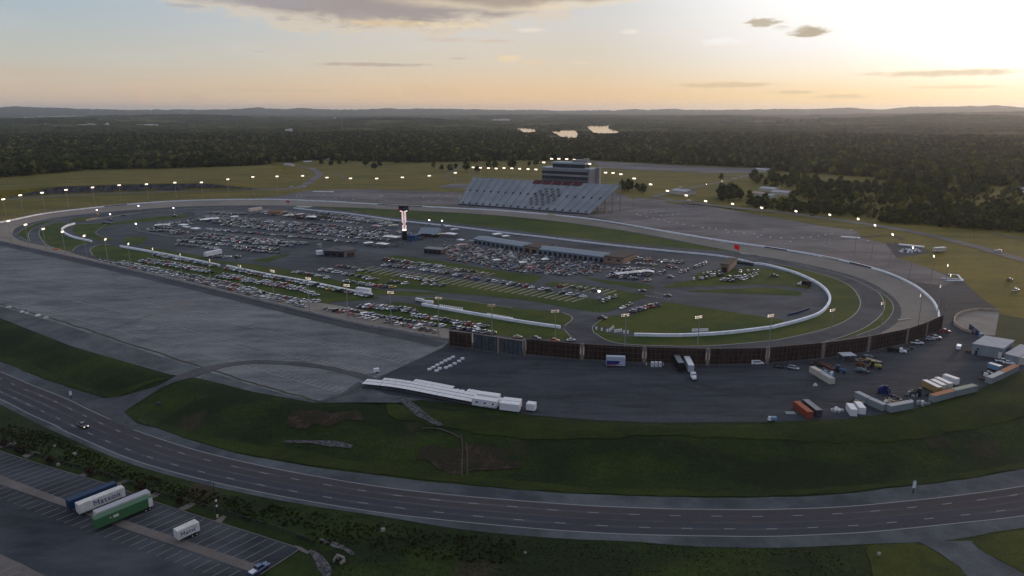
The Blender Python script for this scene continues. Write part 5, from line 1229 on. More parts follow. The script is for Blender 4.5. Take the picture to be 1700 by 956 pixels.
def lights(b, xf, xr, w, zf, zr, mi=(3, 4)):
    for s in (-1, 1): b.box((xf, s*w*.68, zf), (.1, .36, .14), 0, mi[0]); b.box((xr, s*w*.72, zr), (.1, .3, .2), 0, mi[1])
def car_mesh(kind, lit):
    b = MB()
    if kind == 'sedan':
        loftbody(b, [(-2.33,.38,.86,.78),(-2.1,.24,.96,.88),(-1.2,.2,.97,.92),(0,.2,.95,.92),(1.1,.2,.92,.92),(1.9,.24,.80,.88),(2.3,.36,.66,.74)]); cabin(b, -1.75, 1.15, -1.05, .3, .93, 1.42, .80, .62); wheels(b, (-1.4, 1.42), .9); lights(b, 2.22, -2.3, .8, .58, .7)
    elif kind == 'suv':
        loftbody(b, [(-2.35,.42,1.05,.86),(-2.2,.3,1.12,.93),(0,.28,1.1,.95),(1.2,.28,1.06,.95),(2.05,.32,.96,.9),(2.35,.45,.8,.78)]); cabin(b, -2.2, 1.25, -1.95, .5, 1.06, 1.74, .86, .70); wheels(b, (-1.45, 1.45), .94, .38); lights(b, 2.28, -2.34, .85, .74, .9)
    elif kind == 'pickup':
        loftbody(b, [(-2.85,.5,1.0,.9),(-2.75,.42,1.08,.97),(0,.4,1.08,.99),(1.7,.4,1.12,.98),(2.6,.42,1.04,.94),(2.85,.5,.9,.84)]); cabin(b, -.95, 1.45, -.75, .7, 1.08, 1.86, .88, .72); wheels(b, (-1.75, 1.8), .99, .42)
        b.add([(-2.68, -.8, 1.1), (-1.02, -.8, 1.1), (-1.02, .8, 1.1), (-2.68, .8, 1.1)], [(0, 1, 2, 3)], 2); lights(b, 2.78, -2.84, .92, .8, .85)
    elif kind == 'van':
        loftbody(b, [(-2.9,.45,1.95,.95),(-2.8,.4,2.1,1.0),(.9,.4,2.1,1.0),(1.6,.4,1.45,1.0),(2.5,.42,1.1,.95),(2.75,.5,.85,.85)]); b.add([(1.0, -.86, 2.02), (1.62, -.92, 1.48), (1.62, .92, 1.48), (1.0, .86, 2.02)], [(0, 1, 2, 3)], 1)
        for s in (-1, 1): b.box((-.6, s*.99, 1.35), (3.4, .06, .5), 0, 1)
        wheels(b, (-1.7, 1.75), .98, .36); lights(b, 2.7, -2.9, .9, .75, 1.1)
    return b.mesh('car', [PAINT['white'], glass, rubber, head_m if lit else mat('headlamp_off', (.5,.5,.48), .2), tail_m])
PAINT = {'white': mat('white_car', (.82,.83,.84), .25, 0), 'silver': mat('silver_car', (.45,.46,.48), .25, .6), 'grey': mat('grey_car', (.12,.125,.135), .25, .4), 'black': mat('black_car', (.014,.014,.016), .25), 'red': mat('red_car', (.30,.016,.016), .35), 'blue': mat('blue_car', (.03,.07,.19), .35), 'tan': mat('tan_car', (.36,.28,.18), .4), 'dark green': mat('green_car', (.02,.05,.035), .35), 'orange': mat('orange_car', (.45,.13,.02), .4), 'yellow': mat('yellow_car', (.6,.40,.05), .4)}
PW = [('white', 23), ('silver', 15), ('grey', 17), ('black', 23), ('red', 9), ('blue', 6), ('tan', 4.5), ('dark green', 1.5), ('orange', 1.2), ('yellow', .8)]
for m_ in PAINT.values(): m_.node_tree.nodes['Principled BSDF'].inputs['Specular IOR Level'].default_value = .5
CM = {}
def vehicle(name, kind, paint, x, y, z, rz, label, cat, group, lit=False, parts=False):
    if (kind, lit) not in CM: CM[(kind, lit)] = car_mesh(kind, lit)
    o = link(name, CM[(kind, lit)], None, (x, y, z), rz); o.material_slots[0].link = 'OBJECT'; o.material_slots[0].material = PAINT[paint]
    return tag(o, label, cat, group)
def pick(w):
    t = R.random()*sum(a for _, a in w)
    for n_, a in w:
        t -= a
        if t <= 0: return n_
    return w[-1][0]
SPECS = []          # (x, y, z, rz, kind, paint, lit, row text, ordinal)
def row(px, gap, text, rot=68, jit=.35, skip=.08, z=None, lit=.0, warm=0):
    line = spline([P(*p, 0) if z is None else P(*p, z) for p in px], 200) if len(px) > 2 else np.linspace(P(*px[0], z or 0), P(*px[1], z or 0), 200)
    s = np.r_[0, np.cumsum(np.linalg.norm(np.diff(line, axis=0), axis=1))]; u = 0; k = 0; base = R.choice((0, PI))
    while u <= s[-1]:
        if R.random() > skip:
            p = [np.interp(u, s, line[:, i]) for i in range(3)]; q = [np.interp(min(u+1, s[-1]), s, line[:, i]) for i in range(3)]; r_ = [np.interp(max(u-1, 0), s, line[:, i]) for i in range(3)]
            a = math.atan2(q[1]-r_[1], q[0]-r_[0])+math.radians(rot)+(base if R.random() < .8 else base+PI)+R.gauss(0, .05)
            kind = pick([('sedan', 34), ('suv', 36), ('pickup', 26), ('van', 4)])
            SPECS.append([p[0]+R.gauss(0, jit), p[1]+R.gauss(0, jit), p[2] if z is None else z, a, kind, pick(PW), R.random() < max(lit, .05), text, k]); k += 1
        u += gap*(1+R.uniform(-.06, .14))
# near straight, on the track: rows along the fence
row([(170,434.8),(252,454.5),(340,475),(431,498.5)], 4.3, 'parked nose to tail along the track fence', 0, .4, .12)
row([(190,437.5),(260,453),(340,471),(433,493)], 3.3, 'in the second row in from the track fence', 62, .4, .08, lit=.05)
row([(200,436.5),(270,450),(350,466),(437,486.5)], 3.0, 'in the row at the inner track edge', 66, .4, .05)
row([(437,489),(490,500),(536,502.5)], 3.0, 'in the short row below the grass tip', 66, .4, .05)
row([(428,499),(470,505),(500,509.5)], 3.4, 'in the cluster before the gap by the fence', 60, .4, .1)
row([(494,513),(512,517.5)], 5, 'against the fence just left of the gap', 10, .3, 0)
row([(541,517.5),(570,523.5)], 4, 'first right of the gap on the near track', 60, .4, 0)
row([(582,526.5),(659,542),(730,558)], 4.1, 'in the spaced row facing the fence', 90, .3, .05)
row([(570,517.5),(640,529.5),(700,538),(760,546)], 3.1, 'in the long row on the near apron', 64, .35, .05, lit=.04)
row([(764,546.5),(821,555)], 3.1, 'in the row behind the first billboards', 64, .35, .05, lit=.25)
row([(235,434.5),(290,443),(350,453.5)], 2.9, 'in the red and silver grass cluster', 62, .4, .04)
row([(245,432.5),(300,441),(343,449.5)], 2.9, 'behind the red and silver grass cluster', 62, .4, .1)
row([(362,460.5),(406,464.5)], 3.0, 'in the dark cluster right of the dirt path', 62, .5, 0)
row([(372,457.5),(404,461)], 3.4, 'behind the dark cluster right of the dirt path', 62, .5, .1)
row([(409,467.5),(450,474),(500,483),(527,492)], 3.0, 'in the front grass row left of the tip', 62, .5, .05)
row([(411,464),(452,470.5),(497,479)], 3.0, 'in the back grass row left of the tip', 62, .5, .12)
row([(600,510.5),(645,514.5),(690,520.5)], 2.9, 'in the packed double row, front line', 62, .4, .04)
row([(603,507.5),(640,510.5),(684,516)], 2.9, 'in the packed double row, back line', 62, .4, .1)
row([(688,525),(740,534),(808,544.5)], 3.1, 'in the grass row by the nearest wall', 66, .4, .08)
row([(258,424),(313,434.5),(361,443.5)], 3.0, 'against the first straight white wall', 70, .3, .12)
row([(379,446.5),(440,459),(505,471),(560,483),(616,494)], 3.0, 'against the long white wall', 70, .3, .06)
row([(491,453),(520,457.5),(548,463)], 3.3, 'in the dark line above the long wall', 55, .4, .05)
row([(534,449),(570,455.5),(625,465.5)], 3.2, 'in the middle line of mid infield', 62, .5, .08)
row([(561,443.5),(590,446)], 3.3, 'at the top left of the striped lot', 62, .5, .05)
row([(599,449.5),(624,452)], 4.2, 'at the left end of the striped lot', 62, .5, .05)
row([(575,468.5),(592,470)], 4.5, 'with headlamps on by the course road', 20, .4, 0, lit=.9)
row([(600,472),(624,475.5)], 3.6, 'near the bend of the course road', 60, .4, .1, lit=.2)
row([(634,476.5),(668,480)], 3.6, 'beside the bend of the course road', 60, .4, .1, lit=.4)
row([(640,431.5),(690,438),(741,445)], 3.2, 'in the top row of the striped lot', 62, .5, .12)
row([(758,449),(806,456)], 4.0, 'at the right of the top striped row', 62, .5, .3)
row([(640,441.5),(687,446.5),(768,459.5)], 3.6, 'in the second row of the striped lot', 62, .5, .18)
row([(776,462),(826,469.5),(885,478.5)], 4.0, 'in the second striped row, right half', 62, .5, .25, lit=.05)
row([(664,458.5),(690,464),(724,468)], 3.4, 'on the grass below the striped pads', 62, .5, .1)
row([(645,469),(700,473),(765,476)], 6.0, 'on the grass above the course road', 40, .8, .25, lit=.12)
row([(929,476.5),(960,479.5),(1004,486)], 7.5, 'in the right striped pads, upper row', 40, .5, .1, lit=.1)
row([(902,482),(935,488),(972,494)], 4.5, 'in the right striped pads, lower row', 40, .5, .25)
row([(1002,502),(1012,496),(1024,494)], 4.2, 'on the grass mound by the crossing', 30, .4, 0, lit=.1)
row([(1050,518.5),(1072,511.5),(1094,507)], 3.0, 'in the neat row beside the cross road', -62, .2, 0)
row([(1033,512),(1047,506.5)], 8, 'driving on the cross road', 0, .2, 0, lit=.9)
row([(1066,484),(1116.5,493.5)], 17, 'at the infield road junction', 20, .2, 0, lit=.4)
row([(860,560.5),(898,564.5),(930,567),(964,565.5)], 8.6, 'in line behind the wide brown billboard', 8, .3, 0, lit=.1)
# right infield lots
for (a, q), tx in zip((((1058,431),(1133,437.5)),((1043,438),(1090,441)),((1032,446),(1088,450.5)),((1017,452.5),(1081,459)),((1011,459),(1056,464)),((1060,466.3),(1078,466.6)),((1020,449),(1080,455))),('top row','second row','third row','fourth row','fifth row','lowest row','inner row')):
    row([a, q], 3.1, f'in the {tx} right of the garages', 62, .5, .1, lit=.14)
row([(1096,455),(1106,451.5)], 3.6, 'in the pair right of the garage lot', 40, .4, 0, lit=.3); row([(1111,443),(1123,446.5)], 3.4, 'in the trio right of the garage lot', 50, .4, 0)
row([(1131.5,453),(1150,446),(1175,436)], 5., 'in the queue slanting up to pit road', 20, .4, .05, lit=.45); row([(1113,461),(1114,461.2)], 9, 'alone at the edge of the garage lot', 30, .3, 0)
row([(1152,464),(1180,462.5)], 3.1, 'in the front grass row below the tan building', 62, .4, .05); row([(1168,456),(1200,453.5)], 2.9, 'in the row before the tan building', 62, .4, 0); row([(1180,458.5),(1202,457)], 3.1, 'in the inner row before the tan building', 62, .4, 0)
row([(1200,465.5),(1222,469)], 3.0, 'in the near row of the right grass lot', 62, .4, .05, lit=.1); row([(1212,463),(1246,459)], 3.2, 'in the middle row of the right grass lot', 62, .4, .05); row([(1228,452),(1264,451.5)], 3.2, 'in the back row of the right grass lot', 62, .4, .1); row([(1232,465),(1258,455)], 4.2, 'at the right of the grass lot', 50, .4, .05)
row([(1284.5,459.2),(1286,459.3)], 9, 'alone on the grass inside the curved wall', 10, .2, 0)
# rows of the crowded left lot
BIG = []
for a, q in (((345,358.5),(646,384)),((330,364.5),(640,391)),((371,374),(632,399)),((345,381),(590,403)),((340,389),(520,406)),((313,395),(488,410)),((300,400.5),(460,415)),((296,406.5),(364,414)),((392,413.5),(465,421.5)),((357,428),(402,428)),((240,381.5),(285,378.5)),((262,374),(330,366.5)),((285,389.5),(322,384.5)),((526,354),(660,370)),((560,361),(650,371)),((420,353),(600,372)),((352,369.5),(640,394.5)),((250,384),(300,384.5)),((420,349),(480,354)),((660,385),(700,392)),((600,396),(655,400)),((355,363),(643,387.5)),((338,360.5),(500,373)),((330,392),(500,407)),((255,378),(325,372)),((350,354),(420,357)),((430,351),(560,362)),((470,353.5),(660,375)),((640,392),(700,398))):
    n0 = len(SPECS); row([a, q], 2.75, '', 66, .6, .13, lit=.012); BIG += SPECS[n0:]; del SPECS[n0:]
# nearest to the camera first: 300 cars and up to 170 pickups stand alone, the rest are a mass
SPECS.sort(key=lambda s: math.hypot(s[0], s[1])); cnt = {'car': 0, 'pickup': 0}; rest = []
PARK = {}
for s in SPECS:
    k = 'pickup' if s[4] == 'pickup' else 'car'
    if cnt[k] >= (296 if k == 'car' else 200): rest.append(s); continue
    cnt[k] += 1; z = H(s[0], s[1]); z = max(z+.35 if z < -.1 else z, .05) if s[2] == 0 else s[2]
    # on the banked track the wheels follow the slope
    if z > .06:
        xx, yy = np.array([s[0]]), np.array([s[1]]); do = pdist(np.vstack([OUT, OUT[:1]]), xx, yy)[0]; di = pdist(np.vstack([INN[::3], INN[:1]]), xx, yy)[0]
        z = ZO*(1-do/(do+di))+.06 if not inside(INN, xx, yy)[0] else .09
    else: z = .09
    nm = {'sedan': 'parked_car', 'suv': 'parked_car', 'van': 'parked_van', 'pickup': 'pickup_truck'}[s[4]]
    word = {'sedan': 'sedan', 'suv': 'SUV', 'van': 'van', 'pickup': 'pickup'}[s[4]]
    vehicle(nm, s[4], s[5], s[0], s[1], z, s[3], f'{s[5]} {word}, {ordn(s[8])} from left {s[7]}', 'pickup' if k == 'pickup' else 'car', 'pickups parked inside the track' if k == 'pickup' else 'cars parked inside the track', s[6])
for s_ in BIG: s_[5] = pick([('white', 16), ('silver', 15), ('grey', 23), ('black', 30), ('red', 5), ('blue', 6), ('tan', 2), ('dark green', 2)])
rest += BIG
MIX = list(PAINT.items())
def mass(name, specs, label, cat):
    b = MB(); mats_ = [m for _, m in MIX]+[glass, rubber, head_m, tail_m]; ix = {n_: i for i, (n_, _) in enumerate(MIX)}; g0_ = len(MIX)
    for s in specs:
        c = MB(); L_, W2_, h1, h2 = {'sedan': (4.6,1.8,.95,1.42), 'suv': (4.7,1.9,1.08,1.75), 'pickup': (5.7,1.98,1.1,1.85), 'van': (5.6,2.,1.5,2.1)}[s[4]]; p_ = ix[s[5]]
        loftbody(c, [(-L_/2, .35, h1*.9, W2_*.46), (-L_*.4, .25, h1, W2_*.5), (L_*.3, .25, h1*.97, W2_*.5), (L_/2, .35, h1*.75, W2_*.42)], p_)
        x0, x1 = {'sedan': (-1.7,1.1), 'suv': (-2.2,1.2), 'pickup': (-.9,1.4), 'van': (-2.6,1.6)}[s[4]]; vs = [(x0, -W2_*.44, h1), (x1, -W2_*.44, h1), (x1, W2_*.44, h1), (x0, W2_*.44, h1), (x0+.4, -W2_*.36, h2), (x1-.8, -W2_*.36, h2), (x1-.8, W2_*.36, h2), (x0+.4, W2_*.36, h2)]
        c.add(vs, [(0, 1, 5, 4), (1, 2, 6, 5), (2, 3, 7, 6), (3, 0, 4, 7)], g0_); c.add(vs[4:], [(0, 1, 2, 3)], p_)
        for x_ in (-L_*.3, L_*.3):
            for y_ in (-1, 1): c.box((x_, y_*W2_*.46, 0), (.62, .2, .6), 0, g0_+1)
        if s[6]: c.box((L_/2, 0, .6), (.1, W2_*.7, .18), 0, g0_+2)
        ca, sa = math.cos(s[3]), math.sin(s[3]); o_ = len(b.v); k_ = s[9] if len(s) > 9 else 1; b.v += [(s[0]+(x*ca-y*sa)*k_, s[1]+(x*sa+y*ca)*k_, z*k_+.08) for x, y, z in c.v]; b.f += [[o_+i for i in f] for f in c.f]; b.m += c.m
    o = b.build(name, mats_); tag(o, label, cat, kind='stuff'); return o
mass('distant_cars', rest, 'hundreds of cars packed in rows in the left infield lot', 'cars')
# paddock: race cars, carts, people, awnings in front of the garages
pad = []; PADP = Ps([(738,408),(790,407),(870,420),(900,424),(1000,437),(1018,445),(975,458),(930,457),(880,455),(800,441),(745,431),(738,418)], 0); lo, hi = PADP.min(0), PADP.max(0); occ = []
while len(pad) < 400:
    x, y = R.uniform(lo[0], hi[0]), R.uniform(lo[1], hi[1])
    if not inside(PADP, np.array([x]), np.array([y]))[0] or any((x-a)**2+(y-c)**2 < 7 for a, c in occ[-400:]): continue
    occ.append((x, y)); pad.append([x, y, 0, R.choice((.4, .4+PI, -.9, .5))+R.gauss(0, .15), pick([('sedan', 60), ('suv', 12), ('pickup', 10), ('van', 3)]), pick([('white', 11), ('silver', 8), ('grey', 20), ('black', 30), ('red', 9), ('blue', 12), ('orange', 2), ('tan', 3), ('dark green', 5)]), R.random() < .015, '', 0])
for s_ in pad: s_.append(.72)
mass('paddock_cars', pad, 'crowd of race cars and carts packed before the garages', 'cars')
b = MB(); shirts = [PAINT[k] for k in ('white', 'grey', 'black', 'red', 'blue', 'tan')]+[mat('skin', (.35,.22,.16), .8)]
crowd_spots = []
for q, n_ in ((PADP, 520), (Ps([(602,401),(660,398),(690,402),(660,412),(610,412)], 0), 110), (Ps([(700,385),(780,396),(740,404),(690,396)], 0), 80), (Ps([(880,408),(1000,423),(990,421),(880,405)], 0), 60)):
    lo, hi = q.min(0), q.max(0); k = 0
    while k < n_:
        x, y = R.uniform(lo[0], hi[0]), R.uniform(lo[1], hi[1])
        if not inside(q, np.array([x]), np.array([y]))[0]: continue
        k += 1; c = R.randrange(6); b.tube((x, y, .05), (x, y, .9), .17, .2, 5, R.choice((1, 2, 4))); b.tube((x, y, .9), (x, y, 1.5), .23, .2, 5, c); b.tube((x, y, 1.5), (x, y, 1.78), .11, .1, 5, 6)
o = b.build('crowd', shirts); tag(o, 'crowd of people milling around the garages and pylon', 'crowd', kind='stuff')
# awnings, haulers and motorhomes standing out among the cars
def awning(x, y, w, d, h, m, label, rz=0):
    e = empty('awning', (x, y, .05), rz, label, 'awning', 'awnings in the infield'); b = MB(); b.add([(-w/2, -d/2, h), (w/2, -d/2, h), (w/2, d/2, h), (-w/2, d/2, h), (0, 0, h+.9)], [(0, 1, 4), (1, 2, 4), (2, 3, 4), (3, 0, 4), (3, 2, 1, 0)]); b.build('roof', m, e)
    for sx in (-1, 1):
        for sy in (-1, 1): MB().tube((sx*(w/2-.1), sy*(d/2-.1), 0), (sx*(w/2-.1), sy*(d/2-.1), h), .06, n=4).build('leg', steel, e)
AW = [(340,368.5,9,6,'white'),(352,367,14,7,'white'),(305,377.5,9,6,'white'),(325,383.5,10,6,'white'),(310,381,9,5,'silver'),(270,377.5,14,7,'silver'),(390,363.5,8,5,'white'),(519,363.5,13,8,'white'),(481,361,9,7,'tan'),(497,363,8,7,'white'),(625,379,12,6,'red'),(653,378.5,10,5,'tan'),(650,397.5,16,7,'white'),(612,408,8,5,'white'),(635,409.5,12,6,'white'),(727,393,13,7,'tan'),(748,392.5,12,7,'white'),(765,403,6,5,'white'),(768,411,9,6,'red'),(785,404.5,8,5,'dark green'),(826,393,9,6,'white'),(840,396.5,7,5,'white'),(755,385,8,5,'silver'),(745,379.5,7,5,'silver'),(930,419,14,6,'silver'),(960,422,9,5,'silver'),(1075,456,9,4,'white'),(1045,458.5,22,5,'silver'),(825,437,6,4,'white'),(868,441,6,4,'white'),(905,436,6,4,'white'),(882,449,6,4,'red')]
for i, (x_, y_, w, d, c) in enumerate(AW):
    p = P(x_, y_, 0); awning(p[0], p[1], w, d, 2.8, PAINT[c], f'{c} awning among the infield cars, {ordn(i)} of the larger shades', R.choice((-.5, .4, .45)))
def trailer(name, a, q, w, h, body_m, label, z=0, roof_m=None, cat='trailer', clear=.9, group=None, wheels_=True, windows=0, ribs=False, nose=0):
    """box trailer whose floor centre line runs from pixel a to pixel q"""
    A_, B_ = P(*a, z), P(*q, z); v = B_-A_; L_ = float(np.linalg.norm(v)); rz = math.atan2(v[1], v[0]); e = empty(name, (A_+B_)/2, rz, label, cat, group)
    if ribs:
        b = MB(); b.box((0, 0, clear), (L_, w, h)); n_ = int(L_/.5)
        for i in range(n_):
            for s in (-1, 1): b.box((-L_/2+.3+(L_-.6)*i/max(1, n_-1), s*(w/2+.02), clear+.12), (.2, .06, h-.24))
        b.build('body', body_m, e)
    else: MB().box((0, 0, clear), (L_, w, h)).build('body', body_m, e)
    MB().box((0, 0, clear+h), (L_-.05, w-.05, .09)).build('roof', roof_m or body_m, e)
    if windows:
        for i in range(windows): MB().box((-L_/2+L_*(i+.6)/windows, -w/2-.01, clear+h*.45), (.9, .08, .6)).build('window', dark_glass, e)
    if wheels_:
        MB().box((0, 0, clear-.35), (L_*.94, w*.5, .34)).build('chassis', dark_steel, e)
        for k, x_ in enumerate((-L_*.36, -L_*.27)):
            for s in (-1, 1): link('wheel', WH, e, (x_, s*(w/2-.2), .48))
        if clear > .6: [MB().box((L_*.34, y_, 0), (.16, .16, clear)).build('landing_leg', dark_steel, e) for y_ in (-.8, .8)]
    return e, L_
WH = MB().tube((0, -.14, 0), (0, .14, 0), .48, n=12).mesh('wheel', rubber)
trailer('car_hauler', (341,427.5), (367,422), 3.2, 3.2, white_p, 'long white hauler at the near corner of the crowded lot')
trailer('car_hauler', (414,352.5), (434,349.5), 3.2, 3.4, cream_p, 'pale hauler at the far left corner of the crowded lot')
trailer('car_hauler', (492,364), (505,362), 4, 4.2, mat('maroon_box', (.10,.05,.045), .7), 'maroon sided hauler with white roof in the crowded lot', roof_m=white_p)
trailer('car_hauler', (527,364.5), (541,363), 3.4, 3.0, mat('brown_box', (.10,.07,.05), .7), 'brown hauler near the back of the crowded lot')
trailer('car_hauler', (526,424.5), (536,423.5), 5, 2.9, white_p, 'white box trailer left of the dark canopy building')
trailer('office_trailer', (593,485.5), (615,488.5), 2.6, 2.6, white_p, 'white box trailer behind the end of the long white wall')
trailer('car_hauler', (691,500.5), (704,503), 1.6, 1.4, white_p, 'low white trailer left of the nearest white wall'); trailer('car_hauler', (706,505), (719,506), 1.6, 1.5, white_p, 'second low white trailer at the nearest white wall')
o = MB().tube((0, 0, 0), (0, 0, 3.2), 2.2, n=14).build('water_tank', pale_grn, None, P(530.5, 411, 0)); tag(o, 'pale round tank left of the tan infield building', 'tank')
for i, (x_, y_) in enumerate([(162,356.5),(184,364),(231,349.5),(289,353),(227,380.5),(994,497.5),(713,374),(734,375.2)]):
    p = P(x_, y_, 0); e = empty('light_tower', p, 0, ['portable light tower by the yellow marks at far left','portable light tower behind the pit entrance grass','portable light tower on the far left apron','portable light tower beside the hairpin grass','portable light tower at the corner of the crowded lot','portable light tower on the grass mound by the crossing','bright screen light behind the pit wall, left one','bright screen light behind the pit wall, right one'][i], 'light tower', 'portable light towers')
    MB().box((0, 0, .3), (2.2, 1.3, 1.3)).build('trailer_box', yellow_p if i == 0 else grey_p, e); MB().tube((0, 0, 1.5), (0, 0, 5.2), .1, n=5).build('mast', steel, e); b = MB(); b.box((0, -.2, 5.0), (1.3, .3, .9)); b.build('lamps', lamp_cool, e)
b = MB(); b.wallstrip(spline(Ps([(143,366.5),(152,364.6),(162,362.8)], 0), 10), 1.15, 1.0); o = b.build('yellow_barrier', yellow_p); tag(o, 'yellow barrier nose at the left end of pit wall', 'barrier')
o = MB().box((0, 0, 0), (4, 2, 1.1)).build('orange_barrier', mat('orange_red', (.5,.13,.03), .7), None, P(93, 414.5, .6)); tag(o, 'orange barrier on the near left track', 'barrier')
for i, (x_, y_) in enumerate([(174,371),(181,371.5),(184,366.5),(290,359.5),(206,358.5),(1000,529.5),(605,0)][:6]):
    p = P(x_, y_, .06); vehicle('service_truck', 'pickup', 'black', p[0], p[1], .07, R.uniform(-.5, .5), ['dark service truck on the hairpin grass, left one','dark service truck on the hairpin grass, right one','dark service truck beside the light tower','dark service truck at the hairpin tip','dark service truck on the far pit entry','dark service truck at the course road bend'][i], 'pickup', 'pickups parked inside the track')
# box truck in the right infield
p = P(1335, 474.5, 0); e = empty('box_truck', p, 2.6, 'black box truck with white cab beside the curved wall', 'truck')
MB().box((-1.5, 0, .9), (6.2, 2.5, 2.7)).build('cargo_box', black, e); b = MB(); loftbody(b, [(1.7,.5,2.5,1.1),(2.6,.5,2.5,1.1),(3.3,.5,1.6,1.1),(4.2,.5,1.3,1.)]); b.build('cab', white_p, e)
for x_ in (-3, 3.2):
    for s in (-1, 1): link('wheel', WH, e, (x_, s*1.05, .48))
# white barrels in rows beside the walls
BAR = MB().tube((0, 0, 0), (0, 0, 1.35), .55, .42, 9).tube((0, 0, 1.35), (0, 0, 1.5), .46, .46, 9).mesh('barrel', white_p)
def barrels(a, q, n_, txt, z=0):
    for i in range(n_):
        t = i/max(1, n_-1); p = P(a[0]+(q[0]-a[0])*t, a[1]+(q[1]-a[1])*t, z); tag(link('crash_barrel', BAR, None, p), f'white crash barrel, {ordn(i)} from the left, {txt}', 'barrel', 'white crash barrels')
barrels((731,509.5), (767,515), 12, 'in the left row behind the nearest wall'); barrels((810,524), (850,531), 13, 'in the right row behind the nearest wall')
barrels((1150,550.5), (1174,550), 8, 'in the row behind the curved wall'); barrels((1012,550), (1018,545), 3, 'in the pile left of the curved wall'); barrels((1021,551.5), (1031,550.5), 4, 'in the stack left of the curved wall'); barrels((1036,553), (1042,553.5), 2, 'in the pair at the curved wall end'); barrels((990,547), (1008,551), 3, 'at the course road corner')
# small white markers on the outer lot
MK = MB().box((0, 0, 0), (1.9, .7, .85), taper=.75).mesh('marker', white_p)
MKP = [(1050,352.5),(1057,356.5),(1063,358),(1074,360),(1084,362),(1093,364.5),(1103,366.5),(1111,369),(1124,371),(1135,373),(1151,375.5),(1166,378.5),(1178,378.8),(1189,380),(1205,382),(1209,386),(1220,385),(1235,387),(1252,389.5),(1258,393.5),(1264,391.3),(1279,394),(1297,396),(1071,354),(1079,353),(1089,352.5),(1095,351.3),(1100,351.5),(1098,358.8),(1107,357),(1117,357),(1126,356),(1279,394.2),(1317,396.3),(1332,395.3),(1346,394),(1359,392.3),(1370,390.4),(1381,388.7),(1312,401.6),(1372,409.7),(1441,400.5),(1413,382.5)]
for i, (x_, y_) in enumerate(MKP): o = link('traffic_barrier', MK, None, P(x_, y_, ZO+.1), R.uniform(-.6, .6)); tag(o, f'small white traffic barrier on the far lot, {ordn(i)} along the scattered line', 'barrier', 'white traffic barriers on the far lot')
for i, k in enumerate(range(26)):
    x_, y_ = 1491+R.uniform(0, 36), 417+R.uniform(-3, 3); o = link('traffic_barrier', MK, None, P(x_, y_, ZO+.1), R.uniform(-.6, .6)); tag(o, 'small white barrier in the heap on the right far lot', 'barrier', 'white barrier heap on the right far lot')
for i, (a, q, lb) in enumerate([((1396,394),(1428,396),'white stacked panels on the far lot edge'),((1492,406.5),(1534,411),'long white stacked panels above the barrier heap'),((520,318.5),(553,319),'white stacked panels on the pavement at far left')]):
    trailer('panel_stack', a, q, 3.5, .9, white_p, lb, ZO, cat='panels', clear=.05, wheels_=False)
for i in range(24):
    t = i/23; x_, y_ = 486+R.uniform(0, 280), 325+R.uniform(-3, 9)*1.0; o = link('traffic_barrier', MK, None, P(x_, y_, ZO+.1), R.uniform(-.6, .6)); o.scale = (.9, .9, .8); tag(o, 'tiny white barrier on the pavement left of the grandstand', 'barrier', 'white barriers left of the grandstand')
trailer('car_hauler', (1550,419), (1568,418), 3, 3, cream_p, 'pale trailer with dark end at the grass edge', ZO, roof_m=white_p)
# traffic on the outer roads
for i, (x_, y_, k, c, rz, tx) in enumerate([(1657,417.5,'suv','white',2.4,'driving on the right perimeter road'),(1348,358.3,'sedan','black',2.6,'driving on the perimeter road before the trees'),(1218,297,'suv','white',1.1,'driving on the far country road'),(1231,294,'suv','white',1.1,'further up the far country road'),(1198,301.5,'sedan','grey',1.1,'lower on the far country road'),(1172,307,'suv','silver',1.1,'at the bottom of the far country road'),(1131,312.5,'van','white',.3,'behind the long white warehouse'),(1142,334.5,'van','white',2.8,'at the corner of the perimeter road'),(1686,483,'pickup','white',.5,'on the grass at the right edge'),(1676,466,'pickup','dark green',.5,'dark on the grass at the right edge'),(504,311,'suv','white',.4,'at the left road junction'),(484,310,'sedan','white',.4,'on the left perimeter road')]):
    p = P(x_, y_, ZO+.14); vehicle('moving_car', k, c, p[0], p[1], ZO+.14, rz, f'{c} {dict(sedan="sedan", suv="SUV", van="van", pickup="pickup")[k]} {tx}', 'car', 'vehicles outside the track', i in (2, 3, 6, 10, 11))
# ------------------------------------------------------------------ near lot: carts, trailers, yard
def cart_mesh():
    r_ = MB(); r_.box((0, 0, 1.78), (2.5, 1.22, .07), taper=.96); r_.box((0, 0, 1.84), (2.2, 1.0, .05), taper=.9)
    bd = MB(); loftbody(bd, [(-1.2,.3,.75,.5),(-.5,.28,.8,.56),(.2,.28,.45,.56),(.8,.28,.5,.56),(1.2,.3,.85,.45)]); bd.box((-.45, 0, .72), (.5, 1.0, .55))
    po = MB()
    for x_ in (-1.0, .9):
        for s in (-1, 1): po.tube((x_, s*.52, .6), (x_*.95, s*.55, 1.8), .035, n=4)
    wh = MB(); wheels(wh, (-.8, .85), .55, .23, 0)
    return [('roof', r_.mesh('roof', white_p)), ('body', bd.mesh('body', mat('cart_body', (.10,.105,.11), .6))), ('posts', po.mesh('posts', dark_steel)), ('wheels', wh.mesh('wheels', rubber))]
CART = cart_mesh(); cl = np.linspace(P(601, 643.5, ZO), P(822, 681, ZO), 300); bend = spline([P(601, 643.8, ZO), P(660, 650.5, ZO), P(740, 666, ZO), P(822, 681.5, ZO)], 300)
s = np.r_[0, np.cumsum(np.linalg.norm(np.diff(bend, axis=0), axis=1))]
cproto = None
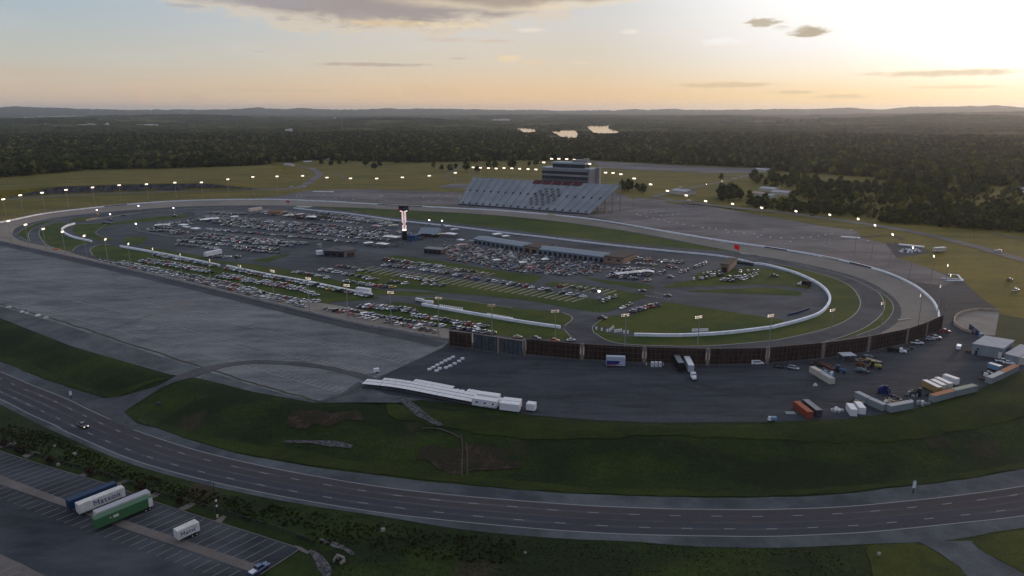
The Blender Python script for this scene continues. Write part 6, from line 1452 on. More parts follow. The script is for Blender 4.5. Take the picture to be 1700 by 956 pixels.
for r_, (rn, off, n0, n1) in enumerate((('front', 0, 0, 46), ('middle', 2.85, 0, 46), ('back', 5.7, 5, 46), ('rear', 8.4, 14, 44))):
    for i in range(n0, n1):
        if r_ == 3 and 27 < i < 33: continue
        u = s[-1]*(i+.5)/46; p = np.array([np.interp(u, s, bend[:, k]) for k in range(3)]); q = np.array([np.interp(min(u+2, s[-1]), s, bend[:, k]) for k in range(3)]); q0 = np.array([np.interp(max(u-2, 0), s, bend[:, k]) for k in range(3)])
        d = (q-q0)[:2]; d /= np.linalg.norm(d); nrm = np.array([-d[1], d[0]]); 
        if nrm[1] < 0: nrm = -nrm
        x, y = p[:2]+nrm*(1.2+off)+d*R.gauss(0, .04); lb = f'white roofed golf cart, {ordn(i-n0)} from the left in the {rn} row on the bank edge'
        e = empty('golf_cart', (x, y, ZO+.06), math.atan2(nrm[1], nrm[0])+PI+R.gauss(0, .03), lb, 'golf cart', 'golf carts parked in rows on the bank edge')
        for nm, m_ in CART: link(nm, m_, e)
trailer('office_trailer', (786,672.5), (826,678.5), 2.9, 2.7, white_p, 'white office trailer with windows at the end of the carts', ZO, windows=3, clear=.7); trailer('office_trailer', (794,664.5), (829,669.5), 2.9, 2.7, white_p, 'white office trailer behind the windowed one', ZO, clear=.7)
trailer('office_trailer', (831,679.5), (863,683.5), 2.8, 2.7, white_p, 'white box trailer in the middle pair, front one', ZO, clear=.5); trailer('office_trailer', (835,674), (865,677.5), 2.8, 2.7, white_p, 'white box trailer in the middle pair, back one', ZO, clear=.5)
trailer('office_trailer', (875,680), (889,682), 2.8, 2.5, white_p, 'small white box trailer at the right end of the row', ZO, clear=.5)
for i, (x_, y_, w) in enumerate([(748,651,1.9),(757,652.5,2.),(766,654,2.),(785,656.5,2.2),(792,657.5,2.)]): o = MB().box((0, 0, 0), (w*1.3, 1.6, 1.5), taper=.9).box((0, 0, 1.5), (w*1.1, 1.4, .08)).build('cart_trailer', white_p, None, P(x_, y_, ZO+.06)); tag(o, f'small white enclosed trailer behind the carts, {ordn(i)} from the left', 'trailer', 'small trailers behind the carts')
# white blocks laid out in two lines
BL_ = MB().box((0, 0, 0), (1.75, 1.0, .75), taper=.9).mesh('block', white_p)
for k, l in enumerate(([(713,614),(719.4,610.8),(726,607),(733,603.6),(739.4,600),(745.6,597),(752,593.7)], [(725,616.5),(730,612.7),(740.6,611.4),(747.4,608.4),(754.8,604.6),(762,600.5),(767.8,596.3)])):
    for i, (x_, y_) in enumerate(l): o = link('white_block', BL_, None, P(x_, y_, ZO+.06), .45+(0.5 if k and i in (0, 2, 3, 6) else 0)-(.5 if k else 0)); tag(o, f'white plastic block, {ordn(i)} from the left in the {"ragged right" if k else "straight left"} line on the lot', 'block', 'white blocks on the dark lot')
p = P(624, 618.5, ZO+.05); e = empty('utility_trailer', p, .5, 'small white utility trailer alone by the lot corner', 'trailer'); MB().box((.3, 0, .4), (2.4, 1.5, 1.5), taper=.92).build('body', white_p, e); MB().box((-1.6, 0, .4), (1.6, .2, .15)).build('drawbar', white_p, e)
for s_ in (-1, 1): link('wheel', WH, e, (.3, s_*.75, .35)).scale = (.7, 1, .7)
# stones / sacks left on the lot
for i, (x_, y_) in enumerate([(14,510.5),(37,518),(45,520),(63.5,524),(76.6,528)]): 
    o = MB().box((0, 0, 0), (R.uniform(1.6, 3), 1.3, .8), R.random(), taper=.6).build('white_sack', cream_p if i % 2 == 0 else white_p, None, P(x_, y_, ZO+.05)); tag(o, f'pale heap at the edge of the big lot, {ordn(i)} from the left', 'heap', 'pale heaps on the big lot')
# banner trailer with graphic sides
e, L_ = trailer('banner_trailer', (1006,607.5), (1037.5,608.5), 2.4, 4.0, mat('pale_banner', (.40,.45,.52), .6), 'parked banner trailer with blue and white graphic', ZO, clear=.7)
b = MB(); y_ = -1.215; b.add([(-L_/2+.1, y_, .9), (L_*.30, y_, 1.5), (L_*.42, y_, 2.4), (L_*.1, y_, 3.0), (-L_/2+.1, y_, 3.0)], [(0, 1, 2, 3, 4)]); b.build('graphic', mat('graphic_blue', (.02,.03,.16), .6), e)
b = MB(); b.add([(-L_/2+.1, y_-.01, .85), (-.5, y_-.01, .9), (L_*.2, y_-.01, 1.5), (-1., y_-.01, 1.4), (-L_/2+.1, y_-.01, 1.25)], [(0, 1, 2, 3, 4)]); b.build('red_swoosh', mat('graphic_red', (.30,.06,.08), .6), e); b = MB(); b.add([(L_*.16, y_-.01, 1.6), (L_*.36, y_-.01, 2.0), (L_*.38, y_-.01, 2.6), (L_*.2, y_-.01, 2.3)], [(0, 1, 2, 3)]); b.build('white_swoosh', white_p, e)
for i, x_ in enumerate((1083, 1089, 1095.5)):
    e = empty('portable_toilet', P(x_, 608.2, ZO+.05), 0, f'white portable toilet before the billboard, {["left", "middle", "right"][i]} of three', 'toilet', 'portable toilets'); MB().box((0, 0, 0), (1.25, 1.2, 2.0)).build('cabin', white_p, e); MB().box((0, 0, 2.0), (1.3, 1.25, .25), taper=.8).build('roof', white_p, e); MB().box((0, -.62, .15), (.8, .05, 1.7)).build('door', mat('door_grey', (.5,.52,.54), .6), e)
for i, (x_, y_) in enumerate([(1101,606.5),(1073,606)]): o = MB().tube((0, 0, 0), (0, 0, 1.5), .3, .1, 8).build('marker_post', cream_p, None, P(x_, y_, ZO)); tag(o, f'pale marker post near the portable toilets, {["right", "left"][i]} one', 'post')
trailer('box_trailer', (1121,602.5), (1130,618), 2.6, 3.4, black, 'long black box trailer parked against the billboard', ZO, roof_m=mat('dusty_roof', (.20,.22,.25), .7), clear=.9)
e, L_ = trailer('box_trailer', (1138,603), (1147,621), 2.5, 3.1, mat('silver_box', (.40,.43,.47), .5), 'long silver box trailer hitched to a white truck', ZO, roof_m=white_p, clear=.9)
A_, B_ = P(1138, 603, ZO), P(1152, 631.5, ZO); rz = math.atan2((B_-A_)[1], (B_-A_)[0]); p = P(1150.8, 628.8, ZO)
e = empty('truck_tractor', (p[0], p[1], ZO+.05), rz, 'white truck tractor in front of the silver trailer', 'truck'); b = MB(); loftbody(b, [(-1.5,.7,2.6,1.15),(.0,.6,2.9,1.15),(.5,.6,2.3,1.15),(1.0,.6,1.7,1.05),(2.4,.6,1.5,.9),(2.6,.7,1.2,.85)]); b.build('cab', white_p, e); MB().box((.62, 0, 1.75), (.25, 2.0, .55)).build('windscreen', dark_glass, e); MB().box((-2.2, 0, .6), (2.4, 1.0, .4)).build('chassis', dark_steel, e)
for x_ in (-2.6, -1.8, 1.8):
    for s_ in (-1, 1): link('wheel', WH, e, (x_, s_*1.0, .48))
def car(x_, y_, k, c, rz, lb, name='parked_car', lit=False, z=None):
    p = P(x_, y_, ZO if z is None else z); return vehicle(name, k, c, p[0], p[1], (ZO if z is None else z)+.07, rz, lb, 'pickup' if k == 'pickup' else 'car', 'vehicles in the service yard', lit)
car(1257, 605, 'van', 'white', .05, 'white van parked along the billboards alone'); car(1317, 613, 'suv', 'silver', -.6, 'silver SUV below the billboards beside dark junk'); car(1293, 610, 'sedan', 'black', -.3, 'dark low car left of the silver SUV')
car(1522, 571, 'pickup', 'white', -.2, 'white pickup beside the short brown billboard', 'pickup_truck'); car(1543, 564.5, 'suv', 'silver', -.1, 'silver SUV near the last billboard, left one'); car(1552, 562, 'pickup', 'white', -.2, 'white pickup near the last billboard', 'pickup_truck'); car(1568, 552, 'pickup', 'red', -.15, 'dark red pickup at the right track corner', 'pickup_truck'); car(1591.5, 579, 'van', 'white', .9, 'white van alone in the yard left of the warehouse'); car(1500, 581, 'sedan', 'grey', -.4, 'grey car right of the white cab truck'); car(1508, 578.5, 'sedan', 'black', -.4, 'dark car right of the white cab truck')
car(1664, 601.5, 'pickup', 'white', -.35, 'white pickup in front of the grey sheds', 'pickup_truck'); car(1674, 604, 'sedan', 'white', -.35, 'white car in front of the grey sheds')
p = P(1490, 585, ZO); e = empty('dump_truck', p, -.5, 'dark dump truck with white cab by the billboards', 'truck'); b = MB(); b.box((-2, 0, .9), (5, 2.4, 1.3), taper=1.04); b.build('dump_bed', black, e); b = MB(); loftbody(b, [(.7,.6,2.4,1.1),(1.8,.6,2.4,1.1),(2.3,.6,1.6,1.05),(3.6,.6,1.4,.95)]); b.build('cab', white_p, e); MB().box((2.0, 0, 1.65), (.35, 1.9, .5)).build('windscreen', dark_glass, e)
for x_ in (-3.2, -2.2, 2.6):
    for s_ in (-1, 1): link('wheel', WH, e, (x_, s_*1.05, .48))
# flat roofed tent, flatbeds, tractors and yard junk
A_ = P(1405, 597.5, ZO); e = empty('open_tent', A_, .1, 'open tent with a flat pale roof by the framed billboard', 'tent'); MB().box((0, 0, 2.7), (6.4, 4.6, .25)).build('roof', mat('tent_roof', (.46,.50,.52), .7), e)
for sx in (-1, 1):
    for sy in (-1, 1): MB().box((sx*3, sy*2.1, 0), (.14, .14, 2.7)).build('leg', steel, e)
def flatbed(a, q, m, lb, w=2.4, load=None, gooseneck=True):
    A_, B_ = P(*a, ZO+.05), P(*q, ZO+.05); v = B_-A_; L_ = float(np.linalg.norm(v)); e = empty('flatbed_trailer', (A_+B_)/2, math.atan2(v[1], v[0]), lb, 'trailer', 'flatbed trailers in the yard')
    MB().box((0, 0, .75), (L_, w, .2)).build('deck', m, e); MB().box((L_/2+.8, 0, .7), (1.6, .25, .2)).build('drawbar', dark_steel, e)
    for x_ in (-.5, .5):
        for s_ in (-1, 1): link('wheel', WH, e, (x_-L_*.15, s_*(w/2+.05), .42)).scale = (.85, 1, .85)
    if load: b = MB(); [b.box((R.uniform(-L_*.4, L_*.4), R.uniform(-.7, .7), .96), (R.uniform(.6, 2), R.uniform(.5, 1.3), R.uniform(.3, .9)), R.random()) for _ in range(6)]; b.build('load', load, e)
flatbed((1348,604), (1376,620), dark_steel, 'long dark flatbed pointing away from the billboards', load=black); flatbed((1360,603), (1384,616), mat('maroon_steel', (.08,.02,.02), .7), 'maroon flatbed beside the blue tractor'); flatbed((1438,597), (1462,604), mat('pale_deck', (.30,.25,.21), .8), 'pale decked flatbed right of the tent'); flatbed((1420,600), (1440,601), grey_p, 'grey flatbed just right of the open tent', load=wood_m); flatbed((1420,606), (1443,611), dark_steel, 'dark flatbed left of the yellow tractor', load=mat('rust', (.16,.06,.03), .8)); flatbed((1418,616), (1444,620), dark_steel, 'dark flatbed in the front of the junk', load=mat('teal_box', (.12,.2,.22), .7)); flatbed((1432,594), (1456,596), black, 'black flatbed against the framed billboard', load=grey_p)
def tractor(x_, y_, m, rz, lb, s_=1.):
    e = empty('farm_tractor', P(x_, y_, ZO+.05), rz, lb, 'tractor', 'tractors in the yard'); e.scale = (s_,)*3
    b = MB(); loftbody(b, [(-.2,.8,1.6,.45),(1.2,.8,1.65,.45),(2.2,.8,1.45,.4)]); b.box((-.9, 0, .9), (1.6, 1.2, .5)); b.build('bonnet', m, e); b = MB(); cabin(b, -1.5, -.1, -1.4, -.3, 1.4, 2.75, .75, .65, 0, 1); b.build('cab', [m if s_ != 1 else white_p, glass], e)
    for s2 in (-1, 1):
        MB().tube((-.9, s2*.75, .8), (-.9, s2*1.2, .8), .8, n=14).build('rear_wheel', rubber, e); MB().tube((1.7, s2*.65, .45), (1.7, s2*.95, .45), .45, n=12).build('front_wheel', rubber, e)
tractor(1394, 618, mat('tractor_blue', (.02,.10,.28), .5), -.7, 'blue tractor beside the maroon flatbed', 1.1); tractor(1452, 611, mat('tractor_yellow', (.40,.36,.07), .5), -.5, 'yellow green tractor by the flatbeds', 1.2); tractor(1521, 655, dark_steel, 2.5, 'dark tractor left of the box trailers', 1.1)
CON = {}
def container(a, q, m, roof_m, lb, z=ZO, h=2.6, w=2.44):
    """shipping container between the two end centres a and q"""
    A_, B_ = P(*a, z), P(*q, z); v = B_-A_; L_ = float(np.linalg.norm(v)); e = empty('shipping_container', (A_+B_)/2+[0, 0, .06], math.atan2(v[1], v[0]), lb, 'container', 'shipping containers in the yard')
    b = MB(); b.box((0, 0, 0), (L_, w-.1, h)); n_ = int(L_/.42)
    for i in range(n_):
        for s_ in (-1, 1): b.box((-L_/2+.35+(L_-.7)*i/(n_-1), s_*(w/2-.03), .15), (.2, .08, h-.3))
    b.build('body', m, e)
    b = MB()
    for sx in (-1, 1):
        for sy in (-1, 1): b.box((sx*(L_/2-.07), sy*(w/2-.07), 0), (.16, .16, h+.02))
        b.box((sx*(L_/2-.07), 0, h-.12), (.15, w-.3, .16))
    b.build('corner_frame', m, e); MB().box((0, 0, h), (L_-.06, w-.06, .05)).build('roof', roof_m, e)
    b = MB(); [b.box((L_/2+.02, y_, .15), (.05, w*.46, h-.3)) for y_ in (-.56, .56)]; [b.tube((L_/2+.07, y_, .1), (L_/2+.07, y_, h-.1), .03, n=4) for y_ in (-.3, .3)]; b.build('end_doors', m, e)
    return e
rustr = mat('rust_top', (.36,.16,.08), .8); gr_box = mat('grey_green_box', (.24,.27,.27), .7); gr_roof = mat('dusty_box_roof', (.33,.35,.37), .7)
container((1344.5,695), (1321,676.5), orange_p, mat('orange_top', (.32,.09,.05), .8), 'rust red shipping container at the edge of the lot'); container((1359,692), (1336,673.5), dark_steel, mat('grey_top', (.22,.235,.25), .7), 'dark container with grey roof beside the red one')
container((1417,691), (1409,680), white_p, white_p, 'white container with small blue lettering, left of the two'); container((1431,688), (1422.5,677), white_p, white_p, 'white container, right of the two white ones')
container((1468,682), (1443,671), gr_box, gr_roof, 'grey green container, near end of the angled pair'); container((1442,670.5), (1421,660), gr_box, gr_roof, 'grey green container, far end of the angled pair'); container((1474,683.5), (1511,676.5), gr_box, gr_roof, 'grey container closing the pen at the bank')
container((1546,666.5), (1580,657.5), gr_box, rustr, 'grey container with rusty orange roof, middle of the yard'); container((1581.5,657), (1617,648.5), gr_box, mat('sage_top', (.22,.28,.23), .7), 'grey container with sage green roof'); container((1640,636.5), (1662,626.5), gr_box, gr_roof, 'grey container with pale roof near the sheds'); container((1663,626), (1686,614.5), gr_box, rustr, 'grey container with orange roof near the sheds'); container((1347,617.5), (1362,626), cream_p, cream_p, 'cream container behind the blue covers'); container((1363,627), (1381,638), cream_p, gr_roof, 'cream container, front one of the pair below the flatbeds')
for i, (a, q, bm, lb) in enumerate([((1533,642),(1559,655),mat('mustard_box',(.33,.21,.08),.7),'box trailer with mustard side and white roof'),((1546,641),(1566,651),cream_p,'narrow white roofed box trailer next to the mustard one'),((1553,637.5),(1577,648.5),cream_p,'third white roofed box trailer in the yard'),((1566,632.5),(1589,640.5),white_p,'white box trailer at the back of the yard group')]): trailer('box_trailer', a, q, 2.3, 2.5, bm, lb, ZO, roof_m=white_p, clear=.6)
trailer('fuel_tank', (1641,611.5), (1660,617.5), 2.4, 2.1, lightblue_p, 'pale covered trailer behind the container near the sheds', ZO, roof_m=white_p, clear=.6, cat='trailer')
def heap(x_, y_, n_, sp, mats_, lb, name='scrap_heap', hz=.9, z=ZO):
    """a pile of mixed yard goods kept as one heap"""
    b = MB()
    for _ in range(n_):
        b.box((R.gauss(0, sp), R.gauss(0, sp*.7), 0), (R.uniform(.4, 1.8), R.uniform(.3, 1.2), R.uniform(.25, hz)), R.random()*3, R.randrange(len(mats_)), taper=R.uniform(.7, 1))
    o = b.build(name, mats_, None, P(x_, y_, z+.05)); tag(o, lb, 'heap'); return o
heap(1388, 681, 22, 1.5, [white_p, steel, grey_p], 'heap of white fittings left of the white containers'); heap(1424, 667, 16, 1.6, [wood_m, cream_p, mat('rust', (.16,.06,.03), .8)], 'heap of timber and pipes behind the white containers', 'timber_heap'); heap(1482, 667, 34, 2.0, [wood_m, cream_p], 'pile of pale planks inside the container pen', 'timber_heap', .7); heap(1466, 652, 26, .9, [blue_p, mat('truss_blue', (.015,.03,.14), .5)], 'stack of blue steel trusses', hz=3.2); heap(1490, 663, 14, 1.8, [blue_p, dark_steel], 'low blue scrap behind the container pen', hz=1.4)
heap(1515, 656, 26, 1.1, [black, dark_steel, steel], 'dark machinery heap left of the box trailers', hz=2.2); heap(1529, 671, 18, 1.3, [white_p, steel, grey_p], 'heap of pale tanks at the bank edge', hz=1.5); heap(1370, 622, 16, 1.4, [white_p, blue_p, lightblue_p], 'blue and white covers beside the cream containers', hz=2.2); heap(1543, 658, 10, .9, [dark_steel, steel], 'dark scrap at the end of the orange roofed container', hz=1.3); heap(1640, 622, 16, 1.2, [white_p, dark_steel, cream_p], 'mixed goods behind the container near the sheds', hz=1.6); heap(1632, 630, 10, .8, [brown_roof, dark_steel], 'brown scrap at the end of the pale roofed container', hz=1.2); heap(1606, 585, 8, .7, [wood_m, black], 'small heap at the warehouse corner', hz=1.2); heap(1381, 607, 10, 1., [mat('rust', (.16,.06,.03), .8), dark_steel], 'rusty bits behind the maroon flatbed'); heap(1355, 640, 5, .5, [cream_p], 'pale bags below the cream container'); heap(1430, 610, 14, 2.2, [mat('rust', (.16,.06,.03), .8), grey_p, dark_steel], 'scattered scrap among the flatbeds', hz=.7)
p = P(1282, 699, ZO); e = empty('generator_trailer', p, .1, 'small pale blue generator trailer at the bank edge', 'generator'); MB().box((.5, 0, .4), (1.9, 1.3, 1.3), taper=.96).build('housing', lightblue_p, e); MB().box((-1., .2, .3), (1., 1.1, 1.5), taper=.7).build('tank', white_p, e); MB().box((0, 0, .25), (3, .9, .14)).build('frame', dark_steel, e)
for s_ in (-1, 1): link('wheel', WH, e, (.2, s_*.65, .35)).scale = (.7, 1, .7)
o = MB().box((0, 0, .1), (3.6, 2.2, .25)).box((0, 0, .35), (3.5, 2.1, .06)).build('loading_platform', grey_p, None, P(1312, 686.5, ZO)); tag(o, 'flat grey platform left of the red container', 'platform')
# signs at the roadside
def sign(x_, y_, z, h, lb):
    e = empty('roadside_sign', P(x_, y_, z), .1, lb, 'sign'); MB().tube((0, 0, -.2), (0, 0, h), .16, n=6).build('post', black, e); MB().box((0, -.12, h*.45), (.95, .22, h*.55)).build('panel', white_p, e); MB().box((0, -.1, h), (.6, .3, .3), taper=.7).build('cap', lightblue_p, e)
sign(1515.5, 818.5, ZR, 4.2, 'tall narrow white sign on a dark post beside the highway'); sign(118.5, 661, ZR, 3.2, 'white topped sign post at the driveway mouth')
# ------------------------------------------------------------------ containers on chassis in the truck lot, with their lettering
def letters(txt, size, m, name, parent, loc, rot, depth=.01):
    cu = bpy.data.curves.new('txt', 'FONT'); cu.body = txt; cu.size = size; cu.extrude = depth; cu.offset = 0; cu.space_character = 1.12
    t = bpy.data.objects.new('txt', cu); col.objects.link(t); dg = bpy.context.evaluated_depsgraph_get(); me = bpy.data.meshes.new_from_object(t.evaluated_get(dg)); bpy.data.objects.remove(t)
    me.materials.clear(); me.materials.append(m); o = link(name, me, parent, loc); o.rotation_euler = rot; return o
navy_ink = mat('navy_ink', (.012,.035,.15), .6)
worn_white = noisy('worn_white_box', (.50,.49,.47), (.64,.63,.61), ((.7,1),), (1,1,.4), fine=(2,.1))
VX = float(math.atan2(V[1], V[0])); RV = np.array([V[1], -V[0], 0])          # forward (to the kerb) and to the right
def chassis_box(name, near, L_, body_m, lb, h=2.75, text=None, tsize=1.9, ribs=True, door_m=None, roof_m=None, tx=.2, blue_foot=False):
    """near = ground point under the middle of the end facing away from the kerb"""
    c = near+V*(L_/2); e = empty(name, (c[0], c[1], ZR+.06), VX, lb, 'trailer', 'container trailers in the truck lot'); cl_, w = 1.25, 2.55
    b = MB(); b.box((0, 0, cl_), (L_, w-.08, h))
    if ribs:
        n_ = int(L_/.5)
        for i in range(n_):
            for s_ in (-1, 1): b.box((-L_/2+.3+(L_-.6)*i/(n_-1), s_*(w/2-.03), cl_+.12), (.24, .05, h-.24))
    b.build('body', body_m, e); MB().box((0, 0, cl_+h), (L_-.08, w-.1, .05)).build('roof', roof_m or body_m, e)
    b = MB(); [b.box((sx*(L_/2-.06), sy*(w/2-.05), cl_), (.14, .14, h+.03)) for sx in (-1, 1) for sy in (-1, 1)]; b.build('corner_posts', body_m, e)
    b = MB(); b.box((0, -.45, .9), (L_*.98, .16, .34)); b.box((0, .45, .9), (L_*.98, .16, .34)); b.box((L_*.33, 0, .85), (.2, 1.4, .2)); b.build('chassis', dark_steel, e)
    [MB().box((-L_*.30, y_, 0), (.16, .2, 1.0)).build('landing_leg', dark_steel, e) for y_ in (-.8, .8)]
    for x_ in (L_/2-1.0, L_/2-2.25):
        for s_ in (-1, 1):
            wh = link('wheel', WH2, e, (x_, s_*(w/2-.28), .52)); link('hub', HUB, wh, (0, 0, 0))
    if blue_foot: MB().box((-L_/2+.05, 0, cl_-.14), (.12, w, .14)).build('bumper', lightblue_p, e)
    # one door swung right back along the near side
    MB().box((L_/2-.62, -w/2-.07, cl_+.05), (1.2, .06, h-.1)).build('open_door', door_m or worn_white, e)
    if text:
        letters(text, tsize, navy_ink, 'lettering', e, (-L_/2+L_*tx, -w/2-.03, cl_+h*.27), (PI/2, 0, 0))
    return e
WH2 = MB().tube((0, -.26, 0), (0, .26, 0), .52, n=14).mesh('wheel', rubber); HUB = MB().tube((0, -.275, 0), (0, .275, 0), .24, n=10).mesh('hub', mat('hub_grey', (.35,.35,.36), .5))
n1 = P(130.5, 857.5, ZR)
chassis_box('container_trailer', n1, 13.0, worn_white, 'white container trailer lettered in large blue type in the left pair', h=2.9, text='Matson', tsize=2.35, tx=.30, ribs=False, blue_foot=True)
chassis_box('container_trailer', n1-RV*4.5-V*1.0, 13.6, mat('navy_box', (.010,.035,.085), .6), 'navy blue container trailer behind the lettered white one', h=2.9, door_m=mat('navy_box', (.010,.035,.085), .6))
n2_ = P(155, 884, ZR)
chassis_box('container_trailer', n2_+V*.4, 16.0, green_p, 'green container trailer with a white open door', h=2.9, roof_m=mat('green_top', (.055,.13,.075), .7))
chassis_box('container_trailer', n2_-RV*3.5+V*2.2, 15.2, worn_white, 'plain white container trailer half hidden by the green one', h=2.9, roof_m=pale_roof)
chassis_box('container_trailer', P(293.5, 901, ZR), 6.2, worn_white, 'short white lettered container trailer standing alone', h=2.6, text='Matson', tsize=1.75, tx=.12, ribs=False)
gt = [o for o in bpy.data.objects if o.name.startswith('container_trailer') and 'green' in o['label'] and 'plain' not in o['label']][0]
MB().box((-2.4, -1.31, 2.6), (1.5, .05, .8)).box((-3.9, -1.31, 2.85), (.4, .05, .4)).build('label_plate', cream_p, gt)
# pickup on the highway and the one at the picture's edge, with their own parts
def big_pickup(x_, y_, m, rz, lb, lit, cover=None):
    e = empty('pickup_truck', P(x_, y_, ZR+.12), rz, lb, 'pickup'); b = MB(); loftbody(b, [(-2.85,.5,1.0,.9),(-2.75,.42,1.08,.97),(0,.4,1.08,.99),(1.7,.4,1.12,.98),(2.6,.42,1.04,.94),(2.85,.5,.9,.84)]); b.build('body', m, e)
    b = MB(); cabin(b, -.95, 1.45, -.75, .7, 1.08, 1.86, .88, .72); b.build('cab', [m, glass], e); MB().box((-1.85, 0, 1.06), (1.6, 1.55, .06 if cover is None else .14)).build('bed', cover or black, e)
    for x2 in (-1.75, 1.8):
        for s_ in (-1, 1): MB().tube((x2, s_*.77, .42), (x2, s_*1.0, .42), .42, n=12).build('wheel', rubber, e)
    for s_ in (-1, 1): MB().box((2.8, s_*.66, .8), (.1, .34, .16)).build('headlight', head_m if lit else white_p, e); MB().box((-2.84, s_*.74, .82), (.08, .26, .24)).build('tail_light', tail_m, e)
big_pickup(138, 708.5, PAINT['black'], -.62, 'dark pickup with lamps lit driving on the highway', True); big_pickup(430, 948, PAINT['blue'], 1.0, 'blue pickup with a white roof at the bottom edge', False, white_p)
# street lamp, fence, shrubs, headwall beside the truck lot
e = empty('street_lamp', P(361, 858.5, ZR), 0, 'tall black street lamp on the grass by the truck lot', 'street lamp'); MB().tube((0, 0, 0), (0, 0, .9), .32, .28, 8).build('base', cream_p, e); MB().tube((0, 0, .9), (0, 0, 11.6), .13, .08, 8).build('pole', black, e); MB().tube((0, 0, 11.5), (-1.1, 0, 11.7), .06, n=6).build('arm', black, e); MB().box((-1.2, 0, 11.6), (.9, .4, .16)).build('lamp_head', black, e); MB().box((.14, -.1, 5.3), (.4, .3, .55)).box((.18, -.1, 3.6), (.36, .3, .5)).build('equipment_box', white_p, e)
fmn = bpy.data.materials.new('near_fence_mesh'); fmn.use_nodes = True; pb = fmn.node_tree.nodes['Principled BSDF']; pb.inputs['Base Color'].default_value = (.01,.01,.011,1); pb.inputs['Alpha'].default_value = .38; pb.inputs['Roughness'].default_value = .8
fl = spline(Ps([(-60,722),(0,741),(88,768),(186,796),(251,820),(361,852),(425,872),(490,893),(522,908)], ZR), 60); mesh_fence(fl, 'chain_fence', 'black chain link fence between the truck lot and the brush', 1.9, 3.0, pr=.05, m=fmn, pm_=black)
BUSH = [crown_mesh('bush', 70+i, 2.2, 1.7, 150, .36, LEAVES[[0, 1, 0][i]], base=.05, lobes=6) for i in range(3)]; redleaf = noisy('reddish_leaves', (.020,.012,.008), (.050,.028,.016), ((.6,1),), rough=.95)
RB = crown_mesh('red_bush', 79, 3., 1.9, 200, .36, redleaf, base=.2, lobes=7)
for i, (x_, y_) in enumerate([(8,741),(36,753),(84,770),(150,790),(236,815),(300,838)]):
    e = empty('young_tree', P(x_, y_, ZR), R.random()*6, f'small reddish young tree along the truck lot fence, {ordn(i)} from the left', 'tree', 'young trees along the truck lot'); link('crown', RB, e); MB().tube((0, 0, -.1), (0, 0, 1.6), .07, .04, 5).build('trunk', bark, e)
def gn_scatter(name, polys, n_, src_meshes, smin, smax, label, cat, z=ZR, seed=1, zoff=0):
    rs = np.random.RandomState(seed); P_ = []
    for q, share in polys:
        w = Ps(q, z); lo, hi = w.min(0), w.max(0); k = int(n_*share); x = rs.uniform(lo[0], hi[0], k*8); y = rs.uniform(lo[1], hi[1], k*8); ok = inside(w, x, y) & (vnoise(x, y, 7, seed) > -.45); P_.append(np.stack([x[ok], y[ok]], 1)[:k])
    q = np.vstack(P_); me = bpy.data.meshes.new(name); me.from_pydata(np.c_[q, hf(q[:, 0], q[:, 1])+zoff].tolist(), [], [])
    for nm, v in (('s', rs.uniform(smin, smax, len(q))), ('rot', rs.rand(len(q))*6.28)): a = me.attributes.new(nm, 'FLOAT', 'POINT'); a.data.foreach_set('value', v.astype(np.float32))
    o = link(name, me); tag(o, label, cat, kind='stuff'); src = bpy.data.collections.new(name+'_source')
    for m_ in src_meshes: src.objects.link(bpy.data.objects.new(name+'_piece', m_))
    ng = bpy.data.node_groups['forest'].copy(); [nd for nd in ng.nodes if nd.bl_idname == 'GeometryNodeCollectionInfo'][0].inputs['Collection'].default_value = src; md = o.modifiers.new('scatter', 'NODES'); md.node_group = ng
brush_m = noisy('brush_leaves', (.0184,.0253,.0088), (.0598,.0621,.0220), ((.25,1),(1.2,.7)), rough=1, contrast=(.38,.64), spec=0)
BR = [crown_mesh('brush', 90+i, 1.3, 1.2, 70, .34, brush_m, base=.02, lobes=5) for i in range(3)]
gn_scatter('undergrowth', [([(-60,690),(0,700),(90,722),(201,772),(300,806),(425,833),(470,845),(440,872),(361,850),(251,817),(186,794),(88,766),(0,738),(-60,718)], .55), ([(440,835),(530,850),(640,866),(720,884),(860,896),(860,935),(700,930),(600,905),(530,905),(480,888)], .25)], 3000, BR, .14, .42, 'dark brush filling the strip between highway and truck lot', 'brush')
TU = [MB() for _ in range(2)]; rr = random.Random(9)
for t in TU:
    for _ in range(26):
        a, d = rr.random()*6.28, rr.random()*.6; x, y = d*math.cos(a), d*math.sin(a); h_ = rr.uniform(.25, .6); w_ = .07; dx, dy = rr.gauss(0, .2), rr.gauss(0, .2); t.add([(x-w_, y, 0), (x+w_, y, 0), (x+dx, y+dy, h_)], [(0, 1, 2)])
TUM = [t.mesh('tuft', MATS['grass_bank']) for t in TU]
gn_scatter('rough_grass', [([(530,900),(700,915),(950,905),(1270,914),(1440,912),(1460,985),(560,985)], .5), ([(-60,690),(0,700),(90,722),(201,772),(300,806),(425,833),(640,866),(860,893),(1150,912),(1400,910),(1400,903),(1150,905),(850,886),(640,857),(425,822),(201,763),(90,715),(-60,655)], .3), ([(690,880),(1000,900),(1400,912),(1400,940),(1000,930),(700,915)], .2)], 3800, TUM, .15, .4, 'rough grass tufts beside the highway', 'grass', seed=4)
e = empty('culvert_headwall', P(566, 930, ZR), -.5, 'white concrete culvert headwall in the brush', 'headwall'); b = MB(); b.box((0, 0, -.2), (2.6, .3, 1.7)); b.build('wall', mat('pale_concrete', (.27,.25,.22), .9), e); b = MB(); b.box((-1.3, -.8, -.2), (.25, 1.9, 1.2), .3); b.box((1.3, -.7, -.2), (.25, 1.6, 1.0), -.3); b.build('wing_wall', MATS['pale_concrete'], e); MB().tube((0, -.2, .5), (0, .0, .5), .5, n=12).build('pipe', black, e)
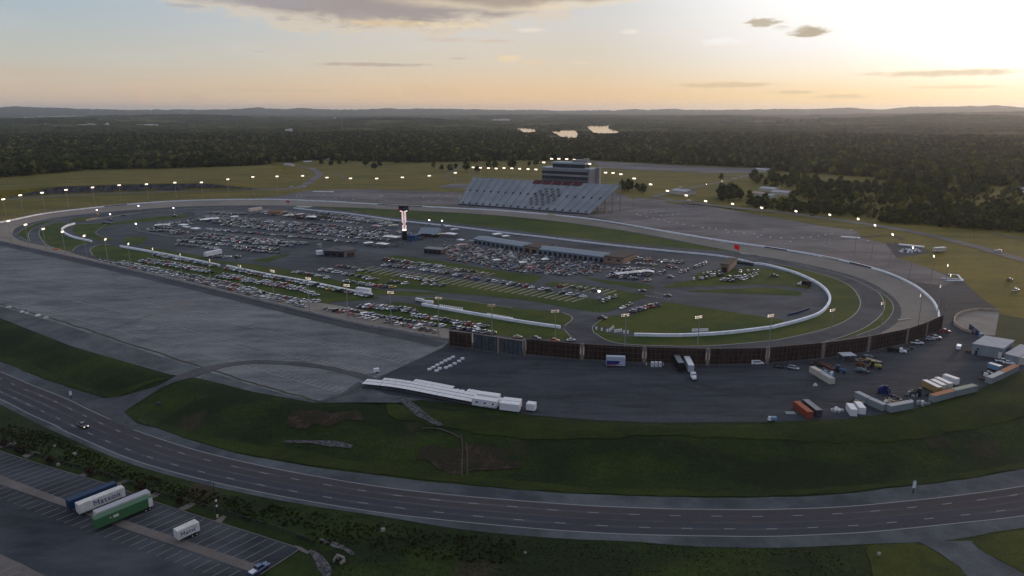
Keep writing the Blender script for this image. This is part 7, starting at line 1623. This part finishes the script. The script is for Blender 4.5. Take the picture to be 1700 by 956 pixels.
for i, (x_, y_, h) in enumerate([(636,881,.9),(1459,921,.8),(91,741,.6),(124,755,.9),(97,772,.8),(872,918,.5),(302,0,0)][:6]): o = MB().box((0, 0, -.1), (h*1.5, h*1.2, h), R.random(), taper=.7).build('white_stone', mat('pale_concrete', (.27,.25,.22), .9), None, P(x_, y_, ZR)); tag(o, f'pale stone block lying in the roadside brush, {ordn(i)} of them', 'stone', 'pale stones in the brush')
p = G(264, 671); o = MB().box((0, 0, -.3), (2.2, 1., 1.1), taper=.8).build('drain_inlet', dark_steel, None, p); tag(o, 'dark drain inlet on the grassy bank beside the driveway', 'drain')
for i, (tx, ty, bx, by) in enumerate([(1286,331,1286,350.5),(1363,341,1363,358),(1443,351,1443,366.5),(1527.5,363.5,1527.5,381),(1616.5,379,1616.5,400),(111,270,111,287.5),(207.5,268,207.5,281)]):
    p = P(bx, by, ZO); h = (by-ty)*PX(*p)[2]/F/cp; e = empty('utility_pole', p, .5, f'wooden utility pole beyond the perimeter road, {ordn(i)} from the grandstand' if i < 5 else f'utility pole at the left tree line, {["left", "right"][i-5]} one', 'pole', 'utility poles'); MB().tube((0, 0, -.3), (0, 0, h), .24, .16, 6).build('pole', mat('pole_wood', (.16,.13,.10), .9), e); MB().box((0, 0, h-1.2), (2.4, .16, .18)).build('crossarm', mat('pole_wood', (.16,.13,.10), .9), e)
# scrub filling the right woods
SC = [crown_mesh('scrub', 60+i, [6, 8, 9][i], [3.6, 4.2, 4.4][i], 130, 1.0, LEAVES[i], base=.03, lobes=7) for i in range(3)]
gn_scatter('scrub', [([(1310,328),(1420,339),(1560,347),(1600,325),(1560,312),(1440,308),(1320,314)], .30), ([(1450,362),(1560,367),(1720,380),(1720,345),(1600,345),(1500,347),(1452,350)], .32), ([(1246,345),(1350,357),(1452,362),(1452,348),(1300,336),(1246,333)], .13), ([(1456,369),(1720,388),(1720,378),(1470,362)], .14), ([(1590,330),(1660,345),(1720,350),(1720,340),(1650,326),(1640,310),(1600,308)], .06), ([(1262,312),(1350,314),(1360,300),(1270,297)], .05)], 1500, SC, .4, 1.0, 'tangled scrub between the trees of the right woods', 'scrub', z=ZO, seed=6)
scene.render.engine = 'CYCLES'; scene.cycles.use_denoising = True; scene.cycles.max_bounces = 6; scene.cycles.volume_bounces = 1; scene.cycles.transparent_max_bounces = 12; scene.cycles.sample_clamp_indirect = 6
